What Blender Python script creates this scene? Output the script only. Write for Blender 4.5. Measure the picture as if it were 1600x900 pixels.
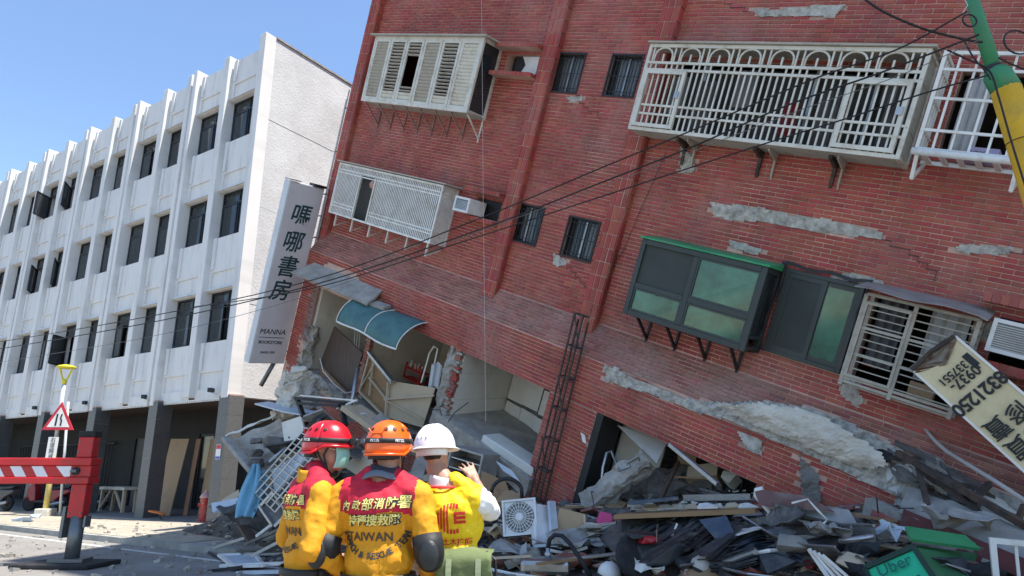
import bpy, bmesh, math, random
from mathutils import Vector, Matrix, noise
from mathutils.bvhtree import BVHTree
R = math.radians
random.seed(7)
for o in list(bpy.data.objects): bpy.data.objects.remove(o)
SC = bpy.context.scene
C = SC.collection

# ------------------------------------------------------------------ camera, sky, sun, exposure
cam_d = bpy.data.cameras.new('camera'); cam = bpy.data.objects.new('camera', cam_d); C.objects.link(cam)
cam.location = (0, 0, 1.6); cam.rotation_euler = (R(90 + 14.9), 0, 0)
cam_d.sensor_width = 36; cam_d.lens = 1050 / 1600 * 36; cam_d.clip_end = 4000
SC.camera = cam
SUN_E = R(70.5); SUN_AZ = Vector((.934, -.358, 0)).normalized()      # noon sun, from the right and a little behind
W = bpy.data.worlds.new('World'); SC.world = W; W.use_nodes = True
nt = W.node_tree; nt.nodes.clear()
sky = nt.nodes.new('ShaderNodeTexSky'); sky.sky_type = 'NISHITA'; sky.sun_disc = False
sky.sun_elevation = SUN_E; sky.sun_rotation = math.atan2(SUN_AZ.x, SUN_AZ.y); sky.altitude = 10
sky.air_density = 1.0; sky.dust_density = 0.1; sky.ozone_density = 2.5
bg = nt.nodes.new('ShaderNodeBackground'); bg.inputs['Strength'].default_value = .138
wo = nt.nodes.new('ShaderNodeOutputWorld')
nt.links.new(sky.outputs[0], bg.inputs[0]); nt.links.new(bg.outputs[0], wo.inputs[0])
sl = bpy.data.lights.new('sun', 'SUN'); sl.energy = 4.6; sl.angle = R(.53); sl.color = (1, .955, .88)
so = bpy.data.objects.new('sun', sl); C.objects.link(so)
sd = Vector((SUN_AZ.x * math.cos(SUN_E), SUN_AZ.y * math.cos(SUN_E), math.sin(SUN_E)))
so.rotation_euler = sd.to_track_quat('Z', 'Y').to_euler(); so.location = (10, -5, 40)
SC.render.engine = 'CYCLES'
SC.view_settings.view_transform = 'Standard'; SC.view_settings.look = 'None'
SC.view_settings.exposure = 1.0; SC.view_settings.gamma = 1
SC.cycles.max_bounces = 6; SC.cycles.diffuse_bounces = 4; SC.cycles.transparent_max_bounces = 12

# ------------------------------------------------------------------ survey helpers (metres)
CP, SP = math.cos(R(14.9)), math.sin(R(14.9))
EYE = Vector((0, 0, 1.6))
def ray(x, y):
    u = (x - 800) / 1050; v = (450 - y) / 1050
    return Vector((u, CP - SP * v, SP + CP * v))
def P(x, y, d):                      # sight line through a picture point, d metres out along the street
    r = ray(x, y); return EYE + r * (d / r.y)
def G(x, y, z=0.):                   # where that sight line meets height z
    r = ray(x, y); return EYE + r * ((z - 1.6) / r.z)
def V3(*a): return Vector(a)
def lerp(a, b, t): return a + (b - a) * t
def rnd(a, b): return random.uniform(a, b)

# ------------------------------------------------------------------ materials
MATS = {}
def M(name, col, rough=.75, metal=0., var=.12, scale=2.5, bump=.15, bscale=60., dirt=None, damt=.4, dscale=1.2, spec=.4, tint=0., bdist=.01, alpha=1., emit=0., objvar=0., stretch=None, streak=None):
    m = bpy.data.materials.new(name); m.use_nodes = True; n = m.node_tree.nodes; l = m.node_tree.links
    b = n['Principled BSDF']
    b.inputs['Roughness'].default_value = rough; b.inputs['Metallic'].default_value = metal
    b.inputs['Specular IOR Level'].default_value = spec
    geo = n.new('ShaderNodeNewGeometry'); pos = geo.outputs['Position']
    if stretch:
        mp = n.new('ShaderNodeVectorMath'); mp.operation = 'MULTIPLY'; mp.inputs[1].default_value = stretch
        l.new(pos, mp.inputs[0]); pos = mp.outputs[0]
    def nz(sc, det=4., ro=.6):
        t = n.new('ShaderNodeTexNoise'); t.inputs['Scale'].default_value = sc; t.inputs['Detail'].default_value = det
        t.inputs['Roughness'].default_value = ro; l.new(pos, t.inputs['Vector']); return t.outputs['Fac']
    def mix(f, a, bb):
        x = n.new('ShaderNodeMix'); x.data_type = 'RGBA'
        if hasattr(f, 'links'): l.new(f, x.inputs[0])
        else: x.inputs[0].default_value = f
        for s, v in ((6, a), (7, bb)):
            if hasattr(v, 'links'): l.new(v, x.inputs[s])
            else: x.inputs[s].default_value = (*v[:3], 1)
        return x.outputs[2]
    def ramp(f, lo, hi):
        x = n.new('ShaderNodeMapRange'); x.inputs[1].default_value = lo; x.inputs[2].default_value = hi
        x.clamp = True; l.new(f, x.inputs[0]); return x.outputs[0]
    c0 = [max(0, min(1, q * (1 - var))) for q in col]; c1 = [max(0, min(1, q * (1 + var))) for q in col]
    out = mix(ramp(nz(scale), .3, .7), c0, c1)
    if tint or objvar:
        oi = n.new('ShaderNodeObjectInfo'); at = n.new('ShaderNodeAttribute'); at.attribute_name = 'tint'
        ad = n.new('ShaderNodeMath'); ad.operation = 'ADD'; l.new(oi.outputs['Random'], ad.inputs[0]); l.new(at.outputs['Fac'], ad.inputs[1])
        wn = n.new('ShaderNodeTexWhiteNoise'); wn.noise_dimensions = '1D'; l.new(ad.outputs[0], wn.inputs['W'])
        hs = n.new('ShaderNodeHueSaturation'); l.new(out, hs.inputs['Color'])
        t = tint or objvar
        x = n.new('ShaderNodeMapRange'); x.inputs[3].default_value = 1 - t; x.inputs[4].default_value = 1 + t
        l.new(wn.outputs['Value'], x.inputs[0]); l.new(x.outputs[0], hs.inputs['Value'])
        sc_ = n.new('ShaderNodeSeparateColor'); l.new(wn.outputs['Color'], sc_.inputs[0])
        y = n.new('ShaderNodeMapRange'); y.inputs[3].default_value = .5 - t * .06; y.inputs[4].default_value = .5 + t * .06
        l.new(sc_.outputs[1], y.inputs[0]); l.new(y.outputs[0], hs.inputs['Hue'])
        out = hs.outputs[0]
    if dirt:
        f = ramp(nz(dscale, 8, .7), .48, .68)
        mu = n.new('ShaderNodeMath'); mu.operation = 'MULTIPLY'; mu.inputs[1].default_value = damt; l.new(f, mu.inputs[0])
        out = mix(mu.outputs[0], out, dirt)
    if streak:      # weather stains: (colour, amount, axis along the wall, axis up the wall, scale)
        cb = n.new('ShaderNodeCombineXYZ')
        for k_, (ax, sc_) in enumerate(((streak[2], streak[4]), (streak[3], streak[4] * .16))):
            dt = n.new('ShaderNodeVectorMath'); dt.operation = 'DOT_PRODUCT'; dt.inputs[1].default_value = [q * sc_ for q in ax]; l.new(geo.outputs['Position'], dt.inputs[0]); l.new(dt.outputs['Value'], cb.inputs[k_])
        t = n.new('ShaderNodeTexNoise'); t.inputs['Scale'].default_value = 1.; t.inputs['Detail'].default_value = 6; t.inputs['Roughness'].default_value = .7; l.new(cb.outputs[0], t.inputs['Vector'])
        mu = n.new('ShaderNodeMath'); mu.operation = 'MULTIPLY'; mu.inputs[1].default_value = streak[1]; l.new(ramp(t.outputs['Fac'], .5, .72), mu.inputs[0])
        out = mix(mu.outputs[0], out, streak[0])
    l.new(out, b.inputs['Base Color'])
    if bump:
        bp = n.new('ShaderNodeBump'); bp.inputs['Strength'].default_value = bump; bp.inputs['Distance'].default_value = bdist
        l.new(nz(bscale, 5, .65), bp.inputs['Height']); l.new(bp.outputs[0], b.inputs['Normal'])
    if alpha < 1: b.inputs['Alpha'].default_value = alpha
    MATS[name] = m
    return m
RHV, RVV = (.729, -.553, -.402), (.251, -.330, .910)
brick = M('brick', (.35, .068, .049), .68, var=.16, scale=1.0, bump=.25, bscale=90, tint=.17, dirt=(.40, .235, .205), damt=.45, dscale=.55, bdist=.004, streak=((.14, .045, .040), .5, RHV, RVV, 2.2))
brick_dusty = M('brick_dusty', (.30, .115, .09), .9, var=.2, scale=2, tint=.2, dirt=(.40, .31, .26), damt=.55, dscale=.8, bump=.2)
mortar = M('mortar', (.54, .36, .29), .95, var=.35, scale=1.5, bump=.3, dirt=(.22, .13, .11), damt=.6, dscale=.8)
spall = M('spalled_concrete', (.43, .41, .36), .95, var=.5, scale=9, bump=.9, bscale=26, dirt=(.62, .59, .52), damt=.9, dscale=3.2, bdist=.04)
concrete = M('concrete', (.36, .335, .295), .95, var=.22, scale=3, bump=.7, bscale=22, dirt=(.22, .20, .175), damt=.7, dscale=2.2, bdist=.03)
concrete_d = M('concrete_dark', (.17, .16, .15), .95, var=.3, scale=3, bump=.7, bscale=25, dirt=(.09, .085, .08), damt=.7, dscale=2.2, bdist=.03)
concrete_l = M('concrete_light', (.62, .575, .485), .95, var=.16, scale=3, bump=.8, bscale=18, dirt=(.36, .32, .27), damt=.5, dscale=2.5, bdist=.04)
plaster = M('plaster', (.70, .66, .56), .85, var=.06, scale=1.5, bump=.1, dirt=(.36, .34, .29), damt=.35, dscale=1.3)
tilewall = M('tile_wall', (.74, .72, .65), .35, var=.05, scale=1.5, bump=.04, dirt=(.4, .38, .34), damt=.4, dscale=1.5)
white_stucco = M('white_stucco', (.73, .715, .685), .8, var=.05, scale=.9, bump=.12, bscale=30, dirt=(.55, .55, .54), damt=.5, dscale=.45, stretch=(1.6, 1.6, .35), streak=((.40, .395, .38), .55, (.837, -.547, 0), (0, 0, 1), 3.))
side_cement = M('side_cement', (.59, .595, .585), .9, var=.10, scale=.7, bump=.5, bscale=14, dirt=(.44, .425, .40), damt=.5, dscale=.9, bdist=.03)
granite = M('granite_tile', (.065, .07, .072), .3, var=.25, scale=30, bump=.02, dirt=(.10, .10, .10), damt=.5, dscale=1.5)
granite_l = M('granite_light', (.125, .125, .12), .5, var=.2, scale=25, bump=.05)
dark_frame = M('dark_frame', (.02, .022, .025), .4, var=.2)
glass = M('glass_dark', (.035, .045, .05), .04, var=.3, scale=.6, bump=0, spec=.8, alpha=.72)
glass_clear = M('glass_clear', (.06, .07, .07), .04, bump=0, spec=.8, alpha=.35)
glass_green = M('glass_green', (.05, .175, .115), .07, bump=0, var=.6, scale=1.6, spec=.6, alpha=.82)
screen_dark = M('screen_dark', (.045, .055, .05), .7, bump=.05)
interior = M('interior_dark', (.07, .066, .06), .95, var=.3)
curtain = M('curtain', (.42, .43, .43), .9, var=.15, scale=6, bump=.2)
curtain_d = M('curtain_dark', (.10, .10, .105), .9, var=.3, scale=5)
cream = M('cream_metal', (.64, .62, .54), .5, var=.08, scale=2, bump=.05, dirt=(.36, .29, .20), damt=.6, dscale=3.5)
cream_w = M('white_metal', (.74, .735, .69), .45, var=.05, bump=.03, dirt=(.42, .34, .25), damt=.5, dscale=4)
cream_d = M('weathered_wood_paint', (.44, .41, .34), .8, var=.2, scale=3, dirt=(.17, .15, .12), damt=.7, dscale=3, bump=.2)
rust = M('rusty_iron', (.055, .045, .04), .75, var=.4, scale=8, dirt=(.16, .075, .035), damt=.6, dscale=5, bump=.3)
rust_p = M('faded_pink_iron', (.30, .19, .17), .8, var=.2, scale=4, dirt=(.12, .06, .04), damt=.5, dscale=5)
black_iron = M('black_iron', (.022, .022, .024), .55, var=.3, bump=.1)
green_paint = M('green_roof_paint', (.03, .30, .12), .6, var=.2, scale=3, dirt=(.20, .22, .18), damt=.6, dscale=4)
green_alu = M('dark_green_aluminium', (.035, .047, .045), .38, var=.15, bump=.02)
wood = M('wood', (.33, .20, .10), .75, var=.2, scale=4, dirt=(.16, .09, .045), damt=.5, dscale=4, stretch=(1, 1, 4))
plywood = M('plywood', (.42, .29, .17), .75, var=.12, scale=2, dirt=(.28, .18, .10), damt=.4, dscale=2)
wood_pale = M('pale_wood', (.50, .41, .29), .8, var=.12, dirt=(.33, .25, .16), damt=.5, dscale=2.5)
wood_dark = M('dark_wood', (.075, .045, .032), .55, var=.2, scale=5, stretch=(3, 3, .5), dirt=(.14, .10, .08), damt=.4, dscale=3)
teal = M('teal_canvas', (.07, .165, .165), .6, var=.12, scale=2, dirt=(.025, .06, .07), damt=.5, dscale=3.5, bump=.1)
asphalt = M('asphalt', (.225, .21, .19), .95, var=.15, scale=1.2, bump=.6, bscale=160, dirt=(.30, .285, .26), damt=.6, dscale=.7)
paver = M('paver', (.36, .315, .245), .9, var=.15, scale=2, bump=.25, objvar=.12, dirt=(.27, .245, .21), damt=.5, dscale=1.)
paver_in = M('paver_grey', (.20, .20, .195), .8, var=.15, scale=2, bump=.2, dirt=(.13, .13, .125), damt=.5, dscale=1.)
kerb_m = M('kerb_concrete', (.33, .32, .29), .9, var=.2, bump=.4, dirt=(.16, .15, .14), damt=.5)
road_paint = M('road_paint', (.55, .54, .51), .8, var=.1, dirt=(.2, .2, .2), damt=.75, dscale=5)
dirt_m = M('rubble_dirt', (.115, .103, .088), 1, var=.35, scale=5, bump=1, bscale=30, dirt=(.25, .235, .21), damt=.6, dscale=3, bdist=.05)
galv = M('galvanised', (.40, .41, .42), .4, metal=.85, var=.15, scale=6, bump=.05, dirt=(.22, .21, .2), damt=.4, dscale=4)
sheet_m = M('grey_sheet_metal', (.34, .335, .32), .55, metal=.3, var=.2, scale=4, dirt=(.26, .22, .175), damt=.65, dscale=3)
sheet_d = M('dark_sheet_metal', (.11, .105, .098), .6, metal=.3, var=.25, scale=4, dirt=(.30, .27, .225), damt=.7, dscale=3)
sheet_w = M('pale_blue_sheet', (.50, .56, .61), .45, var=.1, dirt=(.36, .36, .35), damt=.4, dscale=3)
red_paint = M('red_paint', (.50, .014, .016), .42, var=.12, bump=.08, dirt=(.20, .03, .025), damt=.6, dscale=5, spec=.5)
refl_white = M('reflective_white', (.74, .73, .74), .4, var=.05, bump=.02)
steel_g = M('painted_steel_grey', (.16, .175, .18), .4, metal=.5, var=.12)
rubber = M('rubber', (.022, .022, .024), .85, var=.3, dirt=(.07, .068, .065), damt=.5, dscale=4)
black_plastic = M('black_plastic', (.02, .02, .022), .4, var=.2)
white_pl = M('white_plastic', (.70, .70, .68), .45, var=.06, bump=.03, dirt=(.45, .42, .36), damt=.4, dscale=4)
ink = M('ink', (.018, .022, .025), .6, var=.1, bump=0)
ink_teal = M('ink_teal', (.010, .052, .062), .6, var=.1, bump=0)
sign_face = M('sign_face', (.62, .605, .62), .5, var=.05, scale=1, bump=.03, dirt=(.40, .39, .42), damt=.3)
sign_rim = M('sign_rim', (.60, .62, .63), .5, var=.08, bump=.05)
banner_m = M('banner_cream', (.70, .60, .37), .7, var=.07, scale=3, bump=.15, bscale=8, dirt=(.55, .45, .26), damt=.5, dscale=2.5, bdist=.02)
yellow_paint = M('yellow_paint', (.80, .43, .02), .6, var=.08, bump=.15, dirt=(.45, .27, .06), damt=.55, dscale=7)
green_pole = M('green_pole_paint', (.04, .235, .105), .6, var=.15, bump=.15, dirt=(.12, .17, .12), damt=.6, dscale=7)
cable_m = M('cable', (.012, .012, .013), .6, bump=0)
wire_w = M('pale_wire', (.55, .50, .47), .6, bump=0)
yellow_lamp = M('lamp_yellow', (.72, .62, .04), .45)
sign_red = M('sign_red', (.55, .03, .05), .5, bump=.02)
sign_white = M('sign_white', (.78, .76, .70), .5, bump=.02, var=.05)
pole_white = M('pole_grey', (.55, .56, .56), .45, metal=.2, var=.08)
blue_cloth = M('blue_cloth', (.20, .42, .55), .85, var=.15, scale=5, bump=.2, bscale=80)
dark_tarp = M('dark_tarp', (.035, .04, .046), .65, var=.3, scale=3, dirt=(.13, .13, .125), damt=.55, dscale=3)
blue_sheet = M('slate_blue_board', (.055, .08, .115), .6, var=.2, dirt=(.22, .21, .19), damt=.45, dscale=3)
dark_board = M('dark_board', (.028, .029, .031), .65, var=.3, dirt=(.17, .155, .135), damt=.55, dscale=3, objvar=.5)
pink = M('pink_plastic', (.62, .06, .20), .55)
bag_green = M('bag_green', (.02, .50, .26), .55, var=.08, bump=.1, bscale=30)
bag_dark = M('bag_dark_green', (.03, .13, .05), .7, var=.15)
shutter_m = M('shutter', (.235, .225, .18), .5, var=.1, bump=.05, dirt=(.13, .12, .1), damt=.3)
scoot_red = M('scooter_red', (.22, .015, .025), .3, spec=.6)
scoot_grey = M('scooter_grey', (.05, .052, .055), .35)
chrome = M('chrome', (.5, .5, .5), .2, metal=1, bump=0)
stainless = M('stainless', (.42, .41, .38), .32, metal=.9, var=.1, scale=5, dirt=(.24, .22, .19), damt=.5, dscale=4)
headlight = M('headlight', (.6, .62, .62), .1, bump=0)
hydr_red = M('hydrant_red', (.42, .045, .035), .55, var=.2, dirt=(.5, .3, .26), damt=.5, dscale=6)
purple_box = M('lilac_box', (.40, .36, .55), .6, bump=.02)

# ------------------------------------------------------------------ mesh builder
class MB:
    def __init__(s): s.v = []; s.f = []; s.mi = []; s.k = 0
    def _add(s, vs, fs):
        o = len(s.v); s.v += [tuple(q) for q in vs]; s.f += [tuple(i + o for i in f) for f in fs]; s.mi += [s.k] * len(fs); return s
    def mat(s, k): s.k = k; return s
    def obox(s, c, X, Y, Z):
        c = Vector(c); X = Vector(X); Y = Vector(Y); Z = Vector(Z)
        if X.cross(Y).dot(Z) < 0: X = -X
        vs = [c + a * X + b * Y + d * Z for d in (-1, 1) for b in (-1, 1) for a in (-1, 1)]
        return s._add(vs, [(0, 2, 3, 1), (4, 5, 7, 6), (0, 1, 5, 4), (2, 6, 7, 3), (0, 4, 6, 2), (1, 3, 7, 5)])
    def box(s, x0, x1, y0, y1, z0, z1):
        return s.obox(((x0 + x1) / 2, (y0 + y1) / 2, (z0 + z1) / 2), ((x1 - x0) / 2, 0, 0), (0, (y1 - y0) / 2, 0), (0, 0, (z1 - z0) / 2))
    def bar(s, p, q, w, h=None, up=(0, 0, 1)):
        p = Vector(p); q = Vector(q); d = q - p; h = h or w; up = Vector(up)
        if abs(d.normalized().dot(up)) > .98: up = Vector((1, 0, 0))
        X = d.cross(up).normalized(); Z = X.cross(d).normalized()
        return s.obox((p + q) / 2, d / 2, X * w / 2, Z * h / 2)
    def tube(s, pts, r, n=8, cap=True):
        pts = [Vector(p) for p in pts]; rs = r if isinstance(r, (list, tuple)) else [r] * len(pts)
        t0 = (pts[1] - pts[0]).normalized(); a = t0.orthogonal().normalized(); vs = []; fs = []
        for i, p in enumerate(pts):
            t = (pts[min(i + 1, len(pts) - 1)] - pts[max(i - 1, 0)])
            t = t.normalized() if t.length > 1e-9 else t0
            a = (a - t * a.dot(t)); a = a.normalized() if a.length > 1e-6 else t.orthogonal().normalized()
            b = t.cross(a)
            for k in range(n):
                an = 2 * math.pi * k / n; vs.append(p + (a * math.cos(an) + b * math.sin(an)) * rs[i])
        for i in range(len(pts) - 1):
            for k in range(n):
                k2 = (k + 1) % n; fs.append((i * n + k, i * n + k2, (i + 1) * n + k2, (i + 1) * n + k))
        if cap: fs.append(tuple(range(n - 1, -1, -1))); fs.append(tuple((len(pts) - 1) * n + k for k in range(n)))
        return s._add(vs, fs)
    def prism(s, poly, d):
        poly = [Vector(p) for p in poly]; d = Vector(d); n = len(poly)
        nn = Vector((0, 0, 0))
        for i in range(n): nn += poly[i].cross(poly[(i + 1) % n])
        if nn.dot(d) > 0: poly = poly[::-1]
        vs = poly + [p + d for p in poly]
        fs = [tuple(range(n)), tuple(range(2 * n - 1, n - 1, -1))] + [(i, i + n, (i + 1) % n + n, (i + 1) % n) for i in range(n)]
        return s._add(vs, fs)
    def lathe(s, prof, n=16, c=(0, 0, 0), M_=None):
        vs = []; fs = []; c = Vector(c)
        for r, z in prof:
            for k in range(n):
                an = 2 * math.pi * k / n; q = Vector((r * math.cos(an), r * math.sin(an), z))
                vs.append(c + (M_ @ q if M_ else q))
        for i in range(len(prof) - 1):
            for k in range(n):
                k2 = (k + 1) % n; fs.append((i * n + k, i * n + k2, (i + 1) * n + k2, (i + 1) * n + k))
        fs.append(tuple(range(n - 1, -1, -1))); fs.append(tuple((len(prof) - 1) * n + k for k in range(n)))
        return s._add(vs, fs)
    def grid(s, nu, nv, fn):
        vs = [fn(i / nu, j / nv) for j in range(nv + 1) for i in range(nu + 1)]
        fs = [(j * (nu + 1) + i, j * (nu + 1) + i + 1, (j + 1) * (nu + 1) + i + 1, (j + 1) * (nu + 1) + i) for j in range(nv) for i in range(nu)]
        return s._add(vs, fs)
    def mesh(s, name, mats, smooth=False):
        me = bpy.data.meshes.new(name); me.from_pydata(s.v, [], s.f)
        for m in (mats if isinstance(mats, (list, tuple)) else [mats]): me.materials.append(m)
        if any(s.mi): me.polygons.foreach_set('material_index', s.mi)
        if smooth: me.polygons.foreach_set('use_smooth', [True] * len(me.polygons))
        me.update(); return me
    def build(s, name, mats, parent=None, smooth=False, bevel=0, solid=0, loc=None):
        o = bpy.data.objects.new(name, s.mesh(name, mats, smooth)); C.objects.link(o)
        if parent is not None: o.parent = parent
        if loc is not None: o.location = loc
        if solid: md = o.modifiers.new('thickness', 'SOLIDIFY'); md.thickness = solid; md.offset = 0
        if bevel: md = o.modifiers.new('bevel', 'BEVEL'); md.width = bevel; md.segments = 2; md.limit_method = 'ANGLE'
        return o
def tag(o, label=None, cat=None, group=None, kind=None):
    if label: o['label'] = label
    if cat: o['category'] = cat
    if group: o['group'] = group
    if kind: o['kind'] = kind
    return o
def empty(name, loc=(0, 0, 0), mat=None, parent=None):
    o = bpy.data.objects.new(name, None); C.objects.link(o); o.empty_display_size = .2
    if mat is not None: o.matrix_world = mat
    else: o.location = loc
    if parent is not None: o.parent = parent
    return o
def inst(name, me, parent=None, mw=None):
    o = bpy.data.objects.new(name, me); C.objects.link(o)
    if parent is not None: o.parent = parent
    if mw is not None: o.matrix_basis = mw
    return o
def frame(o, x, y, z):
    m = Matrix((x, y, z)).transposed().to_4x4(); m.translation = o; return m
def text_mesh(s, size, extrude=.004, bold=0., shear=0., align='CENTER', sp=1.):
    cu = bpy.data.curves.new('lettering', 'FONT'); cu.body = s; cu.size = size; cu.extrude = extrude; cu.offset = bold
    cu.shear = shear; cu.align_x = align; cu.align_y = 'CENTER'; cu.resolution_u = 3; cu.space_character = sp
    ob = bpy.data.objects.new('lettering', cu); C.objects.link(ob)
    dg = bpy.context.evaluated_depsgraph_get(); me = bpy.data.meshes.new_from_object(ob.evaluated_get(dg))
    bpy.data.objects.remove(ob); me.materials.clear(); return me
def text_obj(name, s, size, mt, parent, mw, **k):
    me = text_mesh(s, size, **k); me.materials.append(mt); return inst(name, me, parent, mw)
def inpoly(x, y, poly):
    r = False; j = len(poly) - 1
    for i in range(len(poly)):
        xi, yi = poly[i]; xj, yj = poly[j]
        if (yi > y) != (yj > y) and x < (xj - xi) * (y - yi) / (yj - yi) + xi: r = not r
        j = i
    return r
def holed(mb, x0, x1, z0, z1, holes, y, t=0.):
    """wall sheet in the local x-z plane at y with rectangular holes; reveals go back t"""
    xs = sorted({x0, x1, *[h[0] for h in holes], *[h[1] for h in holes]}); zs = sorted({z0, z1, *[h[2] for h in holes], *[h[3] for h in holes]})
    xs = [x for x in xs if x0 <= x <= x1]; zs = [z for z in zs if z0 <= z <= z1]
    for i in range(len(xs) - 1):
        for j in range(len(zs) - 1):
            cx_, cz_ = (xs[i] + xs[i + 1]) / 2, (zs[j] + zs[j + 1]) / 2
            if any(h[0] < cx_ < h[1] and h[2] < cz_ < h[3] for h in holes): continue
            mb._add([(xs[i], y, zs[j]), (xs[i + 1], y, zs[j]), (xs[i + 1], y, zs[j + 1]), (xs[i], y, zs[j + 1])], [(0, 1, 2, 3)])
    if t:
        for h in holes:
            a, b, c, d = h[:4]
            for q in ([(a, c), (a, d)], [(a, d), (b, d)], [(b, d), (b, c)], [(b, c), (a, c)]):
                (xa, za), (xb, zb) = q
                mb._add([(xa, y, za), (xb, y, zb), (xb, y + t, zb), (xa, y + t, za)], [(0, 1, 2, 3)])
def jitter_mesh(me, amt, fr=3., seed=0):
    for v in me.vertices:
        n_ = noise.noise_vector(v.co * fr + Vector((seed, seed * 1.7, 0))); v.co += n_ * amt
# ------------------------------------------------------------------ ground, road, pavement
WX = V3(.837, -.547, 0).normalized(); WY = V3(-WX.y, WX.x, 0); WO = V3(-8.28, 19.3, 0)
WM = frame(WO, WX, WY, V3(0, 0, 1))          # street frame: x along the white facade, y into it
def WL(p): return WM.inverted() @ Vector(p)
def sheet(name, mt, x0, x1, y0, y1, z, nx=1, ny=1):
    mb = MB(); mb.grid(nx, ny, lambda u, v: WM @ V3(lerp(x0, x1, u), lerp(y0, y1, v), z)); return mb.build(name, mt)
tag(sheet('ground', dirt_m, -700, 700, -700, 700, -.03), kind='structure')
tag(sheet('road', asphalt, -60, 60, -24, -3.35, 0), kind='structure')
mb = MB(); mb.box(-60, 6, -3.2, 12, -.05, .10); pav = mb.build('pavement', kerb_m); pav.matrix_world = WM; tag(pav, kind='structure')
tag(sheet('forecourt', asphalt, 6, 60, -3.35, 16, .0), kind='structure')
mb = MB()
for i in range(112):
    for j in range(10):
        x = -24 + i * .25; y = -3.17 + j * .3
        mb.box(x + .004, x + .246, y + .004, y + .296, .10, .118 + rnd(0, .006))
o = mb.build('paving_tile', paver, pav); o['kind'] = 'stuff'
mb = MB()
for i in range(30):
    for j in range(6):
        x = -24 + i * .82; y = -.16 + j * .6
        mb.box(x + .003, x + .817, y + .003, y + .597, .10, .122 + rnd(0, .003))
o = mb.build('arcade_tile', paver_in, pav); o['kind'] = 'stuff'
kme = MB().box(-.495, .495, -.075, .075, -.05, .122).mesh('kerb_stone', kerb_m)
for i in range(31):
    inst('kerb_stone', kme, pav, Matrix.Translation((-24.5 + i, -3.275, rnd(-.006, .006))))
mb = MB()
for i in range(30):
    x = -26 + i * 1.3
    mb.box(x, x + 1.297, -3.9, -3.8, 0, .005)
mk = mb.build('road_line', road_paint, loc=None); mk.matrix_world = WM; tag(mk, kind='structure')
# loose grit on the road, nobody could count it
mb = MB()
for i in range(1500):
    t = random.random() ** 1.5
    p = WM @ V3(rnd(-6.5, 9), rnd(-9.5, -.5), 0)
    if p.y < 8 or WL(p).x < -.5 - 3.5 * random.random() ** 2: continue
    s_ = .008 + .045 * random.random() ** 4
    mb.obox(p + V3(0, 0, s_ * .5 + (.12 if WL(p).y > -3.2 else 0)), Matrix.Rotation(rnd(0, 6), 3, 'Z') @ V3(s_, 0, s_ * .2), Matrix.Rotation(rnd(0, 6), 3, 'Z') @ V3(0, s_ * .8, 0), (0, 0, s_ * .6))
tag(mb.build('grit', concrete), 'small concrete grit scattered over the asphalt near the rubble', 'grit', kind='stuff')

# ------------------------------------------------------------------ white office building
wb = empty('white_building', mat=WM)
tag(wb, 'white concrete office block with vertical piers, dark windows and a columned arcade', 'building')
NB = 6; BAY = 3.75; XL = -BAY * NB - .3
ROWS = [(11.98, 13.53), (8.62, 10.22), (5.25, 6.86)]
mb = MB()
# side wall in four lifts, back, roof, soffit
zs = [3.55, 6.3, 9.4, 12.4, 15.36]
for i in range(4):
    o_ = .25 + (.0, .008, .002, .01)[i]
    mb.box(o_ - .3, o_, .0, 14, zs[i] + (.012 if i else 0), zs[i + 1])
mb.build('side_wall', side_cement, wb)
mb = MB(); mb.box(-.04, .235, -.004, .35, 3.5, 15.41); mb.box(.235, .262, -.004, .42, 3.5, 15.41); mb.build('corner_pier', white_stucco, wb, bevel=.015)
mb = MB(); mb.box(XL, -.05, .6, 13.9, 14.6, 14.75); mb.box(XL, -.05, 13.7, 13.9, 3.6, 15.2); mb.box(XL, XL + .2, .3, 13.7, 0, 15.2); mb.build('roof', side_cement, wb)
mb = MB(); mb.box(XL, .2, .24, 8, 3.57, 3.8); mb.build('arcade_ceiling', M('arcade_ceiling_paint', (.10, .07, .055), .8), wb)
# piers
for k in range(NB + 1):
    x = -3.5 - BAY * (k - 1) if k else None
    if k:
        mb = MB(); mb.box(x - .58, x - .36, 0, .6, 3.45, 15.27); mb.box(x - .36, x - .2, .1, .6, 3.45, 15.2); mb.box(x - .2, x, -.02, .6, 3.45, 15.30)
        mb.build('pier', white_stucco, wb, bevel=.02)
    x = -1.63 - BAY * k
    if x > XL + .5:
        mb = MB(); mb.box(x - .3, x, .0, .6, 3.6, 15.2); mb.build('slim_pier', white_stucco, wb, bevel=.02)
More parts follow.
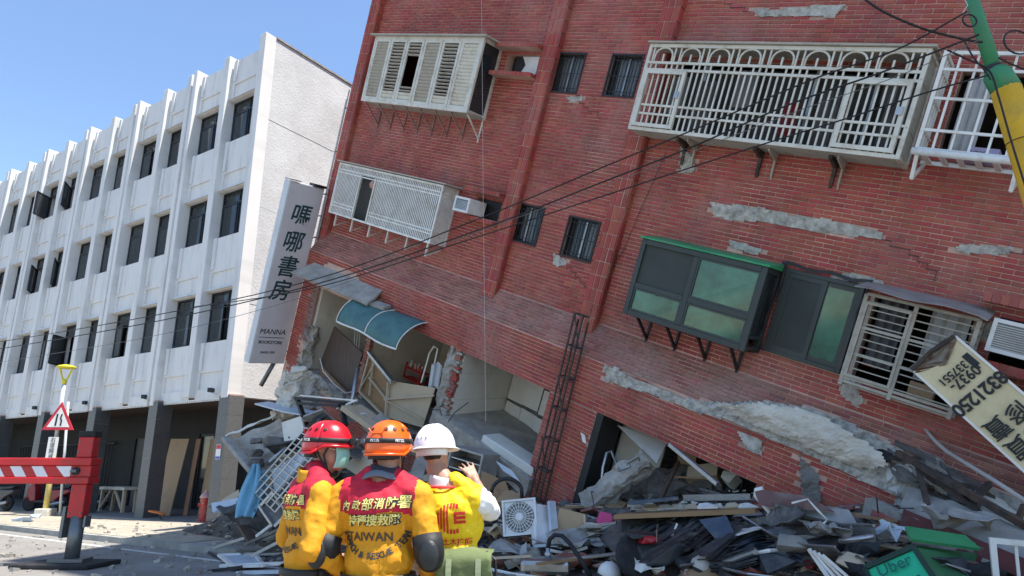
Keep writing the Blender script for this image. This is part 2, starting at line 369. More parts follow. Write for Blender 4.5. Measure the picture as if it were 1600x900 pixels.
# spandrels between piers, with recessed panels and hoods
spans = []
for k in range(NB):
    spans.append((-1.63 - BAY * k, -.04 if k == 0 else -.33 - BAY * k)); spans.append((-3.5 - BAY * k, -1.93 - BAY * k))
levels = [(13.53, 15.06), (10.22, 11.98), (6.86, 8.62), (3.55, 5.25)]
for (xa, xb) in spans:
    for li, (za, zb) in enumerate(levels):
        mb = MB(); w = xb - xa
        hole = []
        if li < 3: hole.append((xa + .13, xb - .02, za + .1, za + .62))
        else: hole.append((xa + .13, xb - .02, za + .28, za + .78))
        holed(mb, xa, xb, za, zb, hole, .20, .05)
        for h in hole: mb._add([(h[0], .25, h[2]), (h[1], .25, h[2]), (h[1], .25, h[3]), (h[0], .25, h[3])], [(0, 1, 2, 3)])
        mb.box(xa + .002, xb - .002, .26, .6, za + .002, zb - .004)
        if li < 3:   # hood lip over the window and raised rib
            mb._add([(xa, .12, za + .02), (xb, .12, za + .02), (xb, .2, za + .11), (xa, .2, za + .11), (xa, .42, za), (xb, .42, za)], [(0, 1, 2, 3), (4, 5, 1, 0), (0, 3, 4), (1, 5, 2)])
            mb.box(xa + .1, xa + .24, .15, .2, za + .72, zb - .006)
        else: mb.box(xa + .1, xa + .24, .15, .2, za + .85, zb - .006)
        mb.build('spandrel', white_stucco, wb)
openw = {(2, 5): 55, (0, 6): 40, (0, 7): 60, (1, 6): 30, (1, 7): 35, (2, 6): 15, (1, 9): 25, (2, 3): 12, (0, 4): 8, (0, 3): 6, (2, 2): 6, (2, 0): 5}
for ri, (za, zb) in enumerate(ROWS):
    for wi, (xa, xb) in enumerate(spans):
        w = MB(); y = .40; t = .055
        mid = xa + .86; tr = zb - .42
        w.box(xa, xa + t, y - .03, y + .04, za, zb); w.box(xb - t, xb, y - .03, y + .04, za, zb)
        w.box(xa + t, xb - t, y - .03, y + .04, za, za + t); w.box(xa + t, xb - t, y - .03, y + .04, zb - t, zb)
        w.box(mid - .03, mid + .03, y - .028, y + .04, za + t, zb - t); w.box(xa + t, mid - .03, y - .028, y + .04, tr - .03, tr + .03); w.box(mid + .03, xb - t, y - .028, y + .04, tr - .03, tr + .03)
        wo_ = w.build('window', dark_frame, wb)
        ang = openw.get((ri, wi), 0)
        p = MB()
        p.box(xa + t, mid - .03, y + .005, y + .011, tr + .03, zb - t); p.box(mid + .03, xb - t, y + .005, y + .011, tr + .03, zb - t); p.box(mid + .03, xb - t, y + .005, y + .011, za + t, tr - .03)
        p.build('pane', glass, wo_)
        # the left sash, some of them swung open
        sw = mid - .03 - xa - t; shh = tr - .03 - za - t
        s_ = MB(); s_.box(0, .05, -.02, .02, 0, shh); s_.box(sw - .05, sw, -.02, .02, 0, shh); s_.box(.05, sw - .05, -.02, .02, 0, .05); s_.box(.05, sw - .05, -.02, .02, shh - .05, shh)
        s_.mat(1).box(.05, sw - .05, -.003, .003, .05, shh - .05)
        so_ = s_.build('sash', [dark_frame, glass], wo_)
        so_.matrix_basis = Matrix.Translation((xa + t, y - .035, za + t)) @ Matrix.Rotation(R(-ang), 4, 'Z')
        if random.random() < .75:
            cu = MB(); x0 = xa + .06 if random.random() < .5 else xa + .3; x1 = x0 + rnd(.35, .8); zt = zb - .06; zl = za + (.08 if random.random() < .6 else rnd(.4, .9))
            cu.grid(14, 1, lambda u, v: V3(lerp(x0, min(x1, xb - .06), u), y + .2 + .025 * math.sin(u * 30), lerp(zl, zt, v)))
            cu.build('curtain', curtain if random.random() < .7 else curtain_d, wo_)
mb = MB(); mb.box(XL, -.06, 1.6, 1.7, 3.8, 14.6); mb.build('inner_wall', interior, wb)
# arcade columns, tiled
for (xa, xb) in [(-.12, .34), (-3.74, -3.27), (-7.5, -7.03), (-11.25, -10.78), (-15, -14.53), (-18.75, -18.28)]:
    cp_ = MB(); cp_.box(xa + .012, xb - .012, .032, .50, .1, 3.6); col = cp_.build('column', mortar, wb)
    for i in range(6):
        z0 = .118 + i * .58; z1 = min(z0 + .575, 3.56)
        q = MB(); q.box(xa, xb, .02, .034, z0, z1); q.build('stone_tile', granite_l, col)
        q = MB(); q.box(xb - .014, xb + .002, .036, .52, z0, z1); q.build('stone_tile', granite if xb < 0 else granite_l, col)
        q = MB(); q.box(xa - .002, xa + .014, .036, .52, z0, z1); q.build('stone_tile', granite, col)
# shopfront behind the arcade
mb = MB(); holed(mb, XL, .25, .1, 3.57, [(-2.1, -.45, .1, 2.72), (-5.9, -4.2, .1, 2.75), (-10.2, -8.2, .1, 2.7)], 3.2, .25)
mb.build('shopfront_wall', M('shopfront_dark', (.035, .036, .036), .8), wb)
mb = MB()
for i in range(30): mb.box(-2.1, -.45, 3.3 + (.012 if i % 2 else 0), 3.34, .55 + i * .072, .55 + (i + 1) * .072 - .008)
mb.box(-2.1, -.45, 3.32, 3.36, .1, 2.72); mb.build('roller_shutter', shutter_m, wb)
mb = MB(); mb.box(-5.9, -5.82, 3.25, 3.35, .1, 2.75); mb.box(-4.28, -4.2, 3.25, 3.35, .1, 2.75); mb.box(-5.08, -5.0, 3.25, 3.35, .1, 2.75); mb.box(-5.82, -4.28, 3.25, 3.35, 2.67, 2.75)
dr = mb.build('door', dark_frame, wb); MB().box(-5.82, -5.08, 3.3, 3.306, .12, 2.67).build('pane', glass, dr); MB().box(-5.0, -4.28, 3.3, 3.306, .12, 2.67).build('pane', glass, dr)
mb = MB(); mb.box(-10.2, -8.2, 3.28, 3.36, .1, 2.7); mb.build('wall_panel', M('pale_panel', (.12, .12, .115), .7), wb)
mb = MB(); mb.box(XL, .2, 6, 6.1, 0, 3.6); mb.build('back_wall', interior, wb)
mb = MB(); mb.box(XL + 3, -11.4, 3.0, 3.06, .15, .2); mb.box(XL + 3, -11.4, 3.0, 3.06, 2.5, 2.56)
for i in range(34): mb.box(XL + 3 + i * .25, XL + 3.03 + i * .25, 3.0, 3.03, .2, 2.5)
mb.build('gate_grille', black_iron, wb)
mb = MB()   # perforated drip strip under the facade
for i in range(150): mb.box(-.45 - i * .1, -.40 - i * .1, .2, .235, 3.46, 3.51)
mb.box(-15.5, -.3, .19, .245, 3.51, 3.545); mb.build('drip_strip', white_pl, wb)
for i, s_ in enumerate((.12, 3.62, 7.35, 11.1, 14.9)):      # security cameras under the piers
    t_ = empty('security_camera', mat=WM @ Matrix.Translation((-s_ - .35, -.04, 3.74)))
    tag(t_, 'small dark security camera on the white wall above the %s arcade column' % ('corner', 'second', 'third', 'fourth', 'fifth')[i], 'security camera', 'cameras under the white facade')
    MB().bar((.05, 0, -.08), (.2, .05, -.12), .03).build('bracket', galv, t_); MB().obox((0, 0, 0), (.055, .03, 0), (-.05, .09, 0), (0, 0, .06)).build('housing', black_plastic, t_, bevel=.01)
# parapet top along side wall
MB().box(-.1, .3, .4, 14, 15.37, 15.43).build('coping', concrete, wb)
# ------------------------------------------------------------------ the tilted red brick building
RH = V3(.7294159, -.55347841, -.40201255); RV = V3(.25071439, -.33048603, .9099018); RI = RV.cross(RH).normalized()
RH = RI.cross(RV).normalized() if RI.cross(RV).dot(RH) > 0 else -RI.cross(RV).normalized()
RV = RH.cross(RI).normalized()
RO = V3(0, 13.3888, 5.1625)
RM = frame(RO, RH, RI, RV); RMi = RM.inverted()
CAML = RMi @ EYE
rb = empty('red_building', mat=RM)
tag(rb, 'tilted red brick apartment building with caged balconies and crushed lower floors', 'building')
def FL(x, y, c=0.):                  # picture point -> facade coordinates on the plane c metres proud
    d = (RMi.to_3x3() @ ray(x, y)); t = (-c - CAML.y) / d.y; return CAML + d * t
def scr(p):                          # facade point -> picture
    q = (RM @ Vector(p)) - EYE; z = CP * q.y + SP * q.z; yy = -SP * q.y + CP * q.z
    return 800 + 1050 * q.x / z, 450 - 1050 * yy / z
BT = 7.2; TOP = 26.; AL, AR = -6.95, 10.5
WIN = {'w1': (-.40, .34, 4.08, 4.86), 'w2': (.99, 1.67, 4.08, 4.86), 'w3': (-.5, .31, .96, 1.73), 'w4': (.98, 1.7, .93, 1.70),
       'L1': (-5.6, -2.2, 3.45, 4.85), 'L2': (-5.9, -2.5, .5, 1.65), 'hA': (-1.75, -.85, 4.36, 4.80), 'hB': (-1.6, -.85, 1.24, 1.68),
       'R1': (2.35, 6.3, 3.5, 4.8), 'R2': (6.75, 9.4, 3.6, 4.8), 'R3': (3.15, 5.05, .36, 1.5), 'R4': (5.28, 6.40, .34, 1.66), 'R5': (6.55, 7.75, .3, 1.56), 'R6': (8.0, 9.0, 1.05, 1.66)}
PATCH = {'A': [(3.72, 2.45), (3.85, 2.25), (4.1, 2.2), (4.6, 2.27), (5.2, 2.28), (5.75, 2.3), (6.42, 2.35), (6.4, 2.45), (6.0, 2.47), (5.6, 2.5), (5.1, 2.46), (4.6, 2.5), (4.2, 2.47)],
         'B': [(7.28, 2.44), (7.4, 2.36), (7.9, 2.45), (7.92, 2.55), (7.6, 2.52), (7.45, 2.5)],
         'C': [(3.5, 5.68), (3.7, 5.55), (4.4, 5.56), (4.85, 5.52), (5.0, 5.72), (4.4, 5.70), (4.0, 5.67)],
         'D': [(.82, .93), (1.15, .86), (1.2, .78), (1.0, .68), (.88, .72)], 'E': [(-.72, 4.25), (-.66, 4.0), (-.55, 4.02), (-.58, 4.2)],
         'F': [(6.43, .4), (6.5, .05), (6.75, -.05), (6.8, .1), (6.62, .3)], 'G': [(2.9, 3.3), (3.05, 2.85), (3.3, 2.9), (3.2, 3.15)],
         'H': [(5.9, 1.72), (5.9, 1.66), (6.6, 1.7), (6.6, 1.78), (6.2, 1.8)], 'J': [(4.2, 1.9), (4.3, 1.78), (4.75, 1.75), (4.8, 1.86)], 'K': [(7.75, 5.95), (7.7, 5.75), (8.1, 5.7), (8.2, 5.95)],
         'L': [(7.75, 1.45), (7.8, 1.3), (7.98, 1.35), (7.95, 1.6)], 'Mm': [(.1, 3.98), (.3, 3.9), (.55, 3.93), (.5, 4.03)]}
# solid core behind the brick skin
mb = MB(); holed(mb, AL, AR, -.1, BT, list(WIN.values()), 0, .22); mb.build('wall_core', mortar, rb)
up = M('brick_far', (.20, .05, .04), .8)
mb = MB(); mb.box(AL, AR, 0, 12, BT + .002, TOP); mb.build('upper_wall', up, rb)
mb = MB(); mb.box(AL, AL + .2, .22, 12, -9.5, BT); mb.box(AR - .2, AR, .22, 12, -9.5, BT); mb.box(AL + .2, AR - .2, 11.8, 12, -9.5, BT)
mb.build('outer_wall', up, rb)
mb = MB()
for z in (-1.35, 2.6, 5.7): mb.box(AL + .2, AR - .2, .23, 11.7, z - .1, z + .1)
mb.build('floor_slab', concrete, rb)
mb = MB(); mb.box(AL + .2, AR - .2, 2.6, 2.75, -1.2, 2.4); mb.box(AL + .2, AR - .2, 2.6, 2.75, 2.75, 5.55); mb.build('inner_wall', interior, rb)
# --- bricks
BW, BH, GAP = .26, .07, .011
bricks = []      # (centre, U, V, N, w, h, dusty)
def panel(o, U, V, w, h, skip=None, dusty=0, bw=BW, bh=BH, off=True, holes=()):
    o = Vector(o); U = Vector(U).normalized(); V = Vector(V).normalized(); N = V.cross(U).normalized()   # N points out of the wall
    N = U.cross(V)
    rows = int(round(h / bh))
    for j in range(rows):
        x = -(bw / 2 if (j % 2 and off) else 0) + (rnd(-.008, .008))
        while x < w - .02:
            x0 = max(x, 0); x1 = min(x + bw, w)
            zz = (o + V * ((j + .5) * bh)).z
            for (ha, hb, hc, hd) in holes:
                if hc < zz < hd:
                    xa, xb = ha - o.x, hb - o.x
                    if x0 < xa < x1 and xb >= x1: x1 = xa
                    elif x0 < xb < x1 and xa <= x0: x0 = xb
                    elif xa <= x0 and xb >= x1: x1 = x0
            if x1 - x0 > .035:
                c = o + U * ((x0 + x1) / 2) + V * ((j + .5) * bh)
                if not (skip and skip(c)): bricks.append((c, U, V, N, x1 - x0 - GAP, bh - GAP, dusty))
            x += bw
def skip_main(c):
    q = c + noise.noise_vector(c * 4) * .05
    for k, p in PATCH.items():
        if inpoly(q.x, q.z, p): return True
    s = scr(c)
    return not (-80 < s[0] < 1700 and -60 < s[1] < 980)
panel((AL, 0, -.1), (1, 0, 0), (0, 0, 1), AR - AL, BT + .1, skip_main, holes=list(WIN.values()))
# sloping skirt and brick band below it
SY = -.4
sk = V3(0, SY, -.6); skl = sk.length
def broke(c, poly): return inpoly(c.x, c.z, poly)
CR1 = [(2.85, -.72), (3.1, -.68), (3.35, -.74), (3.9, -.76), (4.6, -.72), (5.0, -.60), (5.6, -.36), (6.2, -.25), (6.6, -.24), (7.2, -.32), (7.6, -.40), (8.4, -.42), (11, -.42), (11, -1.2), (8.6, -1.05), (7.6, -.92), (7.0, -.90), (6.5, -.86), (6.15, -.84), (5.2, -.82), (4.5, -.9), (3.9, -.88), (3.3, -.95), (2.95, -.98)]
CR2 = [(6.3, -.9), (6.6, -1.05), (6.75, -1.4), (6.55, -1.6), (6.45, -1.3)]
CR3 = [(5.35, -.9), (5.75, -.9), (5.8, -1.12), (5.55, -1.1)]
CR4 = [(-6.35, -.95), (-5.9, -.9), (-4.5, -.85), (-4.2, -1.1), (-3.4, -1.2), (-3.3, -1.5), (-6.4, -1.6)]
def skip_skirt(c):
    q = c + noise.noise_vector(c * 5) * .05
    s = scr(c)
    if not (300 < s[0] < 1700 and -60 < s[1] < 980): return True
    return broke(q, CR1) or broke(q, CR2) or broke(q, CR3) or broke(q, CR4)
panel((AL + .15, SY, -.7), (1, 0, 0), -sk, AR - AL - .15, skl, skip_skirt, dusty=1)
panel((AL + .15, SY, -1.55), (1, 0, 0), (0, 0, 1), AR - AL - .15, .85, skip_skirt)
mb = MB()
A2 = AL + .15
mb._add([(A2, 0, -.1), (AR, 0, -.1), (AR, SY, -.7), (A2, SY, -.7), (AR, SY, -1.55), (A2, SY, -1.55), (AR, .3, -1.55), (A2, .3, -1.55)], [(3, 2, 1, 0), (5, 4, 2, 3), (7, 6, 4, 5), (0, 3, 5, 7)])
mb.build('skirt_core', mortar, rb)
# lower brick wall strips: far left end, pier beside the mast, band under the rooms
def strip(x0, x1, z0, z1, y, skip=None, t=.3, m=None):
    q = MB(); q.box(x0, x1, y, y + t, z0, z1); q.build('wall_strip', m or mortar, rb); panel((x0, y, z0), (1, 0, 0), (0, 0, 1), x1 - x0, z1 - z0, skip)
jag = lambda lim, s_: (lambda c: c.z < lim + .25 * noise.noise(c * 2.3 + V3(s_, 0, 0)))
strip(AL + .15, -6.05, -4.35, -1.56, SY + .02, lambda c: c.z < -3.9 + .5 * noise.noise(c * 3) or c.x > -6.25 + .15 * noise.noise(c * 4))
strip(1.85, 2.93, -4.3, -1.56, SY + .004, None)
q0 = -3.72
def skip_band(c): return c.z > q0 - .05 - .12 - .2 * abs(noise.noise(c * 2.1)) and -5.2 < c.x < -1.6 and noise.noise(c * 1.3) > -.35
strip(-6.05, -.9, -4.75, q0 - .05, SY + .03, skip_band, t=.5)
# right-hand band under the torn strip, down to the rubble
strip(5.85, AR, -2.6, -1.56, SY + .006, lambda c: broke(c, CR2) or c.z < -2.5 + .3 * noise.noise(c * 2))
# pilasters clad in upright tiles
for (x0, z0) in ((AL - .05, -.55), (-.68, -.5), (1.88, -.55)):
    x1 = x0 + .36
    q = MB(); q.box(x0 + .01, x1 - .01, -.15, .02, z0, BT); pil = q.build('pilaster_core', mortar, rb)
    for i in range(3):
        panel((x0 + i * .12, -.15, z0), (1, 0, 0), (0, 0, 1), .12, BT - z0, lambda c: scr(c)[1] < -60, bw=.12, bh=.26, off=False)
    panel((x1, -.15, z0), (0, 1, 0), (0, 0, 1), .15, BT - z0, lambda c: scr(c)[1] < -60, bw=.15, bh=.26, off=False)
    panel((x0, 0, z0), (0, -1, 0), (0, 0, 1), .15, BT - z0, lambda c: scr(c)[1] < -60, bw=.15, bh=.26, off=False)
    pil['label'] = 'upright pilaster core of pale mortar'
# make the bricks: the 300 that show largest are parts of their own, the rest one part
TH = .013
vis = []
for i, b_ in enumerate(bricks):
    c, U, V_, N, w, h, d = b_
    if abs(w - (BW - GAP)) < .001 and abs(h - (BH - GAP)) < .001 and not d:
        s = scr(c)
        if 0 < s[0] < 1600 and 0 < s[1] < 880: vis.append(((c - CAML).length, i))
vis.sort(); pick = {i for _, i in vis[:300]}
def brick_faces(mb, c, U, V_, N, w, h):
    e = .004
    vs = [c + U * (a * w / 2) + V_ * (b * h / 2) for a, b in ((-1, -1), (1, -1), (1, 1), (-1, 1))]
    ft = [c + N * TH + U * (a * (w / 2 - e)) + V_ * (b * (h / 2 - e)) for a, b in ((-1, -1), (1, -1), (1, 1), (-1, 1))]
    mb._add(vs + ft, [(4, 5, 6, 7), (0, 1, 5, 4), (1, 2, 6, 5), (2, 3, 7, 6), (3, 0, 4, 7)])
one = MB(); brick_faces(one, V3(0, 0, 0), V3(1, 0, 0), V3(0, 0, 1), V3(0, -1, 0), BW - GAP, BH - GAP); one_me = one.mesh('brick', brick)
rest = (MB(), MB()); tints = ([], [])
for i, (c, U, V_, N, w, h, d) in enumerate(bricks):
    if N.y > .5 : N = -N
    c2 = c + V_ * rnd(-.0015, .0015) + N * rnd(-.002, .002)
    if i in pick:
        inst('brick', one_me, rb, Matrix.Translation(c2) @ Matrix.Rotation(rnd(-.004, .004), 4, 'Y'))
    else:
        brick_faces(rest[d], c2, U, V_, N, w, h); tints[d].extend([random.random()] * 5)
for d in (0, 1):
    o = rest[d].build('brickwork', (brick, brick_dusty)[d], rb); o['kind'] = 'stuff'
    at = o.data.attributes.new('tint', 'FLOAT', 'FACE'); at.data.foreach_set('value', tints[d])
# spalled patches: rough concrete standing where the bricks fell away
def patch(poly, y0, amp, mt, name='exposed_concrete', cell=.035, ypl=None, grow=.03):
    xs = [p[0] for p in poly]; zs_ = [p[1] for p in poly]; nx = int((max(xs) - min(xs)) / cell) + 3; nz = int((max(zs_) - min(zs_)) / cell) + 3
    idx = {}; mb = MB(); vs = []; fs = []
    def vid(i, j):
        if (i, j) not in idx:
            x = min(xs) - cell + i * cell; z = min(zs_) - cell + j * cell
            k = V3(x, 0, z); j_ = noise.noise_vector(k * 9) * cell * .45
            base = y0(x, z) if callable(y0) else y0
            y = base - amp * (.5 + .5 * noise.fractal(k * 4.5, .8, 2., 4)) ; idx[(i, j)] = len(vs); vs.append((x + j_.x, y, z + j_.z))
        return idx[(i, j)]
    for i in range(nx):
        for j in range(nz):
            x = min(xs) - cell + (i + .5) * cell; z = min(zs_) - cell + (j + .5) * cell
            if inpoly(x, z, poly): fs.append((vid(i, j), vid(i + 1, j), vid(i + 1, j + 1), vid(i, j + 1)))
    mb._add(vs, fs); return mb.build(name, mt, rb)
for k, p in PATCH.items(): patch(p, -.001, .05, spall, cell=.028)
def skirt_y(x, z): return SY * min(1, max(0, (-.1 - z) / .6)) - .004
patch(CR1, skirt_y, .09, spall); patch(CR2, SY - .01, .08, concrete_d); patch(CR3, SY - .01, .06, spall); 
# the big pale lump of split concrete bulging from the torn strip
CR5 = [(4.95, -.62), (5.3, -.52), (5.6, -.38), (6.1, -.27), (6.5, -.26), (6.8, -.33), (7.1, -.38), (7.3, -.46), (7.4, -.55), (7.2, -.72), (7.0, -.75), (6.5, -.74), (6.0, -.72), (5.4, -.70)]
patch(CR5, lambda x, z: SY - .03 - .11 * math.sin(max(0, min(1, (z + .8) / .55)) * math.pi) , .09, concrete_l, 'split_beam')

# dark strips in the joints paint the shade of cracks stepping through the courses
def crack(a, b, steps, sx, sz, seed):
    rs_ = random.Random(seed); q = MB(); x, z = a, -.1 + round((b + .1) / BH) * BH; w = .004
    for i in range(steps):
        L = BW / 2 * rs_.choice((1, 1, 2)); nx = x + sx * L; q.obox(((x + nx) / 2, -.0105, z), (abs(L) / 2 + w, 0, 0), (0, .004, 0), (0, 0, w * rs_.uniform(.6, 1.3)))
        nz = z + sz * BH * rs_.choice((1, 1, 2)); q.obox((nx, -.0105, (z + nz) / 2), (w * rs_.uniform(.6, 1.3), 0, 0), (0, .004, 0), (0, 0, abs(nz - z) / 2 + w)); x, z = nx, nz
    q.build('crack_shade_strip', interior, rb)
for i, c_ in enumerate(((6.4, 2.38, 5, 1, -1), (1.2, .75, 5, 1, -1), (3.5, 5.62, 4, -1, 1), (7.9, 2.5, 4, 1, 1), (.35, 4.0, 4, 1, -1))): crack(*c_, i)

e_ = empty('edge_railing', parent=rb); e_['label'] = 'thin grey pipes running down the left edge of the brick wall'
for i, (da, c_) in enumerate(((-.12, .05), (-.2, .02), (-.3, .0), (-.38, -.05))): MB().tube([(AL + da, -c_, -.8), (AL + da - .03 * i, -c_, 4.2 - .25 * i)], .018, 6).build('pipe', galv, e_)
for z in (-.4, .8, 2.0, 3.2): MB().bar((AL - .38, 0, z), (AL, 0, z + .03), .025).build('clip', black_iron, e_)
# ------------------------------------------------------------------ windows, cages and bays of the red building
_UB = {}
def ub(mt):
    if mt.name not in _UB: _UB[mt.name] = MB().box(-.5, .5, -.5, .5, -.5, .5).mesh('bar', mt)
    return _UB[mt.name]
def bar(parent, p, q, w, h, mt, name='bar', up=(0, -1, 0)):
    p = Vector(p); q = Vector(q); d = q - p; L = d.length; X = d.normalized(); up = Vector(up)
    if abs(X.dot(up)) > .98: up = V3(1, 0, 0)
    Y = up.cross(X).normalized(); Z = X.cross(Y)
    m = Matrix((X * L, Y * w, Z * h)).transposed().to_4x4(); m.translation = (p + q) / 2
    return inst(name, ub(mt), parent, m)
def part_empty(name, label): 
    e_ = empty(name, parent=rb); e_['label'] = label; return e_
def rim(mb, a0, a1, b0, b1, y, w, t):
    mb.box(a0, a0 + w, y - t, y, b0, b1); mb.box(a1 - w, a1, y - t, y, b0, b1); mb.box(a0 + w, a1 - w, y - t, y, b0, b0 + w); mb.box(a0 + w, a1 - w, y - t, y, b1 - w, b1); return mb
# four small barred windows
for k, lab in (('w1', 'small barred window with a pale curtain, left of the upper pair'), ('w2', 'small barred window, right of the upper pair'), ('w3', 'small barred window, left of the lower pair'), ('w4', 'small barred window with a hanging white curtain, right of the lower pair')):
    a0, a1, b0, b1 = WIN[k]; e_ = part_empty('barred_window', lab)
    rim(MB(), a0, a1, b0, b1, .12, .035, .06).build('frame', black_iron, e_)
    MB().box((a0 + a1) / 2 - .02, (a0 + a1) / 2 + .02, .1, .14, b0, b1).build('mullion', galv, e_)
    MB().box(a0 + .03, a1 - .03, .125, .13, b0 + .03, b1 - .03).build('pane', glass_clear, e_)
    for i in range(9): bar(e_, (a0 + (i + .5) * (a1 - a0) / 9, .02, b0), (a0 + (i + .5) * (a1 - a0) / 9, .02, b1), .012, .012, black_iron)
    for t in (.12, .5, .88): bar(e_, (a0, .025, lerp(b0, b1, t)), (a1, .025, lerp(b0, b1, t)), .012, .012, black_iron, 'rail')
    rim(MB(), a0 - .02, a1 + .02, b0 - .02, b1 + .02, .0, .03, .03).build('surround', black_iron, e_)
    x0, x1 = {'w1': (a0 + .1, a1 - .05), 'w2': (a0 + .1, a1 - .12), 'w3': (a0 + .2, a1 - .3), 'w4': (a0 + .42, a1 - .05)}[k]
    MB().grid(24, 2, lambda u, v: V3(lerp(x0, x1, u) + .03 * v, .165 + .015 * math.sin(u * 34), lerp(b1, b0 + .06, v))).build('curtain', M('pale_curtain', (.66, .67, .68), .9, var=.1, scale=6) if 'pale_curtain' not in MATS else MATS['pale_curtain'], e_)
# L1: louvred bay
a0, a1, b0, b1, c = -5.80, -1.95, 3.32, 4.94, .6
e_ = part_empty('louvre_bay', 'cream louvred bay at the upper left, some shutters open')
m_ = MB(); m_.box(a0 - .1, a1 + .12, -c - .1, .02, b1, b1 + .035); m_.build('bay_roof', cream_d, e_)
rim(MB(), a0, a1, b0, b1, -c + .05, .075, .06).build('front_frame', cream, e_, bevel=.006)
MB().box(a0, a1, -c + .05, 0, b0, b0 + .05).build('bay_floor', cream_d, e_)
pw = (a1 - a0 - .1) / 6
for i in range(6):
    xa = a0 + .05 + i * pw; xb = xa + pw
    pn = rim(MB(), xa + .008, xb - .008, b0 + .06, b1 - .06, -c + .035, .075, .04).build('shutter_frame', cream, e_, bevel=.004)
    n = 17; op = i in (1, 2, 4)
    for j in range(n):
        z = lerp(b0 + .15, b1 - .15, (j + .5) / n); h = (b1 - b0 - .3) / n
        if op and j < 2: opj = False
        else: opj = op
        if i == 2 and 3 < j < 13: continue
        an = R(78) if opj else R(28); w_ = h * 1.12
        d = V3(0, -math.sin(an), math.cos(an)) * (w_ / 2) if not opj else V3(0, -math.sin(an), math.cos(an)) * (w_ * .45)
        bar(e_, (xa + .083, -c + .02, z), (xb - .083, -c + .02, z), .008, w_, cream if not (i in (0, 3)) else cream_d, 'slat', up=d)
for z in (b0, b1 - .08): MB().box(a1 - .07, a1, -c + .052, -.002, z + .002, z + .078).build('side_rail', cream, e_)
MB().box(a1 - .03, a1 - .024, -c + .06, -.08, b0 + .08, b1 - .08).build('side_pane', glass, e_)
MB().box(a1 - .075, a1 + .002, -.07, .0, b0, b1).build('side_post', cream, e_)
MB().box(a0, a0 + .03, -c + .05, 0, b0, b1).build('end_panel', cream_d, e_)
for i in range(8):
    x = a0 + .1 + i * (a1 - a0 - .15) / 7; mt = rust_p if i < 7 else cream
    g_ = MB().bar((x, -c + .08, b0), (x, -.02, b0 - .42), .028).bar((x, -.02, b0 - .5), (x, -.02, b0), .03).build('bracket', mt, e_)
MB().box(-4.3, -4.0, -.12, -.1, 3.5, 4.6).build('inner_window', galv, e_)
MB().grid(10, 1, lambda u, v: V3(-4.25 + .5 * u, -.05 + .02 * math.sin(u * 25), 3.6 + 1.1 * v)).build('hanging_cloth', curtain, e_)
# L2: slatted cage
a0, a1, b0, b1, c = -6.22, -2.2, .40, 1.72, .5
e_ = part_empty('slatted_cage', 'white slatted balcony cage with a missing panel above the bookstore sign')
MB().box(a0 - .05, a1 + .12, -c - .07, .02, b1 + .02, b1 + .05).build('cage_roof', cream_d, e_)
f_ = MB(); rim(f_, a0, a1, b0, b1, -c + .04, .045, .045); f_.box(a1 - .05, a1 + .005, -c + .045, 0, b1 - .045, b1); f_.box(a1 - .05, a1 + .005, -c + .045, 0, b0, b0 + .045); f_.box(a1 - .05, a1 + .005, -.05, -.004, b0 + .045, b1 - .045)
f_.build('frame', cream_w, e_)
for z in (b0 + .21, b0 + .29, b1 - .24, b1 - .16): 
    for (xa, xb) in ((a0, -5.18), (-4.62, a1)) if z < 1.2 else ((a0, a1),): bar(e_, (xa, -c + .02, z), (xb, -c + .02, z), .028, .028, cream_w, 'rail')
    bar(e_, (a1 - .02, -c, z), (a1 - .02, 0, z), .024, .024, cream_w, 'rail')
n = 66
for i in range(n):
    x = a0 + .03 + (i + .5) * (a1 - a0 - .06) / n
    lo = b0 if not (-5.18 < x < -4.60) else b1 - .2
    bar(e_, (x, -c + .02, lo), (x, -c + .02, b1), .026, .018, cream_w, 'slat')
for i in range(11): bar(e_, (a1 - .022, -c + (i + .5) * c / 11, b0), (a1 - .022, -c + (i + .5) * c / 11, b1), .018, .026, cream_w, 'slat')
for x in (-5.2, -4.6): bar(e_, (x, -c + .01, b0), (x, -c + .01, b1 - .2), .05, .05, cream, 'door_post')
MB().box(a0 + .02, a1 - .03, -c + .1, -.02, b0 + .01, b0 + .03).build('cage_floor', cream_d, e_)
for i in range(6):
    x = a0 + .3 + i * (a1 - a0 - .4) / 5
    MB().bar((x, -c + .06, b0), (x, -c + .06, b0 - .3), .04).bar((x, -c + .06, b0 - .28), (x, -.02, b0 - .1), .025).build('bracket', cream, e_)
MB().lathe([(.005, -.1), (.07, -.085), (.1, 0), (.07, .085), (.005, .1)], 12, (-4.72, -c + .06, b1 - .36)).build('hanging_hat', M('dusty_pink', (.5, .28, .24), .8), e_, smooth=True)
MB().box(a0 + .04, a1 - .1, -.12, -.1, b0 + .05, b1 - .05).build('slat_gap_shade', M('gap_shade_grey', (.10, .10, .095), .8), e_)  # dark sheet added so the gaps between the slats read as shade
MB().box(-5.16, -4.64, -.14, -.121, b0 + .05, b1 - .25).build('doorway_shade_sheet', interior, e_)  # thin dark sheet painted in for the shade inside the opening
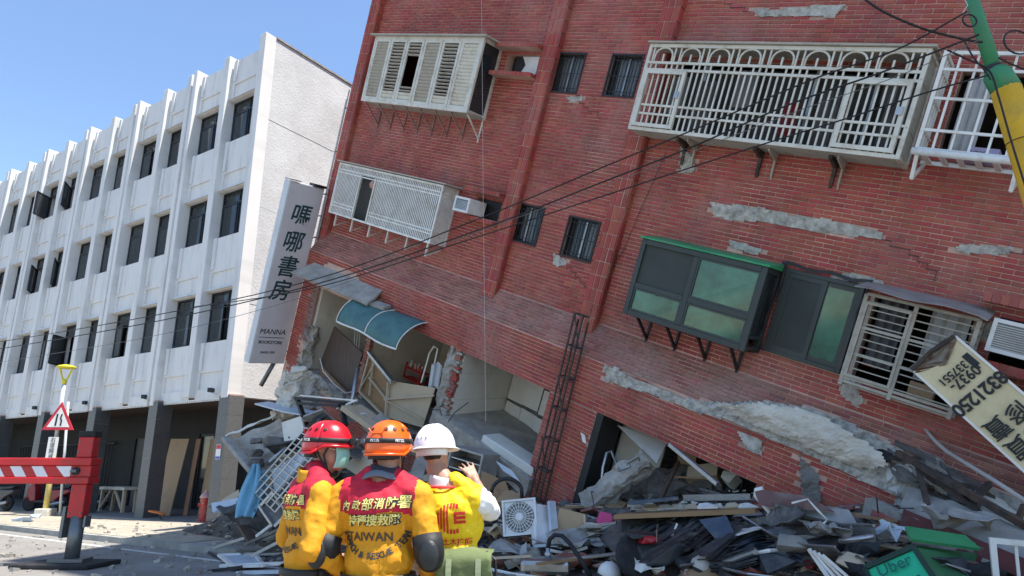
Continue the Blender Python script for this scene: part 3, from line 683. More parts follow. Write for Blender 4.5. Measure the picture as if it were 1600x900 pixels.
# brick hoods with recesses beside them
for (a0, a1, b0, b1) in ((-1.9, -.72, 4.27, 4.87), (-1.75, -.72, 1.15, 1.75)):
    e_ = part_empty('brick_hood', 'projecting brick hood and shelf of an air conditioner recess, %s storey' % ('upper' if b0 > 3 else 'lower'))
    for z, t in ((b1, .08), (b0, .08)):
        q = MB(); q.box(a0, a1, -.30, -.002, z, z + t); q.build('shelf_core', mortar, e_)
        nn = int((a1 - a0) / .09)
        for i in range(nn):
            xa = a0 + i * (a1 - a0) / nn; MB().box(xa + .004, xa + (a1 - a0) / nn - .004, -.312, -.301, z + .002, z + t - .002).build('brick', brick, e_)
        for i in range(3): MB().box(a1 + .001, a1 + .012, -.3 + i * .1 + .004, -.2 + i * .1 - .004, z + .002, z + t - .002).build('brick', brick, e_)
    MB().box(a0 + .3, a1 - .12, .1, .11, b0 + .1, b1 - .05).build('backing', black_iron, e_)
q = MB(); q.prism([(-1.3, .04, 4.45), (-1.1, .04, 4.37), (-.88, .04, 4.4), (-.87, .04, 4.79), (-1.35, .04, 4.78), (-1.22, .04, 4.6)], (0, .012, 0)); o = q.build('broken_board', white_pl, rb)
# R1: long cage with arches
a0, a1, b0, b1, c = 2.13, 6.46, 3.37, 4.87, .6
e_ = part_empty('arched_cage', 'long cream balcony cage with a row of arches along its top')
MB().box(a0 - .02, a1 + .05, -c - .05, .02, b1 + .005, b1 + .03).build('cage_roof', cream_d, e_)
q = MB(); rim(q, a0, a1, b0, b1, -c + .05, .06, .05); q.box(a1 - .06, a1, -.06, 0, b0, b1); q.box(a1 - .06, a1, -c + .05, -.06, b0, b0 + .06); q.box(a1 - .06, a1, -c + .05, -.06, b1 - .06, b1); q.box(a0, a0 + .06, -c + .05, -.0, b0, b0 + .06); q.build('frame', cream, e_, bevel=.006)
for z in (4.55, 4.43): bar(e_, (a0, -c + .02, z), (a1, -c + .02, z), .04, .03, cream, 'rail')
for z in (3.82, 3.67): bar(e_, (a0, -c + .02, z), (a1, -c + .02, z), .035, .03, cream, 'rail')
n = 41
for i in range(n):
    x = a0 + .06 + (i + .5) * (a1 - a0 - .12) / n; k = i % 5
    bar(e_, (x, -c + .03, b0), (x, -c + .03, 4.43 if k in (2,) else (4.55 if k in (1, 3) else b1)), .026, .022, cream, 'bar')
for g in range(8):
    x = a0 + .06 + (g * 5 + 2.5) * (a1 - a0 - .12) / n; rr = .17
    pts = [V3(x - rr, -c + .025, 4.55)] + [V3(x - rr * math.cos(t), -c + .025, 4.66 + .15 * math.sin(t)) for t in [math.pi * k / 8 for k in range(9)]] + [V3(x + rr, -c + .025, 4.55)]
    MB().tube(pts, .017, 6).build('arch', cream, e_, smooth=True)
    bar(e_, (x, -c + .025, 4.55), (x, -c + .025, 4.70), .026, .026, cream, 'bar')
for (xa, xb) in ((2.2, 2.98), (5.55, 6.36)):
    rim(MB(), xa, xb, b0 + .07, 4.41, -c - .001, .06, .03).build('cage_door', cream, e_)
    MB().box(xb - .1, xb - .02, -c - .05, -c - .031, 3.95, 4.06).build('latch', galv, e_)
for i in range(7): bar(e_, (a1 - .03, -c + .08 + i * .075, b0), (a1 - .03, -c + .08 + i * .075, b1), .02, .02, cream_d, 'bar')
for z in (3.8, 4.45): bar(e_, (a1 - .03, -c, z), (a1 - .03, 0, z), .025, .025, cream_d, 'rail')
for i in range(9): MB().box(a0 + .06, a1 - .06, -c + .06 + i * .06, -c + .1 + i * .06, b0 + .004, b0 + .02).build('floor_slat', cream_d, e_)
for i, x in enumerate((3.0, 3.2, 4.35, 4.6, 5.5, 5.62)):
    mt = rust if i % 2 == 0 else cream_d; w_ = .05 if i % 2 == 0 else .025
    MB().prism([(x, -c + .2, b0), (x, -.01, b0), (x, -.01, b0 - .42), (x, -.05, b0 - .36), (x, -.08, b0 - .12), (x, -c + .2, b0 - .05)], (w_, 0, 0)).build('bracket', mt, e_)
MB().box(a0 + .2, a1 - .2, .3, .32, b0 + .1, b1 - .1).build('inner_screen', M('inner_grey', (.055, .06, .06), .7), e_)
for i, (x, w_, mt, zt, zb_) in enumerate(((4.55, .25, 'red', 4.15, 3.62), (3.0, .4, 'd', 4.4, 3.5), (2.5, .35, 'g', 4.45, 3.8), (5.1, .35, 'd', 4.35, 3.5), (6.0, .4, 'd', 4.5, 3.6), (3.7, .3, 'g', 4.6, 4.0), (5.9, .2, 'g', 4.7, 4.2))):
    mm = {'red': M('red_cloth_%d' % i, (.25, .04, .05), .9), 'd': curtain_d, 'g': M('grey_cloth_%d' % i, (.2, .2, .2), .9)}[mt]
    MB().grid(12, 3, lambda u, v: V3(x + w_ * u, -.2 + .03 * math.sin(u * 20 + i), lerp(zt, zb_, v))).build('hanging_laundry', mm, e_)
for x in (2.9, 3.85, 4.8, 5.7): bar(e_, (x, .2, b0 + .1), (x, .2, b1 - .1), .05, .05, galv, 'inner_mullion')
# R2: white cage with a tray
a0, a1, b0, b1, c = 6.60, 9.6, 3.52, 4.84, .6
e_ = part_empty('white_cage', 'white balcony cage with a slatted tray behind the green pole')
q = MB(); rim(q, a0, a1, b0, b1, -c + .04, .045, .045); q.box(a0, a0 + .045, -c + .04, 0, b0, b0 + .045); q.box(a0, a0 + .045, -c + .04, 0, b1 - .045, b1); q.build('frame', cream_w, e_)
for z in (4.6, 4.22, 3.8): bar(e_, (a0, -c + .02, z), (a1, -c + .02, z), .035, .03, cream_w, 'rail'); bar(e_, (a0 + .02, -c, z), (a0 + .02, 0, z), .03, .03, cream_w, 'rail')
for i in range(15): x = a0 + .2 + i * .2; bar(e_, (x, -c + .03, b0), (x, -c + .03, b1), .028, .025, cream_w, 'bar')
for i in range(4): bar(e_, (a0 + .02, -c + .12 + i * .13, b0), (a0 + .02, -c + .12 + i * .13, b1), .022, .022, cream_w, 'bar')
MB().tube([(a0 - .02, -c - .02, b0 - .02), (a1, -c - .02, b0 - .02)], .05, 10).build('tray_rail', cream_w, e_, smooth=True)
for i in range(14): x = a0 + .08 + i * .2; MB().box(x, x + .07, -c, -.02, b0 - .05, b0 - .03).build('tray_slat', cream_w, e_)
MB().box(a0, a1, -.08, -.02, b0 - .06, b0 - .01).build('tray_back', cream_w, e_)
for x in (a0 + .05, 7.75, 9.2): MB().bar((x, -c, b0 - .05), (x, -c + .1, b0 - .36), .045).bar((x + .02, -.1, b0 - .05), (x, -c + .1, b0 - .36), .035).build('bracket', cream_w, e_)
MB().box(7.15, 7.5, -.4, -.15, b0, b0 + .16).build('stored_box', purple_box, e_)
bx_ = text_obj('lettering', 'BOX', .09, ink, e_, Matrix.Translation((7.26, -.403, b0 + .08)) @ Matrix.Rotation(R(90), 4, 'X'), extrude=.001)
for x in (7.0, 7.75, 8.4): bar(e_, (x, .1, b0), (x, .1, b1), .09, .05, cream_w, 'inner_mullion')
MB().grid(10, 1, lambda u, v: V3(6.85 + .3 * u, .05 + .02 * math.sin(u * 20), 3.6 + 1.1 * v)).build('curtain', curtain, e_)
# R3: green glazed bay
a0, a1, b0, b1, c = 3.02, 5.2, .27, 1.58, .62
e_ = part_empty('glazed_bay', 'dark framed bay window with green glass and a green roof')
MB().prism([(a0 - .03, -c - .05, b1 + .002), (a0 - .03, 0, b1 + .002), (a0 - .03, 0, b1 + .12), (a0 - .03, -c - .05, b1 + .03)], (a1 - a0 + .06, 0, 0)).build('bay_roof', green_paint, e_)
q = MB(); rim(q, a0, a1, b0, b1, -c + .06, .09, .07); mx = a0 + 1.03; tz = b0 + .52
q.box(mx - .045, mx + .045, -c, -c + .05, b0 + .09, b1 - .09); q.box(a0 + .09, mx - .045, -c, -c + .05, tz - .045, tz + .045); q.box(mx + .045, a1 - .09, -c, -c + .05, tz - .045, tz + .045)
q.box(a1 - .09, a1, -.09, 0, b0, b1); q.box(a1 - .09, a1, -c + .06, -.09, b0, b0 + .09); q.box(a1 - .09, a1, -c + .06, -.09, b1 - .09, b1); q.box(a1 - .085, a1 - .005, -c + .06, -.09, b0 + .2, b0 + .26)
q.build('frame', green_alu, e_, bevel=.008)
for (xa, xb, za, zb, mt) in ((a0 + .09, mx - .045, tz + .045, b1 - .09, screen_dark), (mx + .045, a1 - .09, tz + .045, b1 - .09, glass_green), (a0 + .09, mx - .045, b0 + .09, tz - .045, glass_green), (mx + .045, a1 - .09, b0 + .09, tz - .045, glass_green)):
    MB().box(xa, xb, -c + .03, -c + .036, za, zb).build('pane', mt, e_)
    if mt is glass_green: rim(MB(), xa, xb, za, zb, -c + .029, .03, .02).build('sash', green_alu, e_)
MB().box(a1 - .03, a1 - .024, -c + .06, -.09, b0 + .26, b1 - .09).build('side_pane', glass, e_)
MB().box(a0, a1, -c + .06, 0, b0, b0 + .04).build('bay_floor', green_alu, e_); MB().box(a0, a0 + .05, -c + .06, 0, b0 + .04, b1).build('end_panel', green_alu, e_)
for i in range(4):
    x = a0 + .25 + i * .56; MB().bar((x, -c + .1, b0), (x, -.02, b0 - .35), .04).bar((x, -.02, b0), (x, -.02, b0 - .55), .04).build('bracket', black_iron, e_)
MB().box(a0 + .3, a1 - .2, .02, .04, b0 + .2, b1 - .1).build('inner_blind', M('mint_wall', (.14, .28, .2), .8), e_)
# R4: sliding window with bent surround
a0, a1, b0, b1 = WIN['R4']; e_ = part_empty('sliding_window', 'dark sliding window with green glass between the bay and the rusty cage')
rim(MB(), a0 - .02, a1 + .0, b0, b1, -.02, .06, .05).build('frame', green_alu, e_, bevel=.006)
for (xa, xb, y, mt) in ((a0 + .04, a0 + .62, -.03, screen_dark), (a0 + .56, a1 - .05, -.005, glass_green)):
    rim(MB(), xa, xb, b0 + .06, b1 - .06, y, .07, .03).build('sash', green_alu, e_)
    MB().box(xa + .07, xb - .07, y - .018, y - .012, b0 + .13, b1 - .13).build('pane', mt, e_)
MB().grid(14, 2, lambda u, v: V3(lerp(a0 - .1, a1 + .08, u), -.09 - .03 * math.sin(u * 9), b1 + .03 + .05 * v + .02 * math.sin(u * 14))).build('bent_flashing', black_iron, e_, solid=.01)
MB().tube([(a0 - .04, -.08, b1 + .05), (a0 - .02, -.12, b1 - .3), (a0 - .1, -.1, b0 + .5), (a0 - .06, -.05, b0)], .02, 6).build('torn_seal', black_iron, e_)
MB().tube([(a1 + .04, -.06, b1), (a1 + .0, -.1, b1 - .4), (a1 + .06, -.07, b0 + .3), (a1 - .03, -.05, b0)], .018, 6).build('torn_seal', black_iron, e_)
# R5: rusty horizontal-bar cage with a sheet awning
a0, a1, b0, b1, c = 6.53, 7.85, .30, 1.54, .42
e_ = part_empty('rusty_cage', 'rusty cream window cage with horizontal bars under a bent metal sheet')
for (x, y) in ((a0, -c), (a1, -c), (a0 + .62, -c), (a1, -.02), (a0, -.02)): bar(e_, (x, y, b0 - .06), (x, y, b1), .05, .04, cream_d, 'post')
for z in (b0, b0 + .06, b0 + .4, b0 + .78, b1): bar(e_, (a0, -c, z), (a1, -c, z), .035, .03, cream_d, 'rail')
for i in range(12): z = b0 + .1 + i * .105; bar(e_, (a0, -c + .01, z), (a1, -c + .01, z), .016, .016, cream_d, 'bar'); bar(e_, (a1 - .01, -c, z), (a1 - .01, 0, z), .016, .016, cream_d, 'bar')
rim(MB(), a0 + .02, a0 + .6, b0 + .08, b1 - .1, -c - .02, .035, .02).build('cage_door', cream_d, e_)
for i in range(5): bar(e_, (a0, -c + .05 + i * .08, b0 - .04), (a1, -c + .05 + i * .08, b0 - .04), .02, .02, cream_d, 'floor_bar')
MB().grid(16, 4, lambda u, v: V3(lerp(a0 - .12, a1 + .1, u), lerp(-c - .28, .0, v) , lerp(b1 + .05, b1 + .2, v) + .015 * math.sin(u * 11) * (1 - v) - .03 * (u > .97))).build('sheet_awning', sheet_m, e_, solid=.008)
for (x, w_, mt, y) in ((a0 + .75, .45, curtain, -.02), (a0 + .1, .35, curtain_d, .05)):
    MB().grid(12, 2, lambda u, v: V3(x + w_ * u, y + .03 * math.sin(u * 17), lerp(b1, b0 + .3, v))).build('curtain', mt, e_)
MB().box(a0 + .75, a0 + 1.05, -.1, .1, b0, b0 + .25).build('stored_box', plywood, e_)
for j in range(8):
    for i in range(1): MB().box(a0 + .06, a0 + .06 + rnd(.12, .2), .22, .25, b0 + .25 + j * .07, b0 + .31 + j * .07).build('brick', brick, e_)
# air conditioners
def ac(loc, w, h, d, label, grille=True, rot=0.):
    t = empty('air_conditioner', mat=RM @ Matrix.Translation(loc) @ Matrix.Rotation(rot, 4, 'Y')); tag(t, label, 'air conditioner')
    MB().box(0, w, 0, d, 0, h).build('casing', white_pl, t, bevel=.012)
    rim(MB(), .0, w, 0, h, -.002, .05, .02).build('front_frame', white_pl, t, bevel=.005)
    MB().box(.05, w - .05, -.006, -.002, .05, h - .05).build('grille_back', M('ac_core', (.16, .18, .19), .6), t)
    n_ = int((h - .1) / .028)
    for i in range(n_): MB().box(.05, w - .05, -.014, -.007, .055 + i * .028, .067 + i * .028).build('fin', galv, t)
    return t
ac((-1.72, -.52, 1.25), .46, .32, .5, 'white window air conditioner beside the slatted cage')
ac((7.98, -.38, 1.2), 1.1, .42, .5, 'window air conditioner with grey grille at the right edge, under a brick hood')
e_ = part_empty('brick_hood', 'brick hood above the right-hand air conditioner')
q = MB(); q.box(7.8, 9.2, -.34, -.002, 1.82, 1.9); q.build('shelf_core', mortar, e_)
for i in range(15): MB().box(7.8 + i * .093, 7.885 + i * .093, -.352, -.341, 1.8, 1.92).build('brick', brick, e_)
q = MB(); q.box(7.8, 9.2, -.34, -.002, .98, 1.08); q.build('shelf_core', mortar, e_)
for i in range(15): MB().box(7.8 + i * .093, 7.885 + i * .093, -.352, -.341, .97, 1.09).build('brick', brick, e_)

# ------------------------------------------------------------------ bookstore blade sign
SM = RM @ Matrix.Translation((-6.9, 0, 0))
sg = empty('bookstore_sign', mat=SM); tag(sg, 'tall grey blade sign of the bookstore with dark green characters', 'sign')
y0, y1, z0, z1, t = -1.36, -.32, -3.94, .95, .26
MB().box(-t, 0, y0, y1, z0, z1).build('light_box', sign_rim, sg, bevel=.012)
MB().box(.001, .012, y0 + .03, y1 - .03, z0 + .03, z1 - .03).build('face', sign_face, sg)
SF = Matrix(((0, 0, 1, .0135), (1, 0, 0, 0), (0, 1, 0, 0), (0, 0, 0, 1)))      # text x -> +y (right in view), text y -> z
def st(s, y, z, size, mt, **k): return text_obj('lettering', s, size, mt, sg, SF @ Matrix.Translation((y, z, 0)), **k)
ym = (y0 + y1) / 2 - .04
for ch, z, dx in (('嗎', .10, .03), ('哪', -.62, -.02), ('書', -1.30, -.02), ('房', -1.95, -.06)):
    st(ch, ym + dx, z, .60, ink_teal, bold=.008, shear=.12)
st('MANNA', ym + .0, -3.06, .205, ink, shear=.15); st('BOOKSTORE', ym, -3.35, .118, ink, bold=.002); st('SINCE 1979', ym - .02, -3.63, .085, ink, bold=.001)
MB().box(.0125, .016, y0 + .12, y1 - .2, -3.22, -3.205).build('rule', ink, sg)
MB().box(-t + .02, .05, y0 - .02, y0 + .3, z1 + .02, z1 + .05).build('top_cap', galv, sg); MB().box(-.2, .06, y1 - .35, y1 + .02, z1, z1 + .07).build('top_lamp', black_iron, sg)
for z in (-3.6, -3.0, -2.4, -1.8, -1.1, -.4, .2, .8):
    MB().bar((-.05, y1, z), (-.05, -.05, z + .05), .03).build('strut', galv if z > -.5 else rust, sg)
MB().bar((-.05, -.12, -3.9), (-.05, -.12, .95), .04).bar((.02, -.2, -3.9), (.02, -.2, .95), .03).build('back_rail', galv, sg)
MB().tube([(-.1, -.55, -3.9), (-.1, -.8, -4.6)], .06, 10).build('drain_stub', steel_g, sg, smooth=True)
# grille window beside the sign
e_ = part_empty('narrow_grille', 'narrow pink barred opening beside the bookstore sign')
for i in range(6): bar(e_, (-6.2 + i * .055, -.46, -3.0), (-6.2 + i * .055, -.46, -1.6), .015, .015, rust_p)
for z in (-3.0, -2.3, -2.15, -2.0, -1.6): bar(e_, (-6.22, -.47, z), (-5.9, -.47, z), .02, .02, rust_p, 'rail')
# concrete canopy over the first room, torn
q = MB(); q.grid(20, 6, lambda u, v: V3(lerp(-6.45, -3.5, u) + .25 * v * (u - .5) + .05 * noise.noise(V3(u * 9, v * 3, 0)), lerp(-.38, -.85 - .1 * (1 - u), v), lerp(-1.0, -1.36, v) + .02 * noise.noise(V3(u * 5, v * 5, 2))))
q.build('torn_canopy', concrete, rb, solid=.05)
q = MB(); q.obox((-3.35, -.62, -1.3), (.42, 0, .02), (0, .1, .04), (0, -.01, .03)); q.build('canopy_fragment', concrete, rb)
# teal awning
aw = empty('teal_awning', mat=RM); tag(aw, 'curved teal awning with white edging over the broken balcony room', 'awning')
def awf(u, v): 
    y = lerp(-.42, -1.12, math.sin(v * math.pi / 2)); z = lerp(-1.3, -1.3 - .62, 1 - math.cos(v * math.pi / 2)); return V3(lerp(-3.98, -1.75, u), y + .02 * math.sin(u * 7), z + .02 * math.sin(u * 9 + v * 4))
MB().grid(20, 10, awf).build('canopy', teal, aw, smooth=True, solid=.012)
for u in (0, .5, 1): MB().tube([awf(u, k / 10) + V3(0, -.012, .012) for k in range(11)], .014, 6).build('rib', cream_w, aw)
MB().tube([awf(k / 10, 1) for k in range(11)], .022, 6).build('front_edge', cream_w, aw)
# lattice mast of angle iron leaning on the wall
ms = empty('lattice_mast', mat=RM); tag(ms, 'rusty lattice mast of angle iron standing against the brick pier', 'mast')
cor = [(2.08, -.64), (2.30, -.64), (2.30, -.47), (2.08, -.47)]
for (x, y) in cor: MB().bar((x + .12, y, -3.75), (x + rnd(-.02, .02), y, .02 if y < -.5 else -.1), .028).build('leg', rust, ms)
for k in range(7):
    z = .0 - k * .58
    for i in range(4):
        p, q_ = cor[i], cor[(i + 1) % 4]; f_ = k / 7 * .12
        MB().bar((p[0] + f_, p[1], z), (q_[0] + f_, q_[1], z), .022).build('rung', rust, ms)
    if k in (0, 2, 4, 5): MB().bar((cor[0][0] + .02, cor[0][1], z), (cor[1][0] + .06, cor[1][1], z - .56), .02).build('brace', rust, ms)

# ------------------------------------------------------------------ fallen banner sign
BU = V3(.874, 0, -.486).normalized(); BV = V3(.486, 0, .874).normalized(); L_ = 3.6; hh = .63
BM = RM @ frame(V3(7.39, -.8, .72), BU, BV, V3(0, -1, 0))
bs = empty('fallen_banner', mat=BM); tag(bs, 'fallen cream banner sign with black phone numbers hanging upside down', 'sign')
MB().grid(60, 10, lambda u, v: V3(u * L_ + .14 * (1 - u) * math.sin(v * math.pi), v * hh, .02 + .012 * math.sin(u * 31 + v * 7) * math.sin(v * 3.14))).build('banner_cloth', banner_m, bs, smooth=True)
q = MB(); q.bar((0, 0, 0), (L_, 0, 0), .03, .07); q.bar((0, hh, 0), (L_, hh, 0), .03, .07); q.build('frame', sign_white, bs, bevel=.005)
MB().box(0.05, L_, .02, hh - .02, -.14, -.05).build('back_box', galv, bs)
MB().grid(8, 8, lambda u, v: V3(-.06 + .24 * u * (1 - 1.2 * abs(v - .5)), v * hh, .03 + .06 * noise.noise(V3(u * 4, v * 5, 3)))).build('torn_flap', M('torn_tin', (.23, .20, .16), .6, metal=.4, dirt=(.13, .05, .02), damt=.9, dscale=7), bs, solid=.006)
MB().tube([(-.02, 0, .05), (-.04, hh * .5, .06), (0, hh, .05)], .025, 6).build('end_bar', rust, bs)
def bt(s, u, v, size, **k): return text_obj('lettering', s, size, ink, bs, frame(V3(u, v, .042), V3(0, -1, 0), V3(1, 0, 0), V3(0, 0, 1)), extrude=.002, **k)
bt('337551', .30, .29, .135, bold=.003, sp=.95); bt('0937-', .42, .34, .165, bold=.004); bt('8321250', .64, .31, .215, bold=.006, sp=.92)
bt('修', 1.02, .44, .26, bold=.003); bt('賣', 1.02, .16, .26, bold=.003); bt('維', 1.30, .44, .26, bold=.003); bt('買', 1.30, .16, .26, bold=.003)
q = MB(); q.box(.22, .40, .50, .58, .04, .043); q.box(.38, .44, .53, .55, .04, .043); q.build('phone_mark', ink, bs)
# ------------------------------------------------------------------ broken rooms at the foot of the red building
q = MB(); q.box(-6.2, 2.9, 2.2, 2.35, -4.2, -1.45); q.build('room_back_wall', plaster, rb)
q = MB(); q.box(-6.1, -5.95, -.3, 2.2, -3.8, -1.46); q.build('room_side_wall', plaster, rb)
q = MB(); q.box(-3.82, -3.68, -.1, 2.2, -3.8, -1.46); q.build('room_side_wall', plaster, rb)
q = MB(); q.box(-.72, -.56, -.3, 1.5, -3.4, -1.46); q.build('room_side_wall', tilewall, rb)
q = MB(); q.box(-6.1, 2.9, -.38, 2.2, -1.5, -1.44); q.build('room_ceiling', plaster, rb)
q = MB(); q.box(-6.1, -.7, -.42, 2.2, -4.05, -3.76); q.build('room_floor', concrete, rb)
# tiled bathroom: side wall and cracked back wall panels
ts = MB().box(-.5, .5, 0, .012, -.5, .5).mesh('wall_tile', tilewall)
for i in range(4):
    for j in range(3):
        inst('wall_tile', ts, rb, frame(V3(-.555, -.28 + .44 * i + .22, -3.2 + .58 * j + .29), V3(0, -.435, 0), V3(1, 0, 0), V3(0, 0, .574)) )
for i in range(5):
    for j in range(3):
        if (i, j) in ((4, 0),): continue
        dx, dz, an = rnd(-.01, .01), rnd(-.01, .01), rnd(-.015, .015)
        if j == 0: dz -= .06 + .02 * i; an += .05
        if i > 1 and j == 1: dx += .03; dz -= .02
        inst('wall_tile', ts, rb, Matrix.Translation((-.3 + .47 * i + dx, 1.46 - .01 * i, -2.9 + .57 * j + dz)) @ Matrix.Rotation(an, 4, 'Y') @ Matrix.Diagonal((.46, 1, .56, 1)))
q = MB(); q.box(-.6, 2.3, 1.5, 1.6, -3.6, -1.46); q.build('bathroom_back_wall', concrete_d, rb)
q = MB(); q.box(.92, 1.25, 1.1, 1.45, -2.35, -1.5); q.build('bathroom_boxing', tilewall, rb)
# thick tilted slab of the bathroom, with a broken front
def slab(name, pts, th, mt, parent, amp=.03, n=26, down=V3(0, 0, -1)):
    """pts: four corners; front edge is pts[0]-pts[1], back edge pts[3]-pts[2]"""
    a, b, c_, d = [Vector(p) for p in pts]; mb = MB()
    up = ((b - a).cross(d - a)).normalized()
    if up.dot(down) > 0: up = -up
    def f(u, v, w): 
        p = lerp(lerp(a, b, u), lerp(d, c_, u), v) - up * th * w
        k = p * 5; e = (1 if v in (0, 1) or u in (0, 1) else .25)
        return p + noise.noise_vector(k) * amp * e
    nu, nv, nw = n, 8, 3
    mb.grid(nu, nv, lambda u, v: f(u, v, 0)); mb.grid(nu, nw, lambda u, w: f(u, 0, 1 - w)); mb.grid(nu, nv, lambda u, v: f(u, 1 - v, 1)); mb.grid(nv, nw, lambda v, w: f(1, v, 1 - w)); mb.grid(nv, nw, lambda v, w: f(0, 1 - v, 1 - w)); mb.grid(nu, nw, lambda u, w: f(1 - u, 1, 1 - w))
    return mb.build(name, mt, parent)
slab('bathroom_floor', [(-.85, SY - .12, -2.93), (2.02, SY - .12, -3.22), (2.3, 1.6, -3.22), (-.6, 1.6, -2.9)], .34, concrete, rb, amp=.05)
q = MB(); q.box(.55, 1.95, SY - .02, .1, -.09, .09); o = q.build('shower_tray', tilewall, rb, bevel=.02); o.matrix_basis = Matrix.Translation((0, 0, -3.06)) @ Matrix.Rotation(R(4), 4, 'Y')
o.location = (.02, 0, -2.98)
# rough broken columns
def rough_col(name, p, q_, r, mt, parent, amp=.08, n=16, seg=26):
    p, q_ = Vector(p), Vector(q_); mb = MB(); d = q_ - p; X = d.orthogonal().normalized(); Y = d.cross(X).normalized()
    def f(u, v):
        an = u * 2 * math.pi; k = p + d * v; rr = r * (1 + .25 * noise.noise(V3(math.cos(an) * 1.5, math.sin(an) * 1.5, v * 5 + p.x))) 
        sq = 1 / max(abs(math.cos(an)), abs(math.sin(an))) ** .7
        w = k + (X * math.cos(an) + Y * math.sin(an)) * rr * sq
        return w + noise.noise_vector(w * 6) * amp + noise.noise_vector(w * 19) * amp * .35
    mb.grid(n * 2, seg, f)
    mb._add([f(k / (2 * n), 1) for k in range(2 * n)], [tuple(range(2 * n))]); mb._add([f(k / (2 * n), 0) for k in range(2 * n)], [tuple(range(2 * n - 1, -1, -1))])
    return mb.build(name, mt, parent)
rough_col('broken_column', (-.86, -.2, -3.1), (-.86, -.2, -1.45), .17, concrete, rb)
rough_col('broken_column', (-6.0, -.3, -3.95), (-5.95, -.3, -2.6), .14, concrete, rb, amp=.12)
rough_col('broken_column', (-6.1, -.45, -3.8), (-3.9, -.45, -3.82), .10, concrete, rb, amp=.10)
rough_col('broken_column', (-3.8, -.42, -3.86), (-1.1, -.42, -3.95), .11, concrete, rb, amp=.14)
rough_col('broken_column', (2.75, -.4, -3.85), (2.9, -.35, -3.3), .16, concrete_d, rb, amp=.12)
for i in range(26):       # torn brick edge of the column and jamb
    z = -3.05 + i * .062
    q = MB(); q.obox((-.62 + rnd(-.05, .04), -.34 + rnd(-.03, .03), z), (.05 + rnd(0, .04), 0, rnd(-.012, .012)), (0, .05, 0), (0, 0, .026)); q.build('brick', random.choice((brick, brick_dusty, concrete)), rb)
for i in range(22):
    z = -3.62 + i * .066
    q = MB(); q.obox((-3.74 + rnd(-.03, .03), -.2, z), (.08 + rnd(-.03, .02), 0, 0), (0, .05, 0), (0, 0, .027)); q.build('brick', random.choice((brick, brick_dusty, brick_dusty)), rb)
# doors, partition panels and clutter hanging in the rooms
def board(name, mt, pts, th, parent, lab=None, bev=0):
    q = MB(); pts = [Vector(p) for p in pts]; n_ = (pts[1] - pts[0]).cross(pts[2] - pts[0]).normalized(); q.prism(pts, n_ * th); o = q.build(name, mt, parent, bevel=bev)
    if lab: o['label'] = lab
    return o
def fl(x, y, c): return FL(x, y, c)
def thingboard(name, mt, pts, th, label, cat, group=None, bev=0): return tag(board(name, mt, [RM @ p for p in pts], th, None, bev=bev), label, cat, group)
thingboard('door_panel', wood_dark, [fl(522, 510, .0), fl(566, 552, .2), fl(548, 614, .25), fl(500, 568, .05)], .04, 'dark brown door panel fallen askew in the left broken room', 'door')
thingboard('door_trim', wood, [fl(502, 572, .1), fl(546, 616, .28), fl(545, 622, .3), fl(498, 585, .12)], .03, 'thin wooden trim below the fallen dark door', 'trim')
e_ = empty('wooden_partition', mat=RM); tag(e_, 'pale wooden stud partition leaning out of the middle broken room', 'partition')
def inb(name, mt, pts, th, bev=0): return board(name, mt, pts, th, e_, bev=bev)
inb('panel', wood, [fl(580, 555, .25), fl(606, 598, .35), fl(603, 652, .4), fl(564, 612, .3)], .02)
inb('panel', wood_pale, [fl(608, 595, .4), fl(680, 606, .25), fl(660, 668, .3), fl(604, 652, .42)], .02)
def seg(mt, x0, y0, c0, x1, y1, c1, w): MB().bar(fl(x0, y0, c0), fl(x1, y1, c1), w, w).build('stud', mt, e_)
for s_ in ((578, 553, .3, 614, 598, .45, .09), (578, 553, .3, 562, 612, .34, .05), (584, 560, .33, 577, 618, .4, .04), (607, 597, .46, 602, 654, .48, .05), (577, 590, .4, 604, 624, .46, .04), (600, 624, .47, 678, 618, .36, .04), (600, 624, .47, 660, 655, .38, .03), (562, 612, .34, 606, 656, .5, .05), (560, 612, .35, 590, 560, .35, .03)): seg(wood_pale, *s_)
MB().bar(fl(577, 550, .34), fl(614, 596, .5), .12, .05).build('top_rail', galv, e_)
pp = MB().tube([fl(538, 660, .9), fl(552, 620, .8), fl(562, 575, .7), fl(560, 565, .7)], .045, 8)
tag(MB().tube([RM @ p for p in (fl(538, 662, .9), fl(550, 625, .8), fl(560, 575, .6))], .05, 8).build('drain_pipe', galv, smooth=True), 'pale grey drain pipe leaning in front of the broken rooms', 'pipe')
tag(MB().tube([RM @ p for p in (fl(500, 560, .5), fl(505, 580, .55), fl(522, 600, .6), fl(540, 614, .6), fl(552, 612, .6), fl(556, 600, .6))], .016, 6).build('loose_cable', wire_w), 'looping white cable hanging below the left broken room', 'cable')
tag(MB().tube([RM @ p for p in (fl(658, 598, .1), fl(671, 552, .1), fl(678, 541, .1), fl(684, 545, .1), fl(678, 572, .1), fl(672, 600, .1))], .02, 6).build('rail_frame', cream_w), 'bent white tube rail inside the middle broken room', 'rail')
tag(MB().grid(8, 8, lambda u, v: RM @ (fl(675 + 16 * u - 6 * v, 568 + 38 * v + 3 * math.sin(u * 8), .15 + .04 * math.sin(u * 9)))).build('hanging_towel', M('pale_towel', (.5, .52, .55), .9), solid=.01), 'pale towel hanging in the middle broken room', 'towel')
e2 = empty('shelf_clutter', mat=RM @ Matrix.Translation(fl(648, 595, -.8))); tag(e2, 'small red rack with bottles in the middle broken room', 'rack')
MB().box(-.3, .3, -.15, .15, 0, .03).box(-.3, .3, -.15, .15, .25, .28).box(-.3, -.26, -.15, -.12, .03, .4).box(.26, .3, -.15, -.12, .03, .4).build('rack', red_paint, e2)
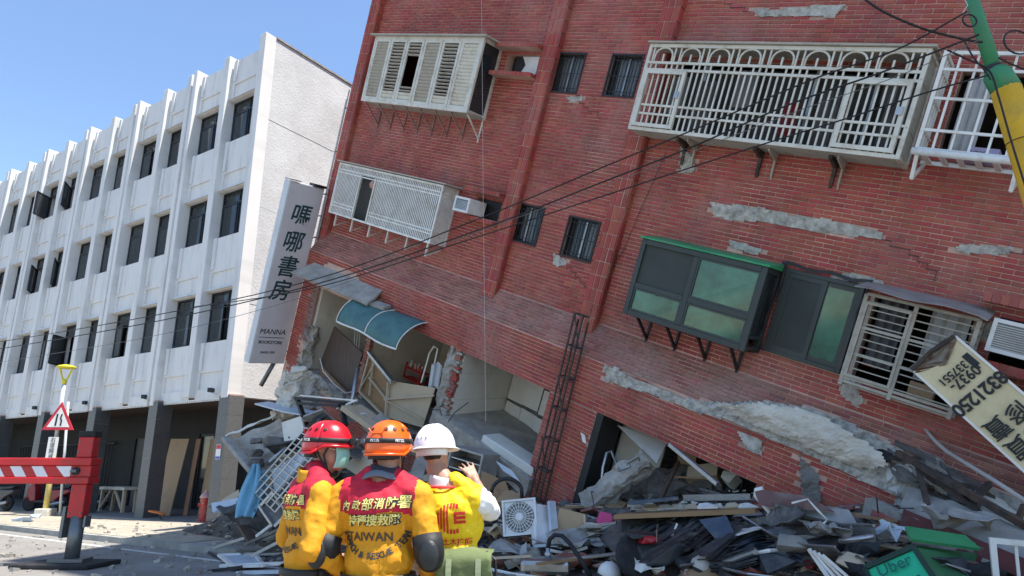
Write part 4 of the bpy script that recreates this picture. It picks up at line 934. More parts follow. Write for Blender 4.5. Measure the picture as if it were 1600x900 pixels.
for i in range(6): MB().lathe([(.03, .28), (.035, .3), (.035, .4), (.012, .43), (.012, .46)], 8, (-.25 + i * .09, rnd(-.08, .08), 0)).build('bottle', (white_pl, hydr_red, wood_pale)[i % 3], e2)
MB().box(-3.4, -1.2, 1.6, 2.1, -3.76, -3.1).build('low_cabinet', wood_dark, rb)
for i in range(3):
    tag(MB().tube([RM @ fl(556 + i * 4, 505 - i, .1), RM @ fl(553 + i * 4, 540, .1), RM @ fl(550 + i * 3, 590, .1)], .008, 5).build('hanging_wire', wire_w), 'thin pale wire hanging in front of the fallen dark door', 'wire', 'hanging wires in the left room')
# doorway on the right: dark jamb, pale inner wall, ceiling panel hanging
MB().box(2.93, 3.07, SY + .01, .3, -3.6, -1.56).build('door_jamb', black_iron, rb)
MB().box(3.0, 3.9, .55, .6, -4.2, -1.5).build('inner_partition', plaster, rb)
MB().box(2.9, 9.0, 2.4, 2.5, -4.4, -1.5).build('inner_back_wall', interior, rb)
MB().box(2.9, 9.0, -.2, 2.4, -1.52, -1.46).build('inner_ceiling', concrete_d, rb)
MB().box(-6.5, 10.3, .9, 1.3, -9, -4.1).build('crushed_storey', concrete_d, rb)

# ------------------------------------------------------------------ rubble mound
TOPS = [(-9, .1), (-8, .3), (-7.2, .9), (-6.2, 1.6), (-5, 1.9), (-3.5, 1.85), (-2, 1.7), (0, 1.35), (2, 1.0), (3, 1.0), (4, 1.05), (6, 1.15), (8, 1.1), (11, 1.0), (13, .8)]
def topa(a):
    for (x0, y0_), (x1, y1_) in zip(TOPS, TOPS[1:]):
        if x0 <= a <= x1: return lerp(y0_, y1_, (a - x0) / (x1 - x0))
    return TOPS[0][1] if a < TOPS[0][0] else TOPS[-1][1]
LINE = []
for k in range(89):
    a = -9 + k * .25; b = (topa(a) - 5.1625 + .402 * a) / .91
    b = max(b, -4.5)
    LINE.append((a, .729 * a + .251 * b, 13.389 - .553 * a - .330 * b, topa(a)))
def mound(x, y):
    bd = 1e9
    for (a, lx, ly, t) in LINE:
        d2 = (x - lx) ** 2 + (y - ly) ** 2
        if d2 < bd: bd = d2; best = (a, lx, ly, t)
    a, lx, ly, t = best; d = (x - lx) * -.604 + (y - ly) * -.797
    w = 3.0 if a < -4 else (3.0 + (a + 4) * .25 if a < 2 else 4.5)
    if d <= 0: h = t
    else:
        k = max(0, 1 - d / w); h = t * k ** 1.25
    if a <= -8.9: h *= max(0, 1 - abs(x - lx))
    if h > .03: h += .12 * noise.fractal(V3(x * 1.3, y * 1.3, 0), .7, 2.1, 4) * min(1, h * 2)
    return max(h, -.05)
XS, YS, X0_, Y0_, ST = 130, 120, -9.5, 4.5, .14
HF = [[mound(X0_ + i * ST, Y0_ + j * ST) for i in range(XS + 1)] for j in range(YS + 1)]
def hm(x, y):
    i = (x - X0_) / ST; j = (y - Y0_) / ST; i0 = int(max(0, min(XS - 1, i))); j0 = int(max(0, min(YS - 1, j)))
    fi = max(0, min(1, i - i0)); fj = max(0, min(1, j - j0))
    return lerp(lerp(HF[j0][i0], HF[j0][i0 + 1], fi), lerp(HF[j0 + 1][i0], HF[j0 + 1][i0 + 1], fi), fj)
mb = MB(); vs = [(X0_ + i * ST, Y0_ + j * ST, HF[j][i]) for j in range(YS + 1) for i in range(XS + 1)]
fs = [(j * (XS + 1) + i, j * (XS + 1) + i + 1, (j + 1) * (XS + 1) + i + 1, (j + 1) * (XS + 1) + i) for j in range(YS) for i in range(XS) if max(HF[j][i], HF[j][i + 1], HF[j + 1][i], HF[j + 1][i + 1]) > .0]
mb._add(vs, fs); tag(mb.build('rubble_mound', dirt_m, smooth=True), 'grey mound of crushed rubble at the foot of the tilted building', 'rubble', kind='stuff')
def onm(x, y, lift=0.):          # where a sight line meets the rubble
    r = ray(x, y); t = 4.; 
    while t < 30:
        p = EYE + r * t
        if p.z <= max(hm(p.x, p.y), 0) + lift: return p
        t += .05
    return p
def hull(s, seed, n=16, flat=1.):
    rs = random.Random(seed); bm = bmesh.new()
    for _ in range(n):
        p = Vector((rs.uniform(-1, 1), rs.uniform(-1, 1), rs.uniform(-1, 1)))
        m_ = max(abs(p.x), abs(p.y), abs(p.z)); p = p / m_ * (.75 + .25 * rs.random())
        bm.verts.new((p.x * s[0], p.y * s[1], p.z * s[2] * flat))
    r_ = bmesh.ops.convex_hull(bm, input=bm.verts)
    bmesh.ops.delete(bm, geom=[g for g in r_['geom_interior'] if isinstance(g, bmesh.types.BMVert)], context='VERTS')
    me = bpy.data.meshes.new('chunk'); bm.to_mesh(me); bm.free(); return me
CHUNKS = []
for k in range(10):
    for mt in (concrete, concrete_d, concrete_l):
        me = hull((1, .7, .5), 100 + k, 18); bm = bmesh.new(); bm.from_mesh(me); bmesh.ops.subdivide_edges(bm, edges=bm.edges, cuts=2, use_grid_fill=True); bmesh.ops.triangulate(bm, faces=bm.faces)
        for v in bm.verts: v.co += noise.noise_vector(v.co * 2.2 + V3(k, 0, 0)) * .13 + noise.noise_vector(v.co * 7 + V3(k, 3, 0)) * .05
        bm.to_mesh(me); bm.free(); me.materials.append(mt); CHUNKS.append(me)
# scattered lumps (things) and crumbs (stuff)
spots = []
rs = random.Random(11)
while len(spots) < 120:
    x, y = rs.uniform(-7.5, 8), rs.uniform(6, 17.5); h = hm(x, y)
    if h < .06: continue
    s = W_ = None
    q_ = V3(x, y, h) - EYE; z = CP * q_.y + SP * q_.z; sx = 800 + 1050 * q_.x / z; sy = 450 - 1050 * (-SP * q_.y + CP * q_.z) / z
    if not (330 < sx < 1640 and sy < 940): continue
    spots.append((x, y, h))
for k, (x, y, h) in enumerate(spots):
    s_ = rs.uniform(.06, .2) if k % 5 else rs.uniform(.2, .36)
    o = inst('concrete_chunk', rs.choice(CHUNKS), None, Matrix.Translation((x, y, h + s_ * .15)) @ Matrix.Rotation(rs.uniform(0, 6), 4, 'Z') @ Matrix.Rotation(rs.uniform(-.6, .6), 4, 'X') @ Matrix.Diagonal((s_, s_, s_, 1)))
    tag(o, 'broken lump of grey concrete lying in the rubble pile', 'concrete chunk', 'concrete lumps in the rubble')
cr = MB(); ct = [hull((1, .8, .5), 300 + k, 9) for k in range(8)]
cd = [([v.co.copy() for v in m_.vertices], [tuple(p.vertices) for p in m_.polygons]) for m_ in ct]
for k in range(11000):
    x, y = rs.uniform(-7.8, 8.5), rs.uniform(5.5, 17.5); h = hm(x, y)
    if h < .02 or rs.random() > .25 + h: continue
    s_ = .012 + .075 * rs.random() ** 4; vs, fs = rs.choice(cd)
    m_ = Matrix.Translation((x, y, h + s_ * .2)) @ Matrix.Rotation(rs.uniform(0, 6), 4, 'Z') @ Matrix.Rotation(rs.uniform(-.9, .9), 4, 'X') @ Matrix.Scale(s_, 4)
    cr.k = rs.choice((0, 0, 1, 1, 2, 3)); cr._add([m_ @ v for v in vs], fs)
o = cr.build('rubble_crumbs', [concrete, concrete_d, concrete_l, brick]); tag(o, 'small broken crumbs of concrete and brick over the rubble pile', 'rubble', kind='stuff')
sp_ = MB(); rs2 = random.Random(5)     # splinters, rods and scraps too many to count
for k in range(2200):
    x, y = rs2.uniform(-7, 8.5), rs2.uniform(6, 16.5); h = hm(x, y)
    if h < .1: continue
    L = rs2.uniform(.06, .22) + .4 * rs2.random() ** 4; d = V3(rs2.uniform(-1, 1), rs2.uniform(-1, 1), rs2.uniform(-.25, .35)).normalized() * L / 2; c_ = V3(x, y, h + .05 + abs(d.z) * .5)
    sp_.k = rs2.choice((0, 0, 1, 2, 3, 3, 3, 4, 0)); w = rs2.choice((.008, .012, .02, .05)); sp_.bar(c_ - d, c_ + d, w, min(w, .02))
o = sp_.build('rubble_scraps', [wood_dark, wood, galv, black_iron, sheet_w]); tag(o, 'tangle of splinters, rods and thin scraps over the rubble pile', 'rubble', kind='stuff')
# ------------------------------------------------------------------ the larger pieces of wreckage
def Q(x, y, l=0.): return onm(x, y, l)
def plank(x0, y0, l0, x1, y1, l1, w, h, mt, name, label, cat, group=None, up=(0, 0, 1), bev=0):
    p, q_ = Q(x0, y0, l0), Q(x1, y1, l1); return tag(MB().bar(p, q_, w, h, up).build(name, mt, bevel=bev), label, cat, group)
def pipe(pts, r, mt, name, label, cat, group=None, n=8): 
    return tag(MB().tube([Q(*p) for p in pts], r, n).build(name, mt, smooth=True), label, cat, group)
def quad(pts, th, mt, name, label, cat, group=None, bev=0):
    return tag(board(name, mt, [Q(*p) for p in pts], th, None, bev=bev), label, cat, group)
def dpt(x, y, d): return P(x, y, d)
def dquad(pts, th, mt, name, label, cat, group=None, bev=0): return tag(board(name, mt, [P(*p) for p in pts], th, None, bev=bev), label, cat, group)
def dbar(a, b, w, h, mt, name, label, cat, group=None, bev=0, up=(0, 0, 1)): return tag(MB().bar(P(*a), P(*b), w, h, up).build(name, mt, bevel=bev), label, cat, group)
def dtube(pts, r, mt, name, label, cat, group=None, n=8): return tag(MB().tube([P(*p) for p in pts], r, n).build(name, mt, smooth=True), label, cat, group)
# -- centre: below the bathroom slab
e_ = empty('oven_cabinet', mat=Matrix.Translation(P(738, 728, 13.2)) @ Matrix.Rotation(R(-30), 4, 'Z') @ Matrix.Rotation(R(14), 4, 'Y')); tag(e_, 'open grey appliance cabinet with shelves under the bathroom slab', 'cabinet')
MB().box(-.38, -.34, -.3, .3, -.3, .3).box(.34, .38, -.3, .3, -.3, .3).box(-.34, .34, -.3, .3, .26, .3).box(-.34, .34, -.3, .3, -.3, -.26).box(-.34, .34, .26, .3, -.26, .26).build('body', sheet_m, e_)
for z in (-.1, .08): MB().box(-.34, .34, -.28, .26, z, z + .02).build('shelf', galv, e_)
dquad([(752, 735, 12.2), (790, 752, 12.0), (806, 800, 11.2), (748, 778, 11.6)], .03, wood, 'brown_panel', 'brown cabinet panel lying tilted below the bathroom slab', 'panel')
dquad([(790, 765, 11.5), (815, 772, 11.4), (812, 790, 11.0), (776, 780, 11.2)], .03, plywood, 'small_panel', 'small tan board on top of the brown panel', 'panel')
dtube([(768, 770, 11.2)] + [(768 + 24 * (1 - math.cos(t)), 770 - 22 * math.sin(t), 11.2) for t in [k * .26 for k in range(1, 12)]] + [(816, 785, 11.2)], .03, black_plastic, 'wheel_hoop', 'black arched wheel hoop standing in the wreckage beside the raised hand', 'hoop')
dquad([(775, 720, 12.4), (800, 735, 12.2), (812, 752, 12.0), (786, 735, 12.2)], .02, sheet_w, 'white_strip', 'white strip of trim under the bathroom slab edge', 'strip')
e_ = empty('fan_unit', mat=Matrix.Translation(P(812, 808, 10.6)) @ Matrix.Rotation(R(-12), 4, 'Z') @ Matrix.Rotation(R(-12), 4, 'X') @ Matrix.Rotation(R(-6), 4, 'Y')); tag(e_, 'white outdoor fan unit with round grille among the wreckage', 'fan unit')
MB().box(-.24, .24, .0, .25, -.24, .24).build('casing', white_pl, e_, bevel=.02)
rim(MB(), -.26, .26, -.26, .26, 0, .03, .03).build('front_frame', white_pl, e_)
MB().lathe([(.2, -.005), (.22, 0), (.22, .01), (.2, .012)], 24, (0, 0, 0), Matrix.Rotation(R(90), 3, 'X')).build('fan_recess', M('fan_recess_grey', (.14, .14, .135), .7), e_)
for k in range(24): 
    t = k * 2 * math.pi / 24; MB().bar((.05 * math.cos(t), -.03, .05 * math.sin(t)), (.23 * math.cos(t), -.02, .23 * math.sin(t)), .009).build('spoke', white_pl, e_)
for r_ in (.1, .15, .2): MB().tube([(r_ * math.cos(t), -.026, r_ * math.sin(t)) for t in [k * math.pi / 12 for k in range(25)]], .004, 4).build('ring', white_pl, e_)
MB().lathe([(.06, 0), (.06, .02), (.05, .03)], 16, (0, -.02, 0), Matrix.Rotation(R(90), 3, 'X')).build('hub', white_pl, e_)
dquad([(832, 785, 10.7), (862, 790, 10.9), (866, 850, 10.4), (838, 846, 10.3)], .12, white_pl, 'crumpled_casing', 'crumpled white appliance casing right of the fan unit', 'casing', bev=.02)
dquad([(858, 782, 10.7), (868, 783, 10.8), (872, 825, 10.5), (862, 828, 10.4)], .05, sheet_w, 'pale_plate', 'narrow pale plate standing behind the plywood box', 'plate')
e_ = empty('steel_sink', mat=Matrix.Translation(Q(853, 884, .12)) @ Matrix.Rotation(R(-8), 4, 'Z')); tag(e_, 'upturned stainless steel sink with its drain tail at the bottom edge', 'sink')
q = MB(); q.box(-.32, .32, -.22, .22, -.1, .1); q.build('basin', stainless, e_, bevel=.06); MB().lathe([(.045, .1), (.045, .16), (.03, .17), (.03, .22)], 12, (.03, 0, 0)).build('drain_tail', galv, e_, smooth=True)
q = MB(); q.tube([V3(.03, 0, .22), V3(.05, 0, .32), V3(.12, 0, .38), V3(.22, 0, .37), V3(.32, -.02, .28), V3(.45, -.1, .1), V3(.58, -.2, -.08)], .03, 8); q.build('hose', rubber, e_, smooth=True)
e_ = empty('plywood_box', mat=Matrix.Translation(Q(889, 822, .22)) @ Matrix.Rotation(R(-15), 4, 'Z') @ Matrix.Rotation(R(-18), 4, 'X') @ Matrix.Rotation(R(12), 4, 'Y')); tag(e_, 'square plywood board tilted up beside the pink pad', 'board')
MB().box(-.2, .2, -.02, .02, -.22, .22).build('board', plywood, e_); MB().bar((.2, -.03, .2), (.34, -.1, -.3), .03).build('strut', wood_pale, e_)
e_ = empty('pink_pad', mat=Matrix.Translation(Q(943, 815, .2)) @ Matrix.Rotation(R(-20), 4, 'Z') @ Matrix.Rotation(R(-10), 4, 'X') @ Matrix.Rotation(R(10), 4, 'Y')); tag(e_, 'bright pink plastic pad lying on the dust', 'pad')
MB().prism([(-.12, 0, -.02), (-.08, 0, .14), (.1, 0, .13), (.13, 0, .05), (.08, 0, -.14), (.02, 0, -.16), (-.06, 0, -.1)], (0, .03, 0)).build('pad', pink, e_, bevel=.012)
pipe([(935, 800, .05), (938, 770, .35), (942, 730, .75), (948, 708, .95), (955, 704, .98), (962, 722, .8), (968, 735, .7), (985, 728, .75)], .022, galv, 'bent_tube', 'bent grey tube standing upright before the doorway', 'tube')
# fallen rough beam in the doorway and layered slabs behind it
def beam(name, p, q_, r, mt, label, group=None, amp=.08): return tag(rough_col(name, p, q_, r, mt, None, amp=amp, seg=20), label, 'beam', group)
beam('fallen_beam', P(915, 790, 11.8), P(1012, 718, 11.6), .16, concrete, 'rough broken concrete beam lying across the doorway')
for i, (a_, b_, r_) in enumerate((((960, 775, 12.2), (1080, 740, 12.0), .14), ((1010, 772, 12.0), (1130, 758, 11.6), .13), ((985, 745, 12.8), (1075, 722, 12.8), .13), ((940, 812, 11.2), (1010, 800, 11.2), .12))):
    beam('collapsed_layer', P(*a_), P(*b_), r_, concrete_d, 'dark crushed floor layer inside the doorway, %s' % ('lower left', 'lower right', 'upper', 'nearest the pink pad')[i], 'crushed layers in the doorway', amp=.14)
dquad([(965, 664, 12.0), (1042, 692, 11.6), (1026, 724, 11.4)], .03, M('white_panel', (.42, .41, .38), .7), 'ceiling_panel', 'triangular white ceiling panel hanging in the doorway', 'panel')
dbar((1046, 694, 11.2), (1122, 757, 10.4), .07, .07, galv, 'steel_tube', 'shiny square steel tube leaning out of the doorway', 'tube', bev=.01)
dquad([(1060, 700, 12.2), (1090, 706, 12.0), (1085, 728, 12.0), (1058, 724, 12.2)], .3, plywood, 'carton', 'brown carton behind the leaning steel tube', 'carton')
dquad([(1075, 728, 11.7), (1122, 722, 11.5), (1120, 742, 11.4), (1072, 748, 11.6)], .3, wood_pale, 'carton', 'pale carton box right of the brown carton', 'carton')
dquad([(1130, 735, 11.2), (1152, 740, 11.0), (1138, 755, 11.0), (1126, 745, 11.1)], .2, cream, 'carton', 'small tilted cream carton at the end of the steel tube', 'carton')
dbar((1060, 722, 11.6), (1030, 785, 10.9), .06, .06, wood_dark, 'timber_prop', 'brown timber prop leaning under the cartons', 'timber')
dbar((1050, 745, 11.5), (1120, 748, 11.2), .04, .03, wood, 'timber_batten', 'thin timber batten lying under the pale carton', 'timber')
dquad([(907, 615 + 60, 11.9), (914, 680, 11.9), (916, 694, 11.9), (910, 690, 11.9)], .004, cream_w, 'paper_scrap', 'white scrap of paper stuck on the inner door wall', 'paper')
# table board with dark boards under it
plank(966, 806, .42, 1182, 797, .42, .5, .06, wood, 'table_board', 'long brown board with white dust bridging over dark boards', 'board')
for i in range(9):
    x = 985 + i * 21; quad([(x, 797 - i * .3, .46), (x + 20 + 6 * (i % 3), 796 - i * .3, .46), (x + 16, 790 - i * .4, .46), (x + 3, 791 - i * .3, .46)], .015 + .01 * (i % 2), (concrete_l, wood_pale, cream_w)[i % 3], 'dust_flake', 'flat pale flake lying on the long brown board', 'flake', 'flakes on the brown board')
plank(985, 785, .6, 1060, 778, .6, .35, .04, blue_sheet, 'slate_board', 'flat slate blue board behind the long brown board', 'board')
quad([(933, 836, .1), (975, 884, .12), (1062, 822, .35), (1000, 805, .35)], .04, sheet_d, 'fallen_sheet', 'dark grey panel tilted like a diamond below the brown board', 'panel')
quad([(970, 812, .32), (1010, 808, .38), (1010, 838, .3), (972, 832, .26)], .03, dark_board, 'black_box_side', 'black board standing under the long brown board', 'board')
quad([(966, 846, .22), (982, 838, .24), (990, 845, .24), (968, 858, .2)], .01, cream_w, 'white_flake', 'white triangular scrap on the dark diamond panel', 'scrap')
rs3 = random.Random(21)
def bundle(cx_, cy_, n_, dx, dy, spread, lift, L, mt, label, group, nm='roofing_strip', w=.09):
    for i in range(n_):
        t = (i - n_ / 2) / n_; ox, oy = cx_ + spread[0] * t + rs3.uniform(-4, 4), cy_ + spread[1] * t + rs3.uniform(-3, 3); k = rs3.uniform(.75, 1.1); ll = lift + .012 * i * rs3.random()
        p, q_ = Q(ox - dx * k, oy - dy * k, ll), Q(ox + dx * k, oy + dy * k, ll + rs3.uniform(-.03, .05))
        m_ = MB(); mid = (p + q_) / 2 + V3(0, 0, rs3.uniform(-.05, .03)); wv = w * rs3.uniform(.7, 1.2)
        m_.bar(p, mid, wv, .014); m_.bar(mid, q_, wv, .014); tag(m_.build(nm, mt), label, 'slat', group)
bundle(1030, 838, 13, 38, -22, (30, 40), .32, .6, dark_board, 'black roofing strip in the fanned bundle on the dark diamond panel', 'strips on the dark panel')
bundle(1105, 832, 15, 36, -28, (90, 44), .28, .6, dark_board, 'black roofing strip in the steep stack left of the slate board', 'strips beside the slate board')
bundle(1135, 865, 12, 42, -8, (40, 50), .2, .6, dark_board, 'black roofing strip in the flat stack above the white helmet', 'strips above the helmet')
quad([(1092, 812, .45), (1135, 806, .48), (1150, 838, .38), (1118, 842, .36)], .03, blue_sheet, 'slate_sheet', 'dark slate sheet sloping over the black roofing strips', 'sheet')
pl = plank(1058, 818, .5, 1040, 862, .2, .022, .022, white_pl, 'white_rod', 'thin white handle leaning above the crushed scooter', 'handle')
# crushed scooter, helmets
e_ = empty('crushed_scooter', mat=Matrix.Translation(Q(1045, 884, .1)) @ Matrix.Rotation(R(20), 4, 'Z')); tag(e_, 'crushed dark scooter lying under the strips at the bottom edge', 'scooter')
MB().lathe([(.2, -.05), (.25, -.05), (.27, 0), (.25, .05), (.2, .05)], 20, (-.45, 0, .12), Matrix.Rotation(R(70), 3, 'X')).build('tyre', rubber, e_, smooth=True)
for (p, s, mt, nm) in (((-.1, 0, .16), (.35, .2, .14), scoot_grey, 'body'), ((.25, .05, .2), (.28, .18, .1), black_plastic, 'seat'), ((-.32, -.1, .34), (.12, .1, .07), M('tail_red', (.35, .02, .03), .25), 'tail_lamp'), ((-.35, 0, .36), (.2, .15, .05), black_plastic, 'fender'), ((.15, -.2, .05), (.18, .1, .1), scoot_grey, 'side_cover')):
    me = hull(s, hash(nm) % 97, 24); me.materials.append(mt); o = inst(nm, me, e_, Matrix.Translation(p)); bvl = o.modifiers.new('bevel', 'BEVEL'); bvl.width = .025; bvl.segments = 2
MB().tube([(-.3, -.25, .3), (-.2, -.1, .42), (0, .2, .46), (.1, .35, .4)], .014, 6).build('handlebar', chrome, e_)
pl = MB().box(.02, .16, -.31, -.3, -.06, .06); pl.build('number_plate', sign_white, e_)
for (x, y, l, lab) in ((1098, 884, .14, 'white open helmet lying beside the crushed scooter'), (952, 896, .1, 'white plastic jug top at the bottom edge below the pink pad')):
    e_ = empty('helmet' if 'helmet' in lab else 'jug', mat=Matrix.Translation(Q(x, y, l)) @ Matrix.Rotation(R(25), 4, 'Y') @ Matrix.Rotation(R(30), 4, 'Z')); tag(e_, lab, 'helmet' if 'helmet' in lab else 'jug')
    MB().lathe([(.135, -.06), (.14, 0), (.128, .06), (.09, .11), (.04, .135), (.004, .14)], 18).build('shell', white_pl, e_, smooth=True)
    MB().lathe([(.136, -.085), (.142, -.075), (.142, -.055), (.136, -.05)], 18).build('rim', black_plastic, e_, smooth=True)
# metal channel, shelves
ch = empty('metal_channel'); tag(ch, 'large bent grey metal channel lying across the rubble', 'metal channel')
def chf(u, v):
    p = lerp(Q(1186, 818, .3), Q(1338, 868, .3), u); d = (Q(1338, 868, .3) - Q(1186, 818, .3)).normalized(); s = d.cross(V3(0, 0, 1)).normalized(); s = s if s.y < 0 else -s
    an = lerp(-.3, 2.6, v); return p + s * (-.28 * math.cos(an)) * (1 + .0 * u) + V3(0, 0, .22 - .26 * math.sin(an)) + V3(0, 0, -.1 * math.sin(u * 3.1)) + noise.noise_vector(p * 3 + V3(0, 0, v)) * .02
MB().grid(24, 10, chf).build('channel', sheet_d, ch, smooth=True, solid=.012)
MB().tube([chf(k / 12, 1) for k in range(13)], .016, 6).build('rolled_edge', galv, ch); MB().tube([chf(k / 12, 0) for k in range(13)], .016, 6).build('rolled_edge', galv, ch)
quad([(1205, 800, .45), (1345, 828, .45), (1330, 802, .55), (1215, 783, .62)], .06, sheet_m, 'grey_shelf', 'dusty grey metal shelf behind the bent channel', 'shelf')
quad([(1190, 790, .6), (1305, 800, .55), (1262, 775, .7), (1180, 764, .75)], .05, M('dull_red_slab', (.16, .09, .085), .9, dirt=(.3, .28, .25), damt=.7), 'red_slab', 'dull red roof slab edge above the grey shelf', 'slab')
pipe([(1208, 822, .3), (1203, 800, .45), (1190, 785, .6), (1181, 774, .7), (1182, 766, .75), (1192, 764, .75)], .035, cream_w, 'curved_pipe', 'curved white pipe hooked over the metal shelf', 'pipe')
pipe([(1238, 786, .7), (1262, 780, .7), (1280, 800, .6), (1292, 812, .5), (1287, 818, .5)], .013, cream_w, 'bent_rod', 'thin bent white rod on the grey shelf', 'rod')
pipe([(1312, 846, .45), (1340, 842, .5), (1365, 838, .5)], .03, galv, 'short_pipe', 'short pale pipe at the end of the metal channel', 'pipe')
plank(1068, 778, .45, 1172, 776, .4, .16, .08, concrete, 'slab_edge', 'narrow dusty slab edge above the long brown board', 'slab')
plank(1143, 835, .35, 1182, 824, .4, .16, .02, cream_w, 'white_board', 'short white board left of the bent channel', 'board')
plank(1122, 882, .25, 1182, 860, .3, .22, .04, concrete, 'grey_tile', 'flat grey plate right of the white helmet', 'plate')
# stack of slate blue boards
for i in range(8):
    tag(MB().grid(10, 2, lambda u, v: Q(1146 + 105 * u + 4 * (i % 3), 900 - 30 * math.sin(u * 2.2 + .4) - 5 * i + 6 * v * 0, .12 + .02 * i) + V3(.1 * v, .5 * v, .02 * v)).build('blue_board', blue_sheet, solid=.014), 'slate blue flexible board, %s in the sagging stack' % ('lowest', 'second from the bottom', 'third from the bottom', 'fourth from the bottom', 'fifth from the bottom', 'third from the top', 'second from the top', 'topmost')[i], 'board', 'sagging blue boards')
for i in range(4): plank(1264 + i * 7, 858 + i * 3, .42, 1296 + i * 11, 905, .2, .035, .03, cream_w, 'white_batten', 'white plastic batten, %s of the four below the channel' % ('leftmost', 'second from the left', 'third from the left', 'rightmost')[i], 'batten', 'white battens')
# delivery bag
c0 = [Q(1352, 888, .30), Q(1428, 855, .5), Q(1462, 906, .30), Q(1372, 935, .1)]
bg_ = empty('delivery_bag'); tag(bg_, 'open bright green food delivery bag among the wreckage at the bottom right', 'bag')
n_ = (c0[1] - c0[0]).cross(c0[3] - c0[0]).normalized(); n_ = n_ if n_.y < 0 else -n_
board('front_panel', bag_green, c0, .02, bg_)
for a_, b_ in ((0, 1), (1, 2), (3, 0)): MB().bar(c0[a_] + n_ * .012, c0[b_] + n_ * .012, .05, .03, n_).build('piping', M('bag_piping', (.02, .05, .035), .7), bg_)
board('side_panel', bag_dark, [c0[1], c0[1] + V3(.62, .25, -.1), c0[2] + V3(.6, .25, -.1), c0[2]], .015, bg_)
board('lid_flap', M('flap_green', (.04, .26, .10), .65), [c0[1] + V3(0, .05, .05), c0[1] + V3(.72, .12, -.05), c0[1] + V3(.7, .3, .06), c0[1] + V3(.1, .3, .15)], .03, bg_)
board('inner_bag', bag_dark, [c0[1] + V3(.1, .2, 0), c0[1] + V3(.85, .35, -.1), c0[1] + V3(.85, .1, -.45), c0[1] + V3(.15, 0, -.45)], .02, bg_)
X_ = (c0[1] - c0[0]).normalized(); Z_ = n_ if X_.cross(n_).z < 0 else n_; Y_ = n_.cross(X_).normalized(); bm_ = frame(lerp(lerp(c0[0], c0[1], .52), lerp(c0[3], c0[2], .52), .30) + n_ * .024, X_, Y_, n_)
text_obj('lettering', 'Uber', .17, M('bag_ink', (.01, .13, .10), .6), bg_, bm_, extrude=.001)
text_obj('lettering', 'Eats', .17, MATS['bag_ink'], bg_, bm_ @ Matrix.Translation((.06, -.19, 0)), extrude=.001)
# right: bent sheet, brick slab, beams and steel frame
sh = empty('bent_white_sheet'); tag(sh, 'crumpled white metal sheet hanging from the steel frame', 'metal sheet')
MB().grid(10, 12, lambda u, v: P(lerp(1386, 1432, u) + 8 * v, lerp(722, 796, v) - 6 * u, lerp(9.2, 9.0, u)) + noise.noise_vector(V3(u * 4, v * 5, 1)) * .1).build('sheet', M('bent_sheet_paint', (.5, .5, .49), .5, dirt=(.3, .28, .25), damt=.5), sh, solid=.01)
MB().bar(P(1376, 715, 9.2), P(1436, 716, 9.0), .08, .05).build('rolled_top', black_iron, sh); MB().bar(P(1372, 708, 9.2), P(1388, 716, 9.2), .16, .12).build('corner_block', rubber, sh)
e_ = empty('brick_slab'); tag(e_, 'fallen slab edge faced with upright red bricks', 'slab')
p0, p1 = P(1362, 794, 8.9), P(1466, 838, 8.3); d = p1 - p0
MB().bar(p0 + V3(0, .12, -.0), p1 + V3(0, .12, -.0), .18, .26).build('core', concrete, e_)
for i in range(10): 
    c_ = p0 + d * ((i + .5) / 10) + V3(-.01, .005, -.02); MB().obox(c_, d / 10 * .46, (0, .03, 0), V3(.03, 0, .105)).build('brick', brick, e_)
slab('fallen_beam', [P(1405, 800, 8.6), P(1640, 905, 6.6), P(1640, 840, 7.2), P(1415, 758, 9.0)], .30, concrete, None, amp=.03); tag(bpy.context.scene.collection.objects[-1], 'long fallen concrete beam sloping down to the right edge', 'beam')
dquad([(1412, 795, 8.55), (1600, 872, 6.9), (1600, 905, 6.8), (1405, 822, 8.5)], .02, M('beam_red_face', (.14, .045, .04), .85, dirt=(.2, .17, .15), damt=.5), 'red_beam_face', 'dark red faced side of the long fallen beam', 'panel')
slab('concrete_plank', [P(1368, 850, 8.3), P(1500, 872, 7.7), P(1510, 850, 8.0), P(1378, 830, 8.7)], .16, concrete, None, amp=.05); tag(bpy.context.scene.collection.objects[-1], 'broken concrete plank behind the delivery bag', 'slab')
slab('broken_slab', [P(1430, 740, 9.5), P(1640, 838, 8.2), P(1640, 760, 9.6), P(1450, 700, 10.2)], .14, concrete, None, amp=.12); tag(bpy.context.scene.collection.objects[-1], 'broken floor slab under the steel frame', 'slab')
dquad([(1512, 842, 7.6), (1560, 866, 7.2), (1556, 905, 7.0), (1500, 870, 7.5)], .03, M('dark_red_door', (.11, .035, .03), .7), 'dark_red_panel', 'dark red panel with a handle near the white window frame', 'panel')
e_ = empty('steel_scaffold'); tag(e_, 'bent dark steel angle frame lying across the rubble at the right', 'steel frame')
for a_, b_, w_ in (((1402, 707, 9.0), (1610, 826, 7.4), .07), ((1440, 735, 8.9), (1610, 858, 7.3), .05), ((1432, 722, 8.8), (1466, 852, 8.2), .06), ((1456, 735, 8.9), (1440, 790, 8.6), .05), ((1530, 775, 8.2), (1515, 815, 8.0), .07), ((1546, 756, 8.3), (1520, 782, 8.1), .06), ((1588, 818, 7.6), (1600, 790, 7.8), .05), ((1470, 740, 8.8), (1455, 765, 8.7), .05), ((1440, 725, 9.0), (1475, 780, 8.6), .03), ((1435, 760, 8.8), (1590, 838, 7.6), .03)):
    MB().bar(P(*a_), P(*b_), w_).build('angle_bar', rust, e_)
dtube([(1430, 652, 9.4), (1462, 690, 9.0), (1480, 706, 8.8), (1555, 752, 8.0), (1610, 788, 7.4)], .025, M('pale_conduit', (.42, .39, .36), .6), 'pale_conduit', 'long pale bent conduit running down to the right edge', 'conduit')
